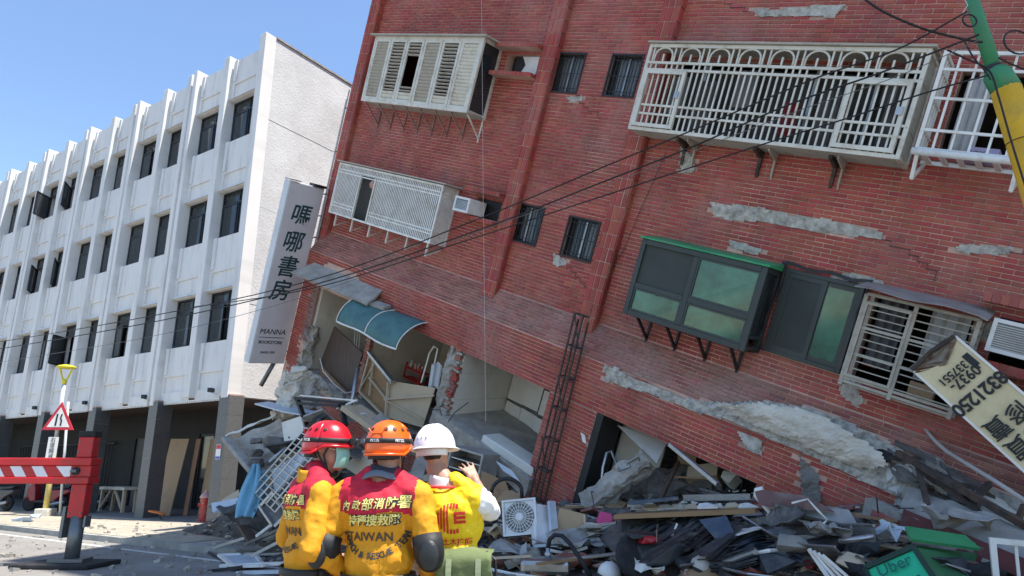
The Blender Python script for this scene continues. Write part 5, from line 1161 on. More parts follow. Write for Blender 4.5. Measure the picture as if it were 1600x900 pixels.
e_ = empty('white_window_frame', mat=Matrix.Translation(P(1592, 872, 6.6)) @ Matrix.Rotation(R(-25), 4, 'Z') @ Matrix.Rotation(R(4), 4, 'Y')); tag(e_, 'white louvred window frame at the bottom right corner', 'window frame')
rim(MB(), -.22, .5, -.3, .16, 0, .05, .06).build('frame', cream_w, e_)
for i in range(4): MB().bar((-.02 + .12 * i, -.03, -.28), (-.02 + .12 * i, -.03, .14), .025).build('bar', cream_w, e_)
for i, (x, y, l) in enumerate(((1215, 880, .2), (1330, 875, .3), (1345, 860, .3), (1290, 850, .3), (1480, 885, .2), (1335, 890, .25), (1240, 850, .3))):
    me = hull((.22, .15, .1), 60 + i, 14); me.materials.append((dark_tarp, wood_pale, dark_tarp, black_plastic, dark_tarp, rubber, concrete)[i]); o = inst('wreck_lump', me, None, Matrix.Translation(Q(x, y, l)) @ Matrix.Rotation(i, 4, 'Z')); tag(o, '%s lump of wreckage %s' % (('black', 'tan', 'dark', 'glossy black', 'black crumpled', 'rubber', 'grey')[i], ('beside the blue boards', 'left of the delivery bag', 'behind the delivery bag', 'inside the bent channel', 'on the right of the delivery bag', 'below the delivery bag panel', 'in the middle of the shelf pile')[i]), 'debris')
# loose crushed boards and sheets through the middle of the heap
rs4 = random.Random(77)
cols = [(sheet_d, 'dark metal'), (wood, 'brown wooden'), (concrete, 'grey concrete'), (dark_board, 'black'), (sheet_m, 'grey metal'), (wood_pale, 'pale wooden'), (sheet_w, 'pale blue'), (concrete_d, 'dark concrete'), (brick_dusty, 'dull red'), (plywood, 'plywood')]
for i in range(130):
    x, y = rs4.uniform(690, 1600), rs4.uniform(775, 905)
    if y < 790 + (x < 900) * 15: y += 20
    p = Q(x, y, rs4.uniform(.0, .16)); mt, w_ = cols[i % 10]; L, B = rs4.uniform(.08, .24) + .25 * rs4.random() ** 3, rs4.uniform(.04, .16)
    m_ = Matrix.Rotation(rs4.uniform(0, 6.3), 3, 'Z') @ Matrix.Rotation(rs4.uniform(-.5, .5), 3, 'X') @ Matrix.Rotation(rs4.uniform(-.5, .5), 3, 'Y')
    k = rs4.uniform(.3, 1); o = tag(MB().prism([p + m_ @ V3(*c_) for c_ in ((-L, -B, 0), (L * k, -B * .9, 0), (L, B * k, 0), (-L * .8, B, 0))], m_ @ V3(0, 0, rs4.choice((.012, .02, .04, .07)))).build('broken_board', mt), '%s board fragment lying loose in the rubble heap' % w_, 'board', '%s board fragments in the heap' % w_)
# -- left heap beside the white building
LX = lambda x, y, d: P(x, y, d)
e_ = tag(rough_col('concrete_block', P(455, 655, 15.6), P(468, 585, 15.6), .33, concrete_l, None, amp=.12), 'pale plaster coated concrete block standing left of the red helmet', 'concrete block')
tag(inst('concrete_chunk', CHUNKS[2], None, Matrix.Translation(P(468, 578, 15.3)) @ Matrix.Scale(.2, 4)), 'rounded lump resting on top of the pale concrete block', 'concrete chunk')
tag(rough_col('concrete_block', P(485, 640, 15.4), P(486, 592, 15.4), .17, concrete, None, amp=.1), 'narrow grey concrete block right of the pale one', 'concrete block')
dquad([(398, 630, 15.2), (420, 627, 15.8), (496, 643, 15.0), (470, 647, 14.4), (445, 643, 14.5)], .03, sheet_w, 'pale_sheet', 'pale blue sheet lying flat on top of the left heap', 'sheet')
e_ = empty('black_table_frame'); tag(e_, 'black metal table frame standing on the left heap', 'frame')
for a_, b_, w_ in (((462, 622, 14.6), (540, 630, 13.9), .09), ((465, 630, 14.4), (530, 634, 13.8), .08), ((464, 622, 14.6), (474, 650, 14.4), .09), ((532, 630, 13.9), (540, 665, 13.7), .09), ((540, 632, 13.9), (525, 638, 14.1), .04)): MB().bar(P(*a_), P(*b_), w_, .06).build('leg' if a_[0] != 462 else 'rail', black_iron, e_)
dbar((470, 618, 14.5), (558, 626, 13.8), .05, .03, cream_w, 'white_strip', 'thin white strip lying on the black table frame', 'strip')
dbar((558, 625, 13.8), (526, 639, 14.0), .04, .03, cream_w, 'white_strip', 'short white strip pointing down from the black table frame', 'strip')
# corrugated sheet with a bent post
cg = empty('corrugated_sheet'); tag(cg, 'grey corrugated roofing sheet on the left heap', 'roofing sheet')
def cgf(u, v): return lerp(lerp(P(360, 690, 15.6), P(440, 655, 15.2), u), lerp(P(405, 745, 14.6), P(480, 715, 14.4), u), v)
MB().grid(20, 44, lambda u, v: cgf(u, v) + V3(0, -.03, .045) * math.sin(v * 44) + noise.noise_vector(V3(u * 3, v * 3, 5)) * .06).build('sheet', sheet_m, cg, smooth=True, solid=.008)
MB().grid(14, 4, lambda u, v: lerp(P(352, 684, 15.6), P(432, 650, 15.3), u) + V3(0, -.05 + .1 * v, .06 * math.sin(v * 3) + .05 * noise.noise(V3(u * 5, v, 0)))).build('ridge_flap', cream, cg, solid=.01)
dbar((352, 684, 15.4), (405, 748, 14.2), .2, .1, concrete, 'bent_post', 'grey post sloping down the left edge of the corrugated sheet', 'post', bev=.02)
for i in range(9):
    o = inst('concrete_chunk', CHUNKS[(i * 3 + 1) % 30], None, Matrix.Translation(P(400 + (i % 3) * 28 + rs4.uniform(-6, 6), 690 + (i // 3) * 16 + rs4.uniform(-4, 4), 14.5)) @ Matrix.Rotation(i, 4, 'Z') @ Matrix.Scale(rs4.uniform(.1, .24), 4)); tag(o, 'grey lump lying on the corrugated roofing sheet', 'concrete chunk', 'lumps on the corrugated sheet')
# grating
gr = empty('steel_grating'); tag(gr, 'grey steel window grating leaning on the left heap behind the red helmet', 'grating')
def gf(u, v): return lerp(lerp(P(393, 765, 13.4), P(478, 668, 13.2), u), lerp(P(430, 800, 12.6), P(520, 690, 12.6), u), v)
for i in range(13): MB().bar(gf(i / 12, 0), gf(i / 12, 1), .02).build('bar', galv, gr)
for v in (0, .18, .36, .64, .82, 1): MB().bar(gf(0, v), gf(1, v), .028).build('rail', galv, gr)
dquad([(424, 735, 13.6), (478, 700, 13.0), (480, 715, 12.9), (430, 775, 13.0)], .02, sheet_w, 'pale_sheet', 'pale blue sheet leaning under the steel grating', 'sheet')
dquad([(440, 660, 14.6), (470, 650, 14.4), (480, 690, 14.0), (446, 705, 14.2)], .06, plaster, 'plaster_panel', 'cream plaster panel between the corrugated sheet and the red helmet', 'panel')
dquad([(450, 690, 14.0), (500, 690, 13.6), (496, 740, 13.4), (448, 745, 13.6)], .06, concrete_l, 'plaster_panel', 'dusty plaster panel behind the steel grating', 'panel')
# blue cloth and dark tarp
tag(MB().grid(16, 30, lambda u, v: P(lerp(400, 381, v) + (u - .5) * (10 + 26 * math.sin(v * 2.4)), lerp(725, 806, v) + 8 * abs(u - .5) * v, 13.5 - .35 * v) + V3(0, .07 * math.sin(u * 13 + v * 3), 0)).build('blue_cloth', blue_cloth, smooth=True, solid=.012), 'light blue cloth hanging over the dark tarp on the left heap', 'cloth')
tag(MB().grid(8, 14, lambda u, v: P(402 + 16 * u, 735 + 45 * v, 13.6) + V3(0, .05 * math.sin(u * 9 + v * 2), 0)).build('blue_cloth', blue_cloth, smooth=True, solid=.012), 'darker fold of blue cloth behind the hanging one', 'cloth')
def trp(u, v):
    p = lerp(lerp(P(328, 796, 14.8), P(445, 770, 13.6), u), lerp(P(380, 832, 13.9), P(440, 835, 12.9), u), v); return p + V3(0, -.35 * math.sin(v * 3.1), .18 * math.sin(v * 3.1)) + noise.noise_vector(V3(u * 4, v * 4, 9)) * .13
tag(MB().grid(24, 18, trp).build('dark_tarp', dark_tarp, smooth=True, solid=.02), 'dark grey tarp draped over the lower left heap', 'tarp')
dquad([(330, 786, 14.6), (380, 776, 14.3), (392, 783, 14.0), (332, 800, 14.3)], .05, sheet_w, 'pale_sheet', 'pale blue dusty sheet on top of the dark tarp', 'sheet')
dquad([(345, 782, 14.9), (372, 765, 14.7), (374, 772, 14.6), (366, 785, 14.6)], .05, wood_pale, 'cream_board', 'torn cream board above the dark tarp', 'board')
e_ = empty('black_drawer_frame'); tag(e_, 'empty dark metal drawer frame beside the blue cloth', 'frame')
pts = [P(408, 790, 13.0), P(428, 768, 13.0), P(452, 800, 12.6), P(430, 822, 12.6)]
for i in range(4): MB().bar(pts[i], pts[(i + 1) % 4], .12, .05).build('side', galv, e_)
board('bottom', sheet_d, pts, .02, e_)
# window frames and sheets on the road
for i, (pts, mt, lab) in enumerate((([(342, 868), (398, 866), (412, 885), (365, 886)], sheet_w, 'pale framed pane lying flat on the road left of the heap'), ([(360, 858), (440, 850), (444, 866), (380, 868)], glass, 'dark pane lying on the road behind the pale framed one'))):
    pg_ = [G(*p, .06) for p in pts]; e_ = empty('window_pane'); tag(e_, lab, 'window pane'); board('pane', mt, pg_, .012, e_)
    for k in range(4): MB().bar(pg_[k] + V3(0, 0, .01), pg_[(k + 1) % 4] + V3(0, 0, .01), .06, .04).build('frame_bar', cream_w if i == 0 else galv, e_)
for i, (a_, b_, w_, mt, lab) in enumerate((((335, 856, 13.2), (385, 840, 13.0), .1, galv, 'white curved trim lying on the road'), ((345, 884, 11.9), (445, 880, 11.6), .09, cream_w, 'long white window profile at the bottom left of the heap'), ((325, 893, 11.4), (378, 886, 11.4), .04, black_iron, 'thin black bar lying on the road'), ((385, 850, 12.6), (440, 826, 12.4), .12, sheet_d, 'dark metal profile against the heap'), ((395, 868, 12.0), (440, 845, 12.0), .2, galv, 'wide grey metal profile beside the yellow jacket'), ((380, 822, 13.2), (395, 846, 12.9), .2, wood_dark, 'dark wooden block on the lower heap'), ((402, 838, 12.9), (436, 812, 12.7), .08, cream_w, 'white profile sloping up behind the yellow jacket'), ((372, 895, 11.3), (440, 893, 11.0), .1, sheet_w, 'pale strip at the bottom edge beside the yellow jacket'))):
    dbar(a_, b_, w_, .05, mt, 'metal_profile', lab, 'profile')
for i in range(14):
    x, y = rs4.uniform(230, 420), rs4.uniform(838, 890); s_ = rs4.uniform(.03, .13)
    o = inst('concrete_chunk', rs4.choice(CHUNKS), None, Matrix.Translation(G(x, y, s_ * .3)) @ Matrix.Rotation(rs4.uniform(0, 6), 4, 'Z') @ Matrix.Scale(s_, 4)); tag(o, 'small loose concrete lump lying on the open road', 'concrete chunk', 'lumps on the road')
# fillers under the left rooms
for i in range(26):
    x, y = rs4.uniform(440, 700), rs4.uniform(650, 770); mt, w_ = cols[i % 8]
    p = P(x, y, 13.9 - (y - 650) * .006) if y < 742 else Q(x, y, .15); L, B = rs4.uniform(.2, .6), rs4.uniform(.1, .3); m_ = Matrix.Rotation(rs4.uniform(0, 6.3), 3, 'Z') @ Matrix.Rotation(rs4.uniform(-.9, .9), 3, 'X') @ Matrix.Rotation(rs4.uniform(-.7, .7), 3, 'Y')
    tag(MB().prism([p + m_ @ V3(*c_) for c_ in ((-L, -B, 0), (L, -B * .9, 0), (L * .8, B, 0), (-L * .8, B, 0))], m_ @ V3(0, 0, rs4.choice((.02, .04, .1)))).build('broken_board', mt), '%s board fragment wedged under the broken rooms' % w_, 'board', '%s board fragments under the rooms' % w_)
for i in range(30):
    o = inst('concrete_chunk', CHUNKS[rs4.randrange(30)], None, Matrix.Translation(Q(rs4.uniform(430, 830), rs4.uniform(745, 800), rs4.uniform(.05, .3))) @ Matrix.Rotation(rs4.uniform(0, 6), 4, 'Z') @ Matrix.Rotation(rs4.uniform(-1, 1), 4, 'X') @ Matrix.Scale(rs4.uniform(.1, .32), 4)); tag(o, 'broken concrete lump jammed below the broken rooms', 'concrete chunk', 'lumps below the rooms')

# long bent members and rods threaded through the heap
rs5 = random.Random(909)
for i in range(46):
    x, y = rs5.uniform(720, 1590), rs5.uniform(772, 898); L = rs5.uniform(25, 75); an = rs5.uniform(-.5, .6); k = rs5.uniform(-14, 14)
    p = [Q(x - L * math.cos(an), min(905, y - L * .35 * math.sin(an)), rs5.uniform(.1, .3)), Q(x, min(905, y + k), rs5.uniform(.12, .35)), Q(x + L * math.cos(an), min(905, y + L * .35 * math.sin(an)), rs5.uniform(.08, .3))]
    m_, w_ = ((galv, 'bent grey metal'), (rust, 'rusty bent'), (wood_pale, 'pale wooden'), (cream_w, 'white plastic'), (wood, 'brown wooden'), (sheet_m, 'dusty metal'))[i % 6]
    q = MB()
    if i % 6 in (0, 1, 3): q.tube(p, rs5.choice((.01, .014, .022)), 6)
    else: q.bar(p[0], p[2], rs5.uniform(.04, .1), .03)
    tag(q.build('loose_rod' if i % 6 in (0, 1, 3) else 'loose_batten', m_), '%s length threaded through the rubble heap' % w_, 'rod' if i % 6 in (0, 1, 3) else 'batten', '%s lengths in the heap' % w_)
# crumpled sheets
for i, (x, y, l, s_, mt, lab) in enumerate(((905, 850, .2, .42, sheet_m, 'crumpled grey sheet below the plywood board'), (1010, 890, .15, .35, cream_w, 'crumpled white sheet at the bottom edge under the dark panel'), (1290, 835, .4, .4, sheet_m, 'crumpled dusty sheet above the bent channel'), (1490, 815, .4, .4, sheet_m, 'crumpled grey sheet below the steel scaffold'), (1390, 840, .35, .35, sheet_w, 'crumpled pale sheet behind the delivery bag'), (790, 865, .2, .45, sheet_m, 'crumpled grey sheet left of the steel sink'), (1230, 812, .5, .35, sheet_d, 'crumpled dark sheet on the metal shelf'), (770, 835, .25, .4, wood_pale, 'curled tan sheet left of the fan unit'))):
    c_ = Q(x, y, l); mr = Matrix.Rotation(rs5.uniform(0, 6), 3, 'Z') @ Matrix.Rotation(rs5.uniform(-.6, .3), 3, 'X')
    tag(MB().grid(12, 10, lambda u, v: c_ + mr @ (V3((u - .5) * s_ * 1.6, (v - .5) * s_, .0) + noise.noise_vector(V3(u * 3 + i, v * 3, i)) * .16 + V3(0, 0, .1 * abs(math.sin(u * 5 + i))))).build('crumpled_sheet', mt, solid=.008), lab, 'metal sheet')
# thin broken laminations above the long beam at the right
for i in range(16):
    x, y = 1425 + (i % 4) * 48 + rs5.uniform(-8, 8), 712 + (i % 4) * 26 + (i // 4) * 14 + rs5.uniform(-5, 5); d_ = 9.15 - (i % 4) * .33 + (i // 4) * -.05
    p0, p1 = P(x - 30, y - 14, d_ + .1), P(x + 34, y + 17, d_ - .3)
    slab('broken_lamination', [p0, p1, p1 + V3(.1, .35, .16), p0 + V3(.05, .3, .2)], rs5.uniform(.03, .07), (concrete_d, concrete, sheet_d, concrete_l)[i % 4], None, amp=.05, n=10)
    tag(bpy.context.scene.collection.objects[-1], 'thin broken layer of slab behind the steel scaffold', 'slab', 'broken layers behind the scaffold')

# broken bricks, rebar and cloths in the heap
bme = []
for k in range(4):
    me = hull((.115, .055, .035), 500 + k, 22); me.materials.append((brick, brick_dusty, brick, mortar)[k]); bme.append(me)
for i in range(70):
    x, y = rs5.uniform(700, 1590), rs5.uniform(785, 900); o = inst('loose_brick', bme[i % 4], None, Matrix.Translation(Q(x, y, rs5.uniform(.02, .14))) @ Matrix.Rotation(rs5.uniform(0, 6), 4, 'Z') @ Matrix.Rotation(rs5.uniform(-.7, .7), 4, 'X')); tag(o, 'broken red brick lying loose in the rubble heap', 'brick', 'loose bricks in the heap')
for i, (x, y, d_) in enumerate(((930, 770, 11.7), (1000, 722, 11.5), (1372, 800, 8.8), (1500, 868, 7.7), (1440, 752, 9.4), (455, 600, 15.4), (490, 605, 15.2), (690, 650, 13.2), (700, 660, 13.0), (1395, 790, 8.7))):
    p = P(x, y, d_); v = V3(rs5.uniform(-.5, .5), -.5, rs5.uniform(-.1, .6)); tag(MB().tube([p, p + v * .3, p + v * .5 + V3(rs5.uniform(-.2, .2), 0, rs5.uniform(-.25, .1))], .009, 6).build('rebar', rust), 'rusty bent rebar sticking out of broken concrete', 'rebar', 'bent rebar ends')
for i, (x, y, col, lab) in enumerate(((735, 858, (.05, .05, .09), 'dark blue cloth crumpled left of the fan unit'), (1062, 800, (.33, .30, .27), 'beige cloth crumpled on the long brown board'), (1320, 858, (.05, .05, .055), 'black cloth crumpled left of the delivery bag'), (900, 876, (.28, .11, .08), 'rust coloured cloth crumpled right of the steel sink'), (1225, 836, (.30, .31, .33), 'grey cloth crumpled inside the bent channel'), (1540, 896, (.03, .03, .03), 'black cloth crumpled near the white window frame'))):
    c_ = Q(x, y, .12); mt = M('cloth_%d' % i, col, .9, var=.25, scale=8, bump=.3)
    def clf(u, v):
        a_, b_ = u * 6.2832, (v - .5) * 3.0; r_ = V3(math.cos(b_) * math.cos(a_) * .24, math.cos(b_) * math.sin(a_) * .18, math.sin(b_) * .09); return c_ + r_ + noise.noise_vector(r_ * 7 + V3(i, 0, 0)) * .07 + noise.noise_vector(r_ * 18 + V3(i, 0, 0)) * .025
    tag(MB().grid(26, 14, clf).build('crumpled_cloth', mt, smooth=True), lab, 'cloth')

for i in range(14):        # larger dusty slab pieces
    x, y = rs5.uniform(740, 1590), rs5.uniform(790, 890); c_ = Q(x, y, .14); mr = Matrix.Rotation(rs5.uniform(0, 6.3), 3, 'Z') @ Matrix.Rotation(rs5.uniform(-.45, .45), 3, 'X'); L, B = rs5.uniform(.22, .42), rs5.uniform(.14, .26)
    slab('slab_piece', [c_ + mr @ V3(-L, -B, 0), c_ + mr @ V3(L, -B, 0), c_ + mr @ V3(L * .8, B, 0), c_ + mr @ V3(-L * .9, B, 0)], rs5.uniform(.07, .13), (concrete_l, concrete)[i % 2], None, amp=.05, n=12)
    tag(bpy.context.scene.collection.objects[-1], '%s broken slab piece lying in the rubble heap' % ('pale', 'grey')[i % 2], 'slab', '%s slab pieces in the heap' % ('pale', 'grey')[i % 2])
# ------------------------------------------------------------------ street furniture on the left
def WPl(x, y, c):                 # sight line meets the plane c metres behind the white facade (street frame)
    r = ray(x, y); lo = WM.inverted() @ EYE; d = WM.inverted().to_3x3() @ r; t = (c - lo.y) / d.y; return lo + d * t
# crane outrigger
og = empty('crane_outrigger', (-7.35, 12.0, 0)); tag(og, 'red crane outrigger with white chevrons standing on a black pad', 'outrigger')
LXo = -3.2
q = MB(); q.box(LXo, .17, -.16, .16, 1.32, 1.43); q.box(LXo, .17, -.16, .16, 1.62, 1.75); q.box(LXo, .17, -.13, .13, 1.43, 1.62); q.build('beam', red_paint, og, bevel=.015)
for i in range(8):
    x = -.17 - i * .37
    q = MB(); q.prism([(x, -.136, 1.44), (x - .19, -.136, 1.44), (x - .31, -.136, 1.61), (x - .12, -.136, 1.61)] if i else [(x, -.136, 1.44), (x - .1, -.136, 1.44), (x - .26, -.136, 1.61), (x, -.136, 1.61)], (0, .005, 0)); q.build('chevron', refl_white, og)
MB().tube([(-.08, -.15, 1.53), (-.08, -.1, 1.53)], .07, 14).build('pin_hole', rubber, og); MB().tube([(-.15, -.16, 1.53), (-.05, -.16, 1.53)], .028, 8).build('pin', steel_g, og)
MB().box(-.14, .12, -.10, .10, .77, 1.318).build('lower_leg_box', red_paint, og, bevel=.015); MB().box(-.14, .12, -.10, .10, 1.752, 2.1).build('upper_leg_box', red_paint, og, bevel=.015)
MB().box(-.155, .135, -.115, .115, 2.1, 2.2).build('leg_cap', rubber, og, bevel=.015)
MB().tube([(0, 0, .1), (0, 0, .8)], .115, 16).build('cylinder', steel_g, og, smooth=True); MB().tube([(0, 0, .06), (0, 0, .16)], .07, 12).build('ball_joint', rubber, og)
MB().box(-.22, -.17, -.1, .1, .45, .95).build('guide_plate', steel_g, og); MB().box(.145, .18, -.08, .08, .62, .8).build('guide_plate', steel_g, og)
MB().prism([(-.28, -.2, .08), (.3, -.2, .08), (.24, .2, .08), (-.2, .2, .08)], (0, 0, .05)).build('foot_plate', steel_g, og)
q = MB(); q.prism([(-.78, -.38, .004), (.55, -.46, .004), (.68, .3, .004), (-.55, .42, .004)], (0, 0, .075)); q.build('pad', rubber, og, bevel=.02)
# lamp post with a yellow ring head, warning sign and plate on it
b0_ = G(70, 806, .12); hd_ = P(104, 574, b0_.y)
lp = empty('street_lamp', b0_); tag(lp, 'slim street lamp with yellow ring head and yellow lower post', 'street lamp')
top_ = hd_ - b0_
MB().tube([(0, 0, 0), top_ * .42], .085, 12).build('lower_post', M('post_yellow', (.55, .42, .10), .6, dirt=(.5, .48, .42), damt=.6, dscale=6), lp, smooth=True); MB().tube([top_ * .42, top_ * .9], .06, 12).build('upper_post', pole_white, lp, smooth=True)
MB().box(-.22, .22, -.22, .22, -.02, .22).build('base', concrete_l, lp, bevel=.03)
for s_ in (-1, 1): MB().tube([top_ * .89, top_ * .92 + V3(s_ * .1, 0, .05), top_ + V3(s_ * .2, 0, -.05), top_ + V3(s_ * .22, 0, .0)], .028, 8).build('arm', yellow_lamp, lp, smooth=True)
MB().lathe([(.10, -.05), (.27, -.03), (.29, .015), (.24, .045), (.15, .07), (.08, .085), (.02, .09)], 20, top_).build('lamp_head', yellow_lamp, lp, smooth=True); MB().lathe([(.06, -.1), (.08, 0), (.06, .08)], 10, top_ * .9).build('collar', yellow_lamp, lp, smooth=True)
p2_ = b0_ + V3(.5, -.05, 0)
tp = empty('sign_post', p2_); tag(tp, 'thin grey post with a red triangle narrowing road sign and a small plate', 'traffic sign')
tz = P(93, 652, p2_.y - .15) - p2_
MB().tube([(0, 0, 0), (tz.x + .1, .0, tz.z + .5)], .04, 10).build('post', pole_white, tp, smooth=True)
def tri(r_, y, t): return MB().prism([tz + V3(r_ * math.sin(k * 2.0944), y, r_ * math.cos(k * 2.0944) - .1) for k in range(3)], (0, t, 0))
tri(.60, 0, .02).build('triangle_border', sign_red, tp, bevel=.006); tri(.42, -.004, .003).build('triangle_field', sign_white, tp)
q = MB(); q.obox(tz + V3(-.08, -.008, -.08), (.028, 0, 0), (0, .002, 0), (.01, 0, .19)); q.build('left_line_mark', ink, tp)
q = MB(); q.prism([tz + V3(x, -.01, z) for x, z in ((.05, -.27), (.10, -.27), (.11, -.12), (.07, -.02), (.10, .1), (.05, .1), (.02, -.02), (.06, -.12))], (0, .004, 0)); q.build('right_line_mark', ink, tp)
pz = P(84, 700, p2_.y - .1) - p2_
q = MB(); q.box(pz.x - .2, pz.x + .12, pz.y - .03, pz.y - .01, pz.z - .34, pz.z + .34); q.build('name_plate', sign_white, tp)
for i, ch in enumerate('右道縮減'): text_obj('lettering', ch, .17, ink, tp, Matrix.Translation((pz.x - .04, pz.y - .034, pz.z + .24 - i * .165)) @ Matrix.Rotation(R(90), 4, 'X'), extrude=.001)
# litter at the lamp base
for i, (x, y) in enumerate(((43, 812), (28, 811), (56, 806))):
    me = hull((.16, .09, .07), 40 + i, 14); me.materials.append(M('litter_%d' % i, (.35, .42, .5), .7)); tag(inst('litter_bag', me, None, Matrix.Translation(G(x, y, .18))), 'crumpled pale blue plastic litter %s' % ('near the lamp base', 'left of the lamp base', 'closest to the scooters')[i], 'litter')
# scooters
def scooter(mat_body, label, loc, rz):
    s = empty('scooter', mat=Matrix.Translation(loc) @ Matrix.Rotation(rz, 4, 'Z')); tag(s, label, 'scooter', 'parked scooters')
    for x, nm in ((-.62, 'front_wheel'), (.62, 'rear_wheel')):
        w = MB().lathe([(.17, -.05), (.235, -.05), (.25, -.02), (.25, .02), (.235, .05), (.17, .05)], 24, (x, 0, .25), Matrix.Rotation(R(90), 3, 'X')).build(nm, rubber, s, smooth=True)
        MB().lathe([(.02, -.04), (.17, -.03), (.17, .03), (.02, .04)], 14, (x, 0, .25), Matrix.Rotation(R(90), 3, 'X')).build('rim', galv, w)
    def blk(nm, pts, wd, mt, bev=.04): MB().prism([(x, -wd / 2, z) for x, z in pts], (0, wd, 0)).build(nm, mt, s, bevel=bev)
    blk('front_shield', [(-.52, .35), (-.42, .3), (-.28, .35), (-.34, .75), (-.42, 1.0), (-.52, .98), (-.62, .8), (-.66, .6)], .34, mat_body)
    blk('floorboard', [(-.4, .28), (.2, .26), (.2, .36), (-.35, .38)], .3, black_plastic)
    blk('rear_body', [(.1, .32), (.4, .3), (.62, .48), (.98, .62), (1.0, .72), (.3, .72), (.12, .6)], .32, mat_body)
    blk('seat', [(.08, .7), (.3, .72), (.9, .76), (.98, .84), (.6, .82), (.3, .8), (.12, .78)], .28, black_plastic)
    blk('front_fender', [(-.85, .4), (-.7, .52), (-.5, .5), (-.42, .38), (-.5, .42), (-.7, .44)], .16, mat_body, .02)
    blk('engine_cover', [(.3, .2), (.7, .18), (.75, .34), (.35, .36)], .36, scoot_grey)
    MB().tube([(-.62, 0, .25), (-.5, 0, .6), (-.42, 0, 1.0)], .03, 8).build('fork', galv, s); MB().tube([(-.36, -.33, 1.06), (-.42, 0, 1.0), (-.36, .33, 1.06)], .022, 8).build('handlebar', black_plastic, s)
    me = hull((.09, .13, .07), 9, 20); me.materials.append(headlight); inst('headlight', me, s, Matrix.Translation((-.55, 0, .92)))
    for y in (-.28, .28): MB().tube([(-.38, y, 1.05), (-.42, y * 1.1, 1.2)], .01, 6).build('mirror_stem', black_plastic, s); MB().lathe([(.01, -.012), (.05, -.01), (.05, .01), (.01, .012)], 10, (-.42, y * 1.1, 1.23), Matrix.Rotation(R(80), 3, 'Y')).build('mirror', black_plastic, s)
    MB().tube([(.35, -.2, .22), (.9, -.22, .32)], .05, 8).build('exhaust', galv, s); MB().bar((.1, -.15, .28), (.2, -.35, .0), .03).build('kickstand', black_iron, s)
    return s
gp = G(108, 800, .12)
scooter(scoot_red, 'dark red scooter parked behind the striped red beam', gp + V3(-1.15, .45, 0), R(172) + math.pi)
scooter(scoot_grey, 'grey black scooter parked at the far left edge', gp + V3(-3.0, .6, 0), R(160) + math.pi)
scooter(scoot_grey, 'dark scooter half hidden behind the red one', gp + V3(-.35, 1.2, 0), R(190) + math.pi)
# hydrant
hy = empty('fire_hydrant', G(317, 815, .12)); tag(hy, 'weathered red fire hydrant at the corner column', 'hydrant')
MB().lathe([(.16, 0), (.17, .06), (.12, .1), (.11, .2), (.105, .52), (.13, .55), (.13, .6), (.11, .63)], 16).build('barrel', hydr_red, hy, smooth=False); MB().lathe([(.15, .63), (.15, .67), (.11, .74), (.05, .79), (.03, .84), (.01, .85)], 16).build('bonnet', M('hydrant_cap', (.5, .3, .27), .6), hy)
for s_ in (-1, 1): MB().tube([(0, 0, .45), (s_ * .17, -.03, .45)], .05, 10).build('outlet', hydr_red, hy)
# plywood sheets and clutter in the arcade
def lean(pts, mt, label, th=.02):
    o = board('plywood_sheet', mt, pts, th, None); o.matrix_world = WM; return tag(o, label, 'plywood', 'boards leaning in the arcade')
def ag(x, c): p = WPl(x, 800, c); return V3(p.x, c, .13)
a1_, b1_ = WPl(246, 790, 1.0), WPl(262, 790, 1.0); t1, t2 = WPl(268, 686, 1.7), WPl(296, 686, 1.7)
lean([V3(a1_.x, .9, .13), V3(b1_.x + .35, .9, .13), V3(t2.x, 1.7, t2.z), V3(t1.x, 1.7, t1.z)], plywood, 'wide plywood sheet leaning leftmost in the arcade', .02)
lean([V3(b1_.x + .42, 1.3, .13), V3(b1_.x + .62, 1.3, .13), V3(t2.x + .35, 1.9, t2.z), V3(t2.x + .1, 1.9, t2.z)], M('redwood_ply', (.30, .17, .10), .75), 'narrow reddish board between the two plywood sheets')
lean([V3(b1_.x + .75, 1.6, .13), V3(b1_.x + 1.3, 1.6, .13), V3(t2.x + 1.0, 2.2, t2.z + .02), V3(t2.x + .45, 2.2, t2.z + .02)], plywood, 'curved plywood sheet nearest the shutter')
bx = empty('tool_crate', WM @ V3(b1_.x + 1.3, 1.7, .12)); tag(bx, 'small dark crate on the arcade floor by the plywood', 'crate'); MB().box(-.18, .18, -.12, .12, 0, .3).build('crate', M('crate_dark', (.10, .035, .035), .7), bx, bevel=.01); MB().box(-.19, .19, -.13, .13, .24, .28).build('rim', black_plastic, bx)
wbp = WPl(185, 780, 1.2)
wk = empty('workbench', WM @ V3(wbp.x, 1.2, .12)); tag(wk, 'rough wooden workbench under the arcade', 'workbench')
wk.rotation_euler = (0, 0, math.atan2(WX.y, WX.x))
MB().box(-.85, .85, -.3, .3, .72, .82).build('top', concrete_l, wk, bevel=.01)
for x in (-.7, .7):
    for y in (-.2, .2): MB().bar((x * 1.05, y, 0), (x, y, .72), .09).build('leg', wood_pale, wk)
    MB().bar((x, -.22, .1), (x * .2, -.22, .7), .06).build('brace', wood_pale, wk)
cw = tag(MB().tube([G(345 - i * 9.5, 872 - i * 5.6 + 2 * math.sin(i), .03) for i in range(10)] + [G(250, 808, .16)], .018, 6).build('extension_cord', cable_m), 'thin dark cord running from the arcade over the road', 'cord')
cr_ = empty('cord_reel', G(243, 812, .14)); tag(cr_, 'orange cord coil lying on the pavement beside the column', 'cord')
MB().tube([(.22 * math.cos(t), .1 * math.sin(t), .12 + .12 * math.sin(t * .5)) for t in [k * .4 for k in range(17)]], .025, 6).build('coil', M('cord_orange', (.5, .16, .05), .6), cr_, smooth=True)
st_ = empty('paper_notice', WM @ V3(.12, .012, 2.0)); st_.rotation_euler = (0, 0, math.atan2(WX.y, WX.x)); tag(st_, 'small red and white notice on the corner column', 'notice')
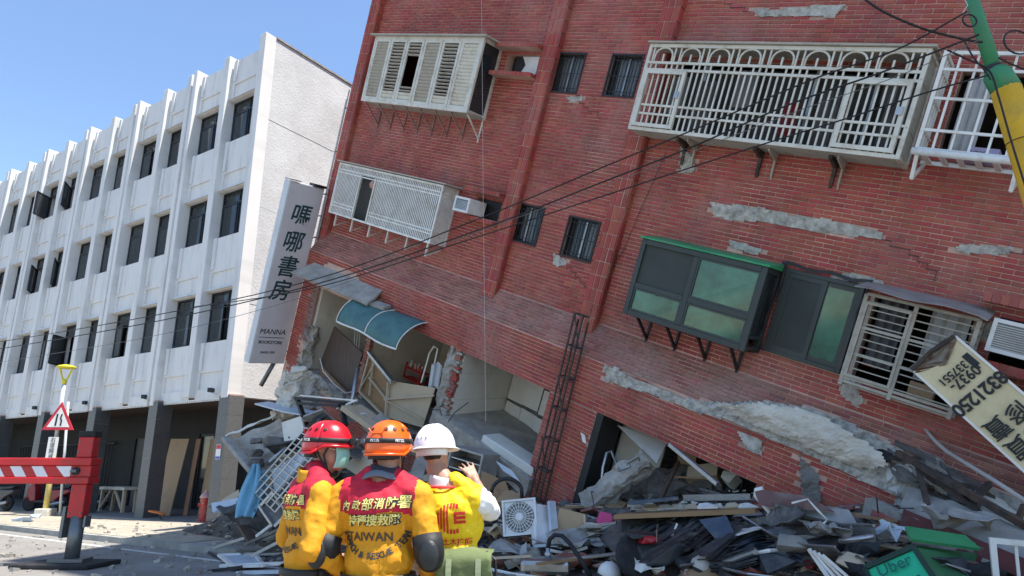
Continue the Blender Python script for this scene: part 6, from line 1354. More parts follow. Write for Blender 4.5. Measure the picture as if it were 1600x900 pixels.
MB().box(-.11, .11, -.006, .0, -.2, .2).build('sheet', sign_white, st_); MB().box(-.10, .10, -.009, -.0065, .08, .19).build('header', sign_red, st_); MB().box(-.10, .10, -.009, -.0065, -.19, -.12).build('footer', M('notice_blue', (.1, .12, .4), .6), st_)

# ------------------------------------------------------------------ painted pole and overhead cables at the right
gpl = empty('painted_pole'); tag(gpl, 'leaning utility pole painted green above and yellow below', 'pole')
pa, pb, pc, pd = P(1500, -60, 5.3), P(1553, 108, 5.3), P(1572, 140, 5.3), P(1640, 360, 5.3)
dpl = (pd - pc).normalized(); base_ = pd + dpl * ((-.2 - pd.z) / dpl.z)
MB().tube([pa, pb], [.05, .062], 16).build('upper_tube', green_pole, gpl, smooth=True); MB().tube([pb - (pc - pb) * .1, pb + (pc - pb) * .25, pc], [.062, .112, .118], 18).build('collar', green_pole, gpl, smooth=True); MB().tube([pc, base_], [.118, .13], 18).build('lower_post', yellow_paint, gpl, smooth=True)
MB().tube([pc + (pd - pc) * .38 - dpl * .0, pc + (pd - pc) * .385], .124, 18).build('clamp_band', black_iron, gpl); MB().tube([pb + V3(0, 0, .02), pb - V3(0, 0, .02)], .075, 14).build('clamp_band', black_iron, gpl)
HX, HY = 3.62, 5.25
def on_cable(x, y, ox=HX, oy=HY):
    r = ray(x, y); dx, dy = -.837, .547           # plan line from the pole along the street
    det = r.x * -dy + dx * r.y; t = (ox * -dy + dx * oy) / det; return EYE + r * t
def cable(pts, r, label, mt=cable_m, nm='overhead_cable', fn=on_cable):
    P_ = [fn(*p) for p in pts]; out = []
    for i in range(len(P_) - 1):
        p0, p1, p2, p3 = P_[max(0, i - 1)], P_[i], P_[i + 1], P_[min(len(P_) - 1, i + 2)]
        for k in range(8):
            t = k / 8; out.append(.5 * (2 * p1 + (p2 - p0) * t + (2 * p0 - 5 * p1 + 4 * p2 - p3) * t * t + (3 * p1 - p0 - 3 * p2 + p3) * t ** 3))
    out.append(P_[-1]); return tag(MB().tube(out, r, 6).build(nm, mt), label, 'cable', 'overhead cables')
cable([(1511, 18), (1400, 78), (1270, 124), (1100, 196), (940, 262), (740, 345), (490, 437), (240, 493), (0, 534), (-120, 550)], .008, 'topmost overhead cable crossing from the pole to the far left')
cable([(1530, 54), (1380, 112), (1229, 165), (1080, 230), (940, 285), (740, 362), (490, 445), (240, 503), (0, 545), (-120, 562)], .009, 'middle overhead cable just below the topmost one')
cable([(1546, 117), (1456, 142), (1320, 186), (1187, 227), (940, 307), (740, 372), (490, 450), (300, 480)], .0075, 'lowest thick overhead cable with a blue tie near the pole')
cable([(1535, 60), (1400, 120), (1229, 180), (940, 292), (740, 365), (480, 462), (240, 525), (0, 566), (-120, 585)], .004, 'thin grey overhead wire under the thick cables', M('thin_wire', (.12, .12, .12), .6))
near = lambda x, y: P(x, y, 5.2)
cable([(1345, -6), (1380, 18), (1440, 44), (1500, 60), (1535, 66)], .011, 'cable dropping from the top edge to the pole', fn=near)
cable([(1480, 78), (1510, 92), (1545, 110), (1560, 150), (1580, 220), (1605, 300)], .009, 'cable running down along the yellow pole', fn=near)
cable([(1560, 90), (1580, 100), (1610, 112)], .008, 'short cable leaving the pole to the right edge', fn=near)
cable([(1505, 60), (1520, 88), (1540, 112), (1548, 125)], .008, 'short slack cable hugging the green pole', fn=near)
for (x, y, r_, lab) in ((1515, 32, .062, 'small black cable loop left of the green pole'), (1590, 66, .12, 'large black cable loop right of the green pole')):
    c_ = P(x, y, 5.2); tag(MB().tube([c_ + V3(r_ * math.cos(t), 0, r_ * 1.0 * math.sin(t)) for t in [k * .33 for k in range(20)]], .008, 6).build('cable_loop', cable_m), lab, 'cable')
tag(MB().tube([P(1505, -5, 5.2), P(1512, 8, 5.2), P(1503, 22, 5.2)], .004, 5).build('white_tie', wire_w), 'thin white tie wire at the top of the green pole', 'wire')
tag(MB().tube([P(752, -60, 11.8), P(755, 300, 11.9), P(759, 660, 12)], .0035, 5).build('plumb_line', wire_w), 'thin pale line hanging straight down in front of the brick wall', 'line')
tag(MB().tube([P(1040, 240, 10.8), P(1000, 330, 11.3), P(975, 390, 11.6), P(930, 460, 12.0)], .005, 5).build('slack_wire', cable_m), 'thin black wire slanting down the wall beside the right pilaster', 'wire')

for x in (-.12, .1):       # bolts and a worn label on the outrigger
    for z in (.85, 1.22, 1.85, 2.02): MB().lathe([(.014, 0), (.014, .01), (.008, .013)], 6, (x * .9, -.10, z), Matrix.Rotation(R(90), 3, 'X')).build('bolt', steel_g, og)
# ------------------------------------------------------------------ the rescue workers
skin = M('skin', (.42, .24, .165), .5, var=.06, scale=20, bump=.05, bscale=200)
hair = M('hair', (.016, .014, .013), .6, var=.3, scale=60, bump=.4, bscale=300)
suit_y = M('suit_yellow', (.68, .30, .008), .75, var=.10, scale=7, bump=.35, bscale=24, dirt=(.55, .21, .006), damt=.5, dscale=3.5, bdist=.012)
suit_r = M('suit_red', (.50, .012, .035), .75, var=.12, scale=7, bump=.3, bscale=24, bdist=.01)
vest_y = M('vest_yellow', (.80, .55, .006), .6, var=.07, scale=6, bump=.3, bscale=20, bdist=.012)
shirt_w = M('shirt_white', (.72, .72, .71), .8, var=.04, scale=6, bump=.3, bscale=24, bdist=.01)
pants_d = M('trousers_dark', (.03, .032, .035), .85)
boots = M('boots_black', (.015, .015, .016), .5)
helm_red = M('helmet_red', (.62, .008, .018), .28, var=.04, bump=.0, spec=.6)
helm_or = M('helmet_orange', (.85, .12, .006), .3, var=.04, bump=.0, spec=.6)
helm_w = M('helmet_white', (.80, .80, .82), .3, var=.03, bump=.0, spec=.6)
strap_k = M('strap_black', (.018, .018, .02), .6)
pad_k = M('pad_black', (.022, .024, .025), .45, var=.3, bump=.3)
mask_m = M('mask_green', (.28, .62, .52), .85, var=.05, bump=.15, bscale=60)
gold = M('lettering_gold', (.80, .72, .22), .6, bump=0); navy = M('lettering_dark', (.05, .045, .04), .7, bump=0); logo_r = M('logo_red', (.60, .03, .02), .6, bump=0)
olive = M('olive_canvas', (.13, .165, .065), .85, var=.12, scale=8, bump=.3, bscale=40, dirt=(.20, .24, .11), damt=.5, dscale=6)
olive_d = M('olive_strap', (.10, .13, .055), .85)
navy_cl = M('navy_collar', (.02, .025, .04), .8)

def cap(mb, p, q_, r0, r1, n=12):
    p = Vector(p); q_ = Vector(q_); d = (q_ - p); L = d.length or 1e-4; t = d / L
    pts = [p - t * r0 * .98, p - t * r0 * .7, p - t * r0 * .35, p]; rs_ = [r0 * .12, r0 * .71, r0 * .94, r0]
    for k in range(1, 5): pts.append(p + d * k / 5); rs_.append(lerp(r0, r1, k / 5))
    pts += [q_, q_ + t * r1 * .35, q_ + t * r1 * .7, q_ + t * r1 * .98]; rs_ += [r1, r1 * .94, r1 * .71, r1 * .12]
    mb.tube(pts, rs_, n)
def ell(mb, c, r, n=16):
    prof = [(math.cos(a), math.sin(a)) for a in [(-.5 + k / 12) * math.pi for k in range(13)]]
    prof = [(max(.02, x), z) for x, z in prof]; c = Vector(c)
    mb.lathe(prof, n, c, Matrix.Diagonal((r[0], r[1], r[2])))
def slim(prims, k=.88): return [p[:3] + (p[3] * k, p[4] * k) + p[5:] if p[0] == 'c' and p[5] in (YE, WH) and abs(p[1][0]) > .16 else p for p in prims]
def person(name, label, prims, mats, voxel=.010, yoke=None, hm_=None, loc=(0, 0, 0), rz=0., smooth_it=4, wr=.0085):
    """prims: ('c', p, q, r0, r1, mat) capsules or ('e', c, r, mat) ellipsoids, in the figure's own frame (faces +y)"""
    prims = slim(prims); mb = MB()
    for pr in prims:
        if pr[0] == 'c': cap(mb, *pr[1:5])
        else: ell(mb, pr[1], pr[2])
    tmp = bpy.data.objects.new('tmp', mb.mesh('tmp', skin)); C.objects.link(tmp)
    md = tmp.modifiers.new('r', 'REMESH'); md.mode = 'VOXEL'; md.voxel_size = voxel
    me = bpy.data.meshes.new_from_object(tmp.evaluated_get(bpy.context.evaluated_depsgraph_get())); bpy.data.objects.remove(tmp)
    bm = bmesh.new(); bm.from_mesh(me)
    for _ in range(smooth_it): bmesh.ops.smooth_vert(bm, verts=bm.verts, factor=.5, use_axis_x=True, use_axis_y=True, use_axis_z=True)
    bm.normal_update()
    fast = []
    for pr in prims:
        if pr[0] == 'c':
            p, q_ = Vector(pr[1]), Vector(pr[2]); d = q_ - p; fast.append((0, p, d, max(d.length_squared, 1e-9), pr[3], pr[4] - pr[3], pr[5]))
        else: fast.append((1, Vector(pr[1]), Vector(pr[2]), min(pr[2]), 0, 0, pr[3]))
    def near(co):
        b = 1e9; bi = 0
        for t, p, d, l2, r, dr, m_ in fast:
            if t == 0:
                k = (co - p).dot(d) / l2; k = 0 if k < 0 else (1 if k > 1 else k); ds = (co - p - d * k).length - r - dr * k
            else:
                e = co - p; ds = (math.sqrt((e.x / d.x) ** 2 + (e.y / d.y) ** 2 + (e.z / d.z) ** 2) - 1) * l2
            if ds < b: b = ds; bi = m_
        return bi
    cloth = {i for i, m_ in enumerate(mats) if m_ in (suit_y, suit_r, vest_y, shirt_w, pants_d)}
    vm = {}
    for f_ in bm.faces:
        co = f_.calc_center_median(); k = near(co)
        if yoke: k = yoke(co, k)
        f_.material_index = k; f_.smooth = True
        for v in f_.verts: vm[v.index] = k
    for v in bm.verts:
        if vm.get(v.index) in cloth:
            c_ = v.co; n1 = noise.fractal(V3(c_.x * 9, c_.y * 9, c_.z * 5), .8, 2.1, 3); n2 = 1 - abs(noise.noise(V3(c_.x * 7 + 3 * c_.z, c_.y * 7, c_.z * 9 + 2 * c_.x))) * 2
            n3 = 1 - abs(noise.noise(V3(c_.x * 16 - 6 * c_.z, c_.y * 16 + 5 * c_.z, c_.z * 20 + 5 * c_.x + 7))) * 2.4; v.co += v.normal * (wr * n1 + wr * .8 * n2 + wr * .55 * max(0, n3))
    me.materials.clear()
    for m_ in mats: me.materials.append(m_)
    bm.to_mesh(me); bm.free()
    o = bpy.data.objects.new(name, me); C.objects.link(o); o.matrix_world = Matrix.Translation(loc) @ Matrix.Rotation(rz, 4, 'Z')
    tag(o, label, 'person'); o.name = name; return o
SK, HA, YE, RE, PA, BO, WH, VE, BK = range(9)
PM = [skin, hair, suit_y, suit_r, pants_d, boots, shirt_w, vest_y, pad_k]
def body(tm, pm, stout=1.):
    k = stout
    return [('e', (0, 0, .97), (.175 * k, .135 * k, .13), pm), ('e', (0, .01, 1.11), (.172 * k, .135 * k, .17), tm), ('e', (0, .015, 1.29), (.185 * k, .135 * k, .19), tm), ('e', (0, -.025, 1.37), (.19 * k, .115 * k, .13), tm),
            ('c', (-.15 * k, -.01, 1.435), (.15 * k, -.01, 1.435), .085, .085, tm), ('c', (-.15, -.01, 1.45), (-.03, -.005, 1.54), .06, .05, tm), ('c', (.15, -.01, 1.45), (.03, -.005, 1.54), .06, .05, tm),
            ('c', (-.095, 0, .95), (-.105, .02, .52), .105, .078, pm), ('c', (-.105, .02, .52), (-.11, -.01, .12), .078, .058, pm), ('c', (.095, 0, .95), (.105, .02, .52), .105, .078, pm), ('c', (.105, .02, .52), (.11, -.01, .12), .078, .058, pm),
            ('c', (-.115, -.03, .06), (-.125, .14, .045), .058, .045, BO), ('c', (.115, -.03, .06), (.125, .14, .045), .058, .045, BO)]
def headp(H):
    f = lambda x, y, z: H @ V3(x, y, z)
    return [('c', V3(0, -.01, 1.50), f(0, -.012, .0), .062, .058, SK), ('e', f(0, -.008, .125), (.078, .094, .108), SK), ('e', f(0, .03, .055), (.06, .066, .07), SK), ('c', f(0, .09, .105), f(0, .108, .075), .013, .016, SK), ('c', f(0, .085, .02), f(0, .07, .0), .03, .028, SK),
            ('c', f(.078, -.01, .115), f(.084, -.018, .085), .018, .012, SK), ('c', f(-.078, -.01, .115), f(-.084, -.018, .085), .018, .012, SK)]
def hand(w, d, palm_n, sk=SK, curl=.6, spread=.12):
    """w wrist, d direction of the fingers, palm_n palm normal: palm, four unequal bent fingers and a thumb from its side"""
    d = Vector(d).normalized(); n = Vector(palm_n); n = (n - d * n.dot(d)).normalized(); s = d.cross(n); w = Vector(w); out = []
    out.append(('c', w, w + d * .03, .028, .030, sk)); 
    for k in (-1, 0, 1): out.append(('c', w + d * .025 + s * .02 * k, w + d * .08 + s * .026 * k, .017, .015, sk))
    for k, L in zip((-1.5, -.5, .5, 1.5), (.066, .082, .086, .072)):
        b0_ = w + d * .085 + s * .02 * k; dd = (d + s * spread * k * .6).normalized(); m1 = b0_ + dd * L * .5 + n * .006; m2 = m1 + (dd * math.cos(curl) + n * math.sin(curl)) * L * .5
        out += [('c', b0_ - d * .01, m1, .0098, .009, sk), ('c', m1, m2, .009, .0075, sk)]
    t0 = w + d * .03 + s * .03; t1 = t0 + (d * .5 + s * .8 + n * .3).normalized() * .045; out += [('c', t0, t1, .014, .011, sk), ('c', t1, t1 + (d * .85 + s * .3 + n * .3).normalized() * .035, .011, .009, sk)]
    return out
def headframe(yaw, pitch=0., roll=0., off=(0, 0), up=0.): return Matrix.Translation((off[0], off[1], 1.56 + up)) @ Matrix.Rotation(yaw, 4, 'Z') @ Matrix.Rotation(pitch, 4, 'X') @ Matrix.Rotation(roll, 4, 'Y')
def face_mats(H, base):
    Hi = H.inverted()
    def fn(co, k):
        if k == SK:
            q_ = Hi @ co
            if q_.z > .05 and (q_.y < -.03 or (q_.y < .0 and q_.z > .13) or q_.z > .165) and abs(q_.x) < .1: return HA
        return base(co, k)
    return fn
def bvh_of(o): 
    bm = bmesh.new(); bm.from_mesh(o.data); t = BVHTree.FromBMesh(bm); bm.free(); return t
def wrap_text(o, tree, s, size, mt, x, z, rot=0., bold=.0, shear=0., sp=1., back=True, frm=None, depth=.006, name='lettering'):
    me = text_mesh(s, size, 0, bold, shear, sp=sp); bm = bmesh.new(); bm.from_mesh(me)
    bmesh.ops.triangulate(bm, faces=bm.faces); bmesh.ops.subdivide_edges(bm, edges=[e for e in bm.edges if e.calc_length() > .012], cuts=1); bmesh.ops.triangulate(bm, faces=bm.faces)
    c_, s_ = math.cos(rot), math.sin(rot); F_ = frm or Matrix.Identity(4); Fi = F_.to_3x3(); bad = []
    for v in bm.verts:
        u, w = v.co.x * c_ - v.co.y * s_ + x, v.co.x * s_ + v.co.y * c_ + z
        org = F_ @ V3(u, -.6, w); dr = Fi @ V3(0, 1, 0); h = tree.ray_cast(org, dr)
        if h[0] is None: bad.append(v); continue
        v.co = h[0] - dr * depth
    if bad: bmesh.ops.delete(bm, geom=bad, context='VERTS')
    bm.to_mesh(me); bm.free(); me.materials.append(mt); return inst(name, me, o)
def gtext(o, tr, ch, size, x, z):       # gold characters with a dark outline
    wrap_text(o, tr, ch, size, navy, x, z, bold=.0042, shear=.15, depth=.005); wrap_text(o, tr, ch, size, gold, x, z, bold=.0008, shear=.15, depth=.008)
def helmet(o, H, mt, kind, lamp_side=0):
    h = empty('helmet', parent=o); h.matrix_basis = H @ Matrix.Translation((0, -.004, .115)) @ Matrix.Rotation(R(-4), 4, 'X')
    sx, sy, sz = .118, .142, .142
    def shell(u, v):
        a = u * 2 * math.pi; ph = v * math.pi / 2 * .985; ca, sa = math.cos(a), math.sin(a)
        low = .0 if kind == 'hard' else (-.035 * (1 if sa < -.2 else max(0, (-sa + .2) / .4 if sa < .2 else 0)))
        ridge = 1 + (.014 * math.exp(-(ca / .16) ** 2) * (1 if v < .97 else 0))
        r_ = math.cos(ph) ** .82; z = math.sin(ph) * sz
        if v < .12: z += low * (1 - v / .12)
        return V3(sx * ca * r_ * ridge, sy * sa * r_, z * ridge)
    MB().grid(48, 20, shell).build('shell', mt, h, smooth=True, solid=.006)
    if kind == 'hard':
        MB().grid(40, 3, lambda u, v: V3((sx + .022 * v) * math.cos(u * 6.2832), (sy + (.018 + .03 * max(0, math.sin(u * 6.2832)) ) * v) * math.sin(u * 6.2832), .004 - .012 * v)).build('brim', mt, h, smooth=True, solid=.006)
        for x in (-.03, 0, .03): MB().tube([V3(x, -sy * 1.0 * math.cos(t), sz * 1.02 * math.sin(t)) * (1.0 if x else 1.012) for t in [.35 + k * .12 for k in range(20)]], .006, 6).build('ridge', mt, h, smooth=True)
        MB().grid(24, 3, lambda u, v: V3(.108 * math.cos(R(190 + 160 * u)), .128 * math.sin(R(190 + 160 * u)), -.005 - .045 * v)).build('neck_band', white_pl, h, smooth=True, solid=.004)
    else:
        MB().tube([V3((sx + .004) * math.cos(t), (sy + .004) * math.sin(t), -.012 + (.012 if math.sin(t) > .2 else (-.028 if math.sin(t) < -.2 else -.008 + .1 * math.sin(t)))) for t in [k * .2618 for k in range(25)]], .008, 6).build('rim', mt, h, smooth=True)
        MB().grid(40, 2, lambda u, v: V3((sx + .004) * math.cos(u * 6.2832), (sy + .004) * math.sin(u * 6.2832), .018 + .026 * v - .012 * math.sin(u * 6.2832) * 0)).build('lamp_strap', strap_k, h, smooth=True, solid=.004)
        for s_ in (-1, 1):
            for k in range(4):
                a = R(90 - s_ * 90 + s_ * (12 - 26 * k) + (0 if s_ > 0 else 0)); ph = .68
                p = V3(sx * math.cos(a) * math.cos(ph) ** .82, sy * math.sin(a) * math.cos(ph) ** .82, sz * math.sin(ph)) * 1.015
                MB().lathe([(.012, -.003), (.012, .003), (.009, .004)], 10, p, V3(0, 0, 1).rotation_difference(p).to_matrix()).build('vent', M('vent_dark', tuple(c * .35 for c in mt.node_tree.nodes['Principled BSDF'].inputs[0].default_value[:3]) if False else (.05, .01, .01), .6) if 'vent_dark' not in MATS else MATS['vent_dark'], h)
        MB().box(-.03, .03, sy + .004, sy + .04, .012, .05).build('headlamp', black_plastic, h, bevel=.006); MB().lathe([(.016, 0), (.018, .01)], 12, (0, sy + .04, .031), Matrix.Rotation(R(-90), 3, 'X')).build('lamp_lens', chrome, h)
        MB().tube([V3(-.05, -sy + .01, .095), V3(-.03, -sy + .012, .07), V3(.03, -sy + .012, .07), V3(.05, -sy + .01, .095)], .004, 5).build('rear_clip', mt, h)
        for s_ in (-1, 1):
            for pts in ([(s_ * .09, -.03, .0), (s_ * .087, .0, -.06), (s_ * .065, .045, -.13)], [(s_ * .085, .05, .0), (s_ * .086, .025, -.05), (s_ * .065, .045, -.13)], [(s_ * .065, .045, -.13), (s_ * .03, .06, -.155), (0, .07, -.16)]): MB().tube(pts, .006, 6).build('chin_strap', strap_k, h)
        MB().grid(20, 2, lambda u, v: V3(.1 * math.cos(R(200 + 140 * u)), .125 * math.sin(R(200 + 140 * u)), -.03 - .035 * v)).build('rear_cradle', strap_k, h, smooth=True, solid=.004)
    if kind != 'hard':
        for a in (-90, -30, -150): 
            aa = R(a); m_ = frame(V3((sx + .008) * math.cos(aa), (sy + .008) * math.sin(aa), .031), V3(-math.sin(aa), math.cos(aa), 0), V3(0, 0, 1), V3(math.cos(aa), math.sin(aa), 0)); text_obj('lettering', 'PETZL', .02, sign_white, h, m_, extrude=.001, bold=.0005)
    return h
def eyes(o, H):
    for s_ in (-1, 1):
        e = MB().lathe([(.003, -.011), (.009, -.007), (.012, 0), (.009, .007), (.003, .011)], 10, H @ V3(s_ * .031, .082, .12)).build('eye', M('eye_white', (.6, .58, .55), .2) if 'eye_white' not in MATS else MATS['eye_white'], o, smooth=True)
        MB().lathe([(.002, -.005), (.006, 0), (.002, .005)], 8, H @ V3(s_ * .031, .092, .12)).build('iris', hair, e); MB().tube([H @ V3(s_ * .015, .094, .142), H @ V3(s_ * .032, .096, .147), H @ V3(s_ * .05, .086, .143)], .004, 5).build('eyebrow', hair, o)
    MB().tube([H @ V3(-.022, .093, .035), H @ V3(0, .099, .036), H @ V3(.022, .093, .035)], .0045, 5).build('mouth', M('lips', (.30, .10, .09), .5) if 'lips' not in MATS else MATS['lips'], o)
def collar(o, mt, r=.078, z0=1.515, z1=1.575, tilt=.0):
    return MB().grid(28, 4, lambda u, v: V3((r - .008 * v) * math.cos(u * 6.2832) * 1.05, (r - .006 * v) * math.sin(u * 6.2832) - .012, lerp(z0, z1, v) + .01 * math.sin(u * 12.566) - .03 * max(0, math.sin(u * 6.2832)))).build('collar', mt, o, smooth=True, solid=.008)
def yoke_fn(zb, wide=.2):
    def fn(co, k):
        if k == YE and co.z > zb + .015 * math.sin(co.x * 20) and abs(co.x) < wide: return RE
        return k
    return fn
TOPZ = 1.815   # helmet top of the standard figure
def place(px, py, d):            # scale so that the helmet top meets the sight line at that distance
    t = P(px, py, d); return V3(t.x, t.y, 0), t.z / TOPZ

# middle worker, orange helmet, back to the camera
loc, sc = place(602, 658, 3.85)
H = headframe(R(-14), R(4), 0, (.03, .01))
arms = [('c', (-.205, -.01, 1.42), (-.285, -.06, 1.15), .082, .066, YE), ('c', (-.285, -.06, 1.15), (-.245, .14, 1.02), .06, .048, YE), ('c', (.205, -.01, 1.42), (.285, -.06, 1.15), .082, .066, YE), ('c', (.285, -.06, 1.15), (.235, .14, 1.03), .06, .048, YE)]
pr = body(YE, YE, 1.06) + arms + headp(H) + hand((-.235, .17, 1.0), (.3, .9, -.2), (.9, -.3, 0)) + hand((.225, .17, 1.01), (-.3, .9, -.2), (-.9, -.3, 0))
w2 = person('person', 'person in yellow and red overalls with orange helmet, back to the camera', pr, PM, yoke=face_mats(H, yoke_fn(1.335)), loc=loc, rz=R(-6)); w2.scale = (sc,) * 3
tr = bvh_of(w2)
helmet(w2, H, helm_or, 'climb'); eyes(w2, H); collar(w2, navy_cl).location = (.015, 0, 0); MB().grid(20, 3, lambda u, v: V3((.088 + .02 * v) * math.cos(u * 6.2832), (.085 + .02 * v) * math.sin(u * 6.2832) - .012, 1.545 - .03 * v + .01 * math.sin(u * 19))).build('neckerchief', M('grey_scarf', (.14, .16, .2), .85), w2, smooth=True, solid=.01)
for i, ch in enumerate('內政部消防署'): gtext(w2, tr, ch, (.052, .05, .064, .056, .062, .07)[i], -.155 + i * .062, 1.372 + .004 * i)
for i, ch in enumerate('特種搜救隊'): gtext(w2, tr, ch, .058, -.118 + i * .056, 1.298 + .002 * i)
wrap_text(w2, tr, 'TAIWAN', .062, navy, -.02, 1.222, bold=.0008)
for i, ch in enumerate('SEARCH & RESCUE TEAM'):
    t = (i - 9.5) / 9.5; a = t * 1.12; wrap_text(w2, tr, ch, .042, navy, .185 * math.sin(a), 1.315 - .185 * math.cos(a), rot=a, bold=.0014)
for s_ in (-1, 1):
    b_ = V3(s_ * .285, -.06, 1.15)
    MB().tube([b_ + V3(-s_ * .02, .015, .075), b_ + V3(-s_ * .01, .005, .03), b_ + V3(-s_ * .006, .03, -.02), b_ + V3(-s_ * .012, .08, -.05)], [.078, .08, .078, .068], 16).build('elbow_brace', strap_k, w2, smooth=True)
    e_ = MB(); ell(e_, b_ + V3(s_ * .01, -.06, -.01), (.052, .03, .075)); e_.build('elbow_pad', pad_k, w2, smooth=True)
MB().tube([(-.19, 0, 1.03), (0, -.145, 1.03), (.19, 0, 1.03), (0, .15, 1.03), (-.19, 0, 1.03)], .012, 6).build('belt', strap_k, w2) if False else MB().grid(36, 2, lambda u, v: V3(.196 * math.cos(u * 6.2832), .152 * math.sin(u * 6.2832), 1.0 + .04 * v)).build('belt', strap_k, w2, smooth=True, solid=.006)

# left worker, red helmet, turned to the right, mask
loc, sc = place(499, 658, 4.05)
H = headframe(R(-42), R(2), 0, (.01, .06))
arms = [('c', (-.20, -.01, 1.42), (-.28, -.06, 1.16), .08, .064, YE), ('c', (-.28, -.06, 1.16), (-.20, .16, 1.05), .058, .046, YE), ('c', (.205, -.02, 1.42), (.295, -.08, 1.15), .078, .064, YE), ('c', (.295, -.08, 1.15), (.22, .13, 1.04), .058, .048, YE)]
pr = body(YE, YE, 1.04) + arms + headp(H) + hand((-.19, .19, 1.04), (.5, .8, -.1), (.8, -.5, 0)) + hand((.20, .16, 1.03), (-.6, .7, -.1), (-.7, -.6, 0), curl=1.)
w1 = person('person', 'person in yellow and red overalls with red helmet and green face mask', pr, PM, yoke=face_mats(H, yoke_fn(1.345, .225)), loc=loc, rz=R(-58)); w1.scale = (sc,) * 3
tr = bvh_of(w1)
helmet(w1, H, helm_red, 'climb'); eyes(w1, H); collar(w1, suit_y, r=.085, z0=1.48, z1=1.55)
mk = MB().grid(20, 14, lambda u, v: H @ V3(.068 * math.sin((u - .5) * 2.5), .048 + .072 * math.cos((u - .5) * 2.3) + .012 * math.sin(v * 3.14) - .012 * v, .105 - .115 * v)).build('face_mask', mask_m, w1, smooth=True, solid=.004)
for s_ in (-1, 1): MB().tube([H @ V3(s_ * .062, .075, .09), H @ V3(s_ * .082, .0, .115)], .0025, 5).build('mask_loop', cream_w, w1)
for i, ch in enumerate('內政部消防署'): gtext(w1, tr, ch, .056, -.155 + i * .062, 1.385)
for i, ch in enumerate('特種搜救隊'): gtext(w1, tr, ch, .054, -.115 + i * .054, 1.305)
wrap_text(w1, tr, 'TAIWAN', .062, navy, 0, 1.222, bold=.0012)
for i, ch in enumerate('SEARCH & RESCUE TEAM'):
    t = (i - 9.5) / 9.5; a = t * 1.15; wrap_text(w1, tr, ch, .042, navy, .19 * math.sin(a), 1.315 - .19 * math.cos(a), rot=a, bold=.0014)
MB().grid(36, 2, lambda u, v: V3(.192 * math.cos(u * 6.2832), .150 * math.sin(u * 6.2832), 1.0 + .04 * v)).build('belt', strap_k, w1, smooth=True, solid=.006)
MB().box(-.03, .03, .13, .165, 1.3, 1.42).build('chest_radio', black_plastic, w1, bevel=.008); MB().tube([(-.1, .12, 1.42), (-.06, .15, 1.36), (.02, .16, 1.36)], .012, 6).build('harness_strap', suit_r, w1)

# right worker, white hard hat, yellow vest, pointing
loc, sc = place(706, 664, 4.15)
H = headframe(R(-16), R(2), R(-5), (-.105, .04), .055); sc *= TOPZ / (TOPZ + .055)
rz_ = R(-12); Bi = (Matrix.Translation(loc) @ Matrix.Rotation(rz_, 4, 'Z') @ Matrix.Scale(sc, 4)).inverted()
el = Bi @ P(768, 800, 4.3); wr_ = Bi @ P(744, 754, 4.5); fd = (Bi @ P(724, 716, 4.56)) - wr_
arms = [('c', (-.19, -.01, 1.42), (-.25, -.03, 1.14), .07, .055, WH), ('c', (-.25, -.03, 1.14), (-.2, .15, 1.0), .05, .042, WH), ('c', (.195, -.01, 1.42), el, .078, .064, WH), ('c', el, el + (wr_ - el) * .45, .06, .048, WH), ('c', el + (wr_ - el) * .4, wr_, .04, .031, SK)]
pr = body(VE, PA, 1.05) + arms + headp(H) + hand((-.19, .18, .98), (.3, .8, -.3), (.8, -.4, 0)) + hand(wr_, fd, (-.45, .6, -.1), curl=.35, spread=.35)
def vest(co, k):
    if k == VE and abs(co.x) > .205: return WH
    return k
w3 = person('person', 'person in bright yellow vest and white hard hat raising the right hand', pr, PM, voxel=.0075, yoke=face_mats(H, vest), loc=loc, rz=rz_, smooth_it=3); w3.scale = (sc,) * 3
tr = bvh_of(w3)
helmet(w3, H, helm_w, 'hard'); eyes(w3, H); cl_ = collar(w3, shirt_w, r=.082, z0=1.49, z1=1.565); cl_.location = (-.05, .015, 0)
MB().grid(30, 2, lambda u, v: V3((.098 + .01 * v) * math.cos(u * 6.2832), (.094 + .01 * v) * math.sin(u * 6.2832) - .012, 1.512 - .012 * v - .02 * max(0, math.sin(u * 6.2832)))).build('vest_piping', logo_r, w3, smooth=True, solid=.006).location = (-.04, .01, 0)
def wrap_poly(o, tree, polys, mt, nm):
    bm = bmesh.new()
    for pl_ in polys:
        vs = [bm.verts.new((x, z, 0)) for x, z in pl_]; bm.faces.new(vs)
    bmesh.ops.triangulate(bm, faces=bm.faces)
    for _ in range(2): bmesh.ops.subdivide_edges(bm, edges=[e for e in bm.edges if e.calc_length() > .012], cuts=1); bmesh.ops.triangulate(bm, faces=bm.faces)
    for v in bm.verts:
        h = tree.ray_cast(V3(v.co.x, -.6, v.co.y), V3(0, 1, 0)); v.co = (h[0] - V3(0, .003, 0)) if h[0] else V3(v.co.x, -.1, v.co.y)
    me = bpy.data.meshes.new(nm); bm.to_mesh(me); bm.free(); me.materials.append(mt); return inst(nm, me, o)
polys = []; cx_, cz_, ra = .055, 1.335, .085
for k in range(7):              # left half of the round emblem as vertical stripes
    x = -ra + k * .0175 + .002; hh_ = math.sqrt(max(0, ra ** 2 - (x + .005) ** 2)); x0_ = cx_ + x
    if k < 4 : polys.append([(x0_, cz_ - hh_), (x0_ + .0105, cz_ - hh_), (x0_ + .0105, cz_ + hh_), (x0_, cz_ + hh_)])
    else: polys.append([(x0_, cz_ + hh_ - .028), (x0_ + .013, cz_ + hh_ - .028), (x0_ + .013, cz_ + hh_), (x0_, cz_ + hh_)]); polys.append([(x0_, cz_ - hh_), (x0_ + .013, cz_ - hh_), (x0_ + .013, cz_ - hh_ + .024), (x0_, cz_ - hh_ + .024)])
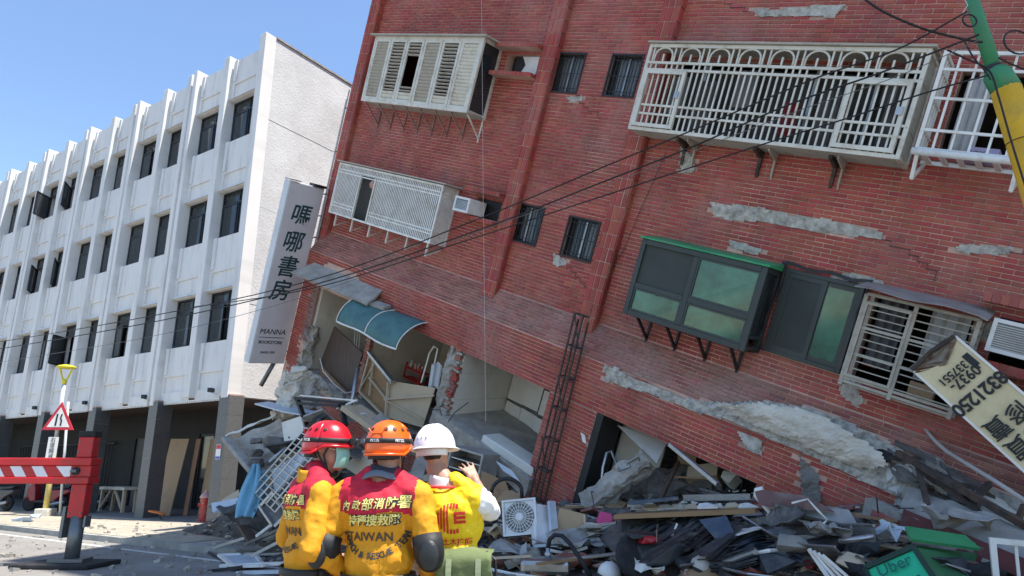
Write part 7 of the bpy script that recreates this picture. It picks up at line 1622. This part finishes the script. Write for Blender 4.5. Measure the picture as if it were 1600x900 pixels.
for k in range(3): polys.append([(cx_ + .012, cz_ - .03 + k * .024), (cx_ + .075, cz_ - .026 + k * .024), (cx_ + .075, cz_ - .009 + k * .024), (cx_ + .012, cz_ - .013 + k * .024)])
polys.append([(cx_ + .012, cz_ - .03), (cx_ + .027, cz_ - .03), (cx_ + .027, cz_ + .035), (cx_ + .012, cz_ + .035)])
wrap_poly(w3, tr, polys, logo_r, 'emblem')
for i, ch in enumerate('臺灣土木技師'): wrap_text(w3, tr, ch, .04, logo_r, -.06 + i * .04, 1.205, bold=.0008)
# shoulder bag and its strap
def on_back(x, z, off=.012):
    h = tr.ray_cast(V3(x, -.6, z), V3(0, 1, 0)); return (h[0] - V3(0, off, 0)) if h[0] else V3(x, -.13, z)
q = MB(); pts = [(-.135, 1.46), (-.11, 1.36), (-.06, 1.25), (0, 1.15), (.06, 1.06), (.1, 1.0)]
pv = [on_back(*p) for p in pts]
q.grid(len(pts) - 1, 1, lambda u, v: pv[round(u * (len(pts) - 1))] + V3(.042, 0, .028) * (v - .5)); q.build('bag_strap', olive_d, w3, solid=.006)
bgm = Matrix.Translation(loc) @ Matrix.Rotation(rz_, 4, 'Z') @ Matrix.Scale(sc, 4) @ Matrix.Translation((.15, -.19, 1.03)) @ Matrix.Rotation(R(12), 4, 'Z')
ob = empty('shoulder_bag', mat=bgm); tag(ob, 'olive canvas shoulder bag hanging on the hip of the yellow vest', 'bag')
q = MB(); q.grid(30, 14, lambda u, v: V3(math.copysign(abs(math.cos(u * 6.2832)) ** .5, math.cos(u * 6.2832)) * .15 * (1 - .1 * v), math.copysign(abs(math.sin(u * 6.2832)) ** .5, math.sin(u * 6.2832)) * .08, lerp(-.17, .12, v)) + noise.noise_vector(V3(u * 8, v * 4, 1)) * .012); q.build('bag_body', olive, ob, smooth=True)
q = MB(); q.grid(12, 10, lambda u, v: V3(lerp(-.155, .155, u), -.09 - .012 * math.sin(v * 3) if v > .25 else lerp(.07, -.09, v * 4), .13 + .02 * math.sin(u * 3.1) if v < .25 else lerp(.125, -.02, (v - .25) / .75)) + noise.noise_vector(V3(u * 6, v * 6, 4)) * .012); q.build('flap', olive, ob, smooth=True, solid=.008)
for x in (-.08, .08): MB().grid(1, 8, lambda u, v: V3(x + .03 * (u - .5), -.108 - .004 * math.sin(v * 6), lerp(.11, -.15, v))).build('webbing', M('pale_webbing', (.34, .38, .22), .8) if 'pale_webbing' not in MATS else MATS['pale_webbing'], ob, solid=.006)
MB().tube([(-.15, 0, .1), (-.2, .0, .02), (-.18, -.03, -.1)], .008, 6).build('side_loop', strap_k, ob); MB().tube([(.12, -.03, .14), (.17, -.05, .1), (.18, -.06, -.05)], .008, 6).build('side_loop', strap_k, ob)

# fourth worker, almost hidden behind the orange helmet
loc, sc = place(606, 672, 4.75)
H = headframe(R(10), 0)
arms = [('c', (-.205, 0, 1.42), (-.25, .02, 1.14), .08, .064, YE), ('c', (-.25, .02, 1.14), (-.18, .2, 1.08), .058, .046, YE), ('c', (.205, 0, 1.42), (.25, .02, 1.14), .08, .064, YE), ('c', (.25, .02, 1.14), (.18, .2, 1.08), .058, .046, YE)]
pr = body(YE, YE, 1.04) + arms + headp(H) + hand((-.17, .23, 1.07), (.4, .8, .1), (.8, -.4, 0)) + hand((.17, .23, 1.07), (-.4, .8, .1), (-.8, -.4, 0))
w4 = person('person', 'person in yellow and red overalls mostly hidden behind the orange helmet', pr, PM, voxel=.014, yoke=face_mats(H, yoke_fn(1.37)), loc=loc, rz=R(5)); w4.scale = (sc,) * 3
helmet(w4, H, helm_or, 'climb'); eyes(w4, H); collar(w4, suit_y)
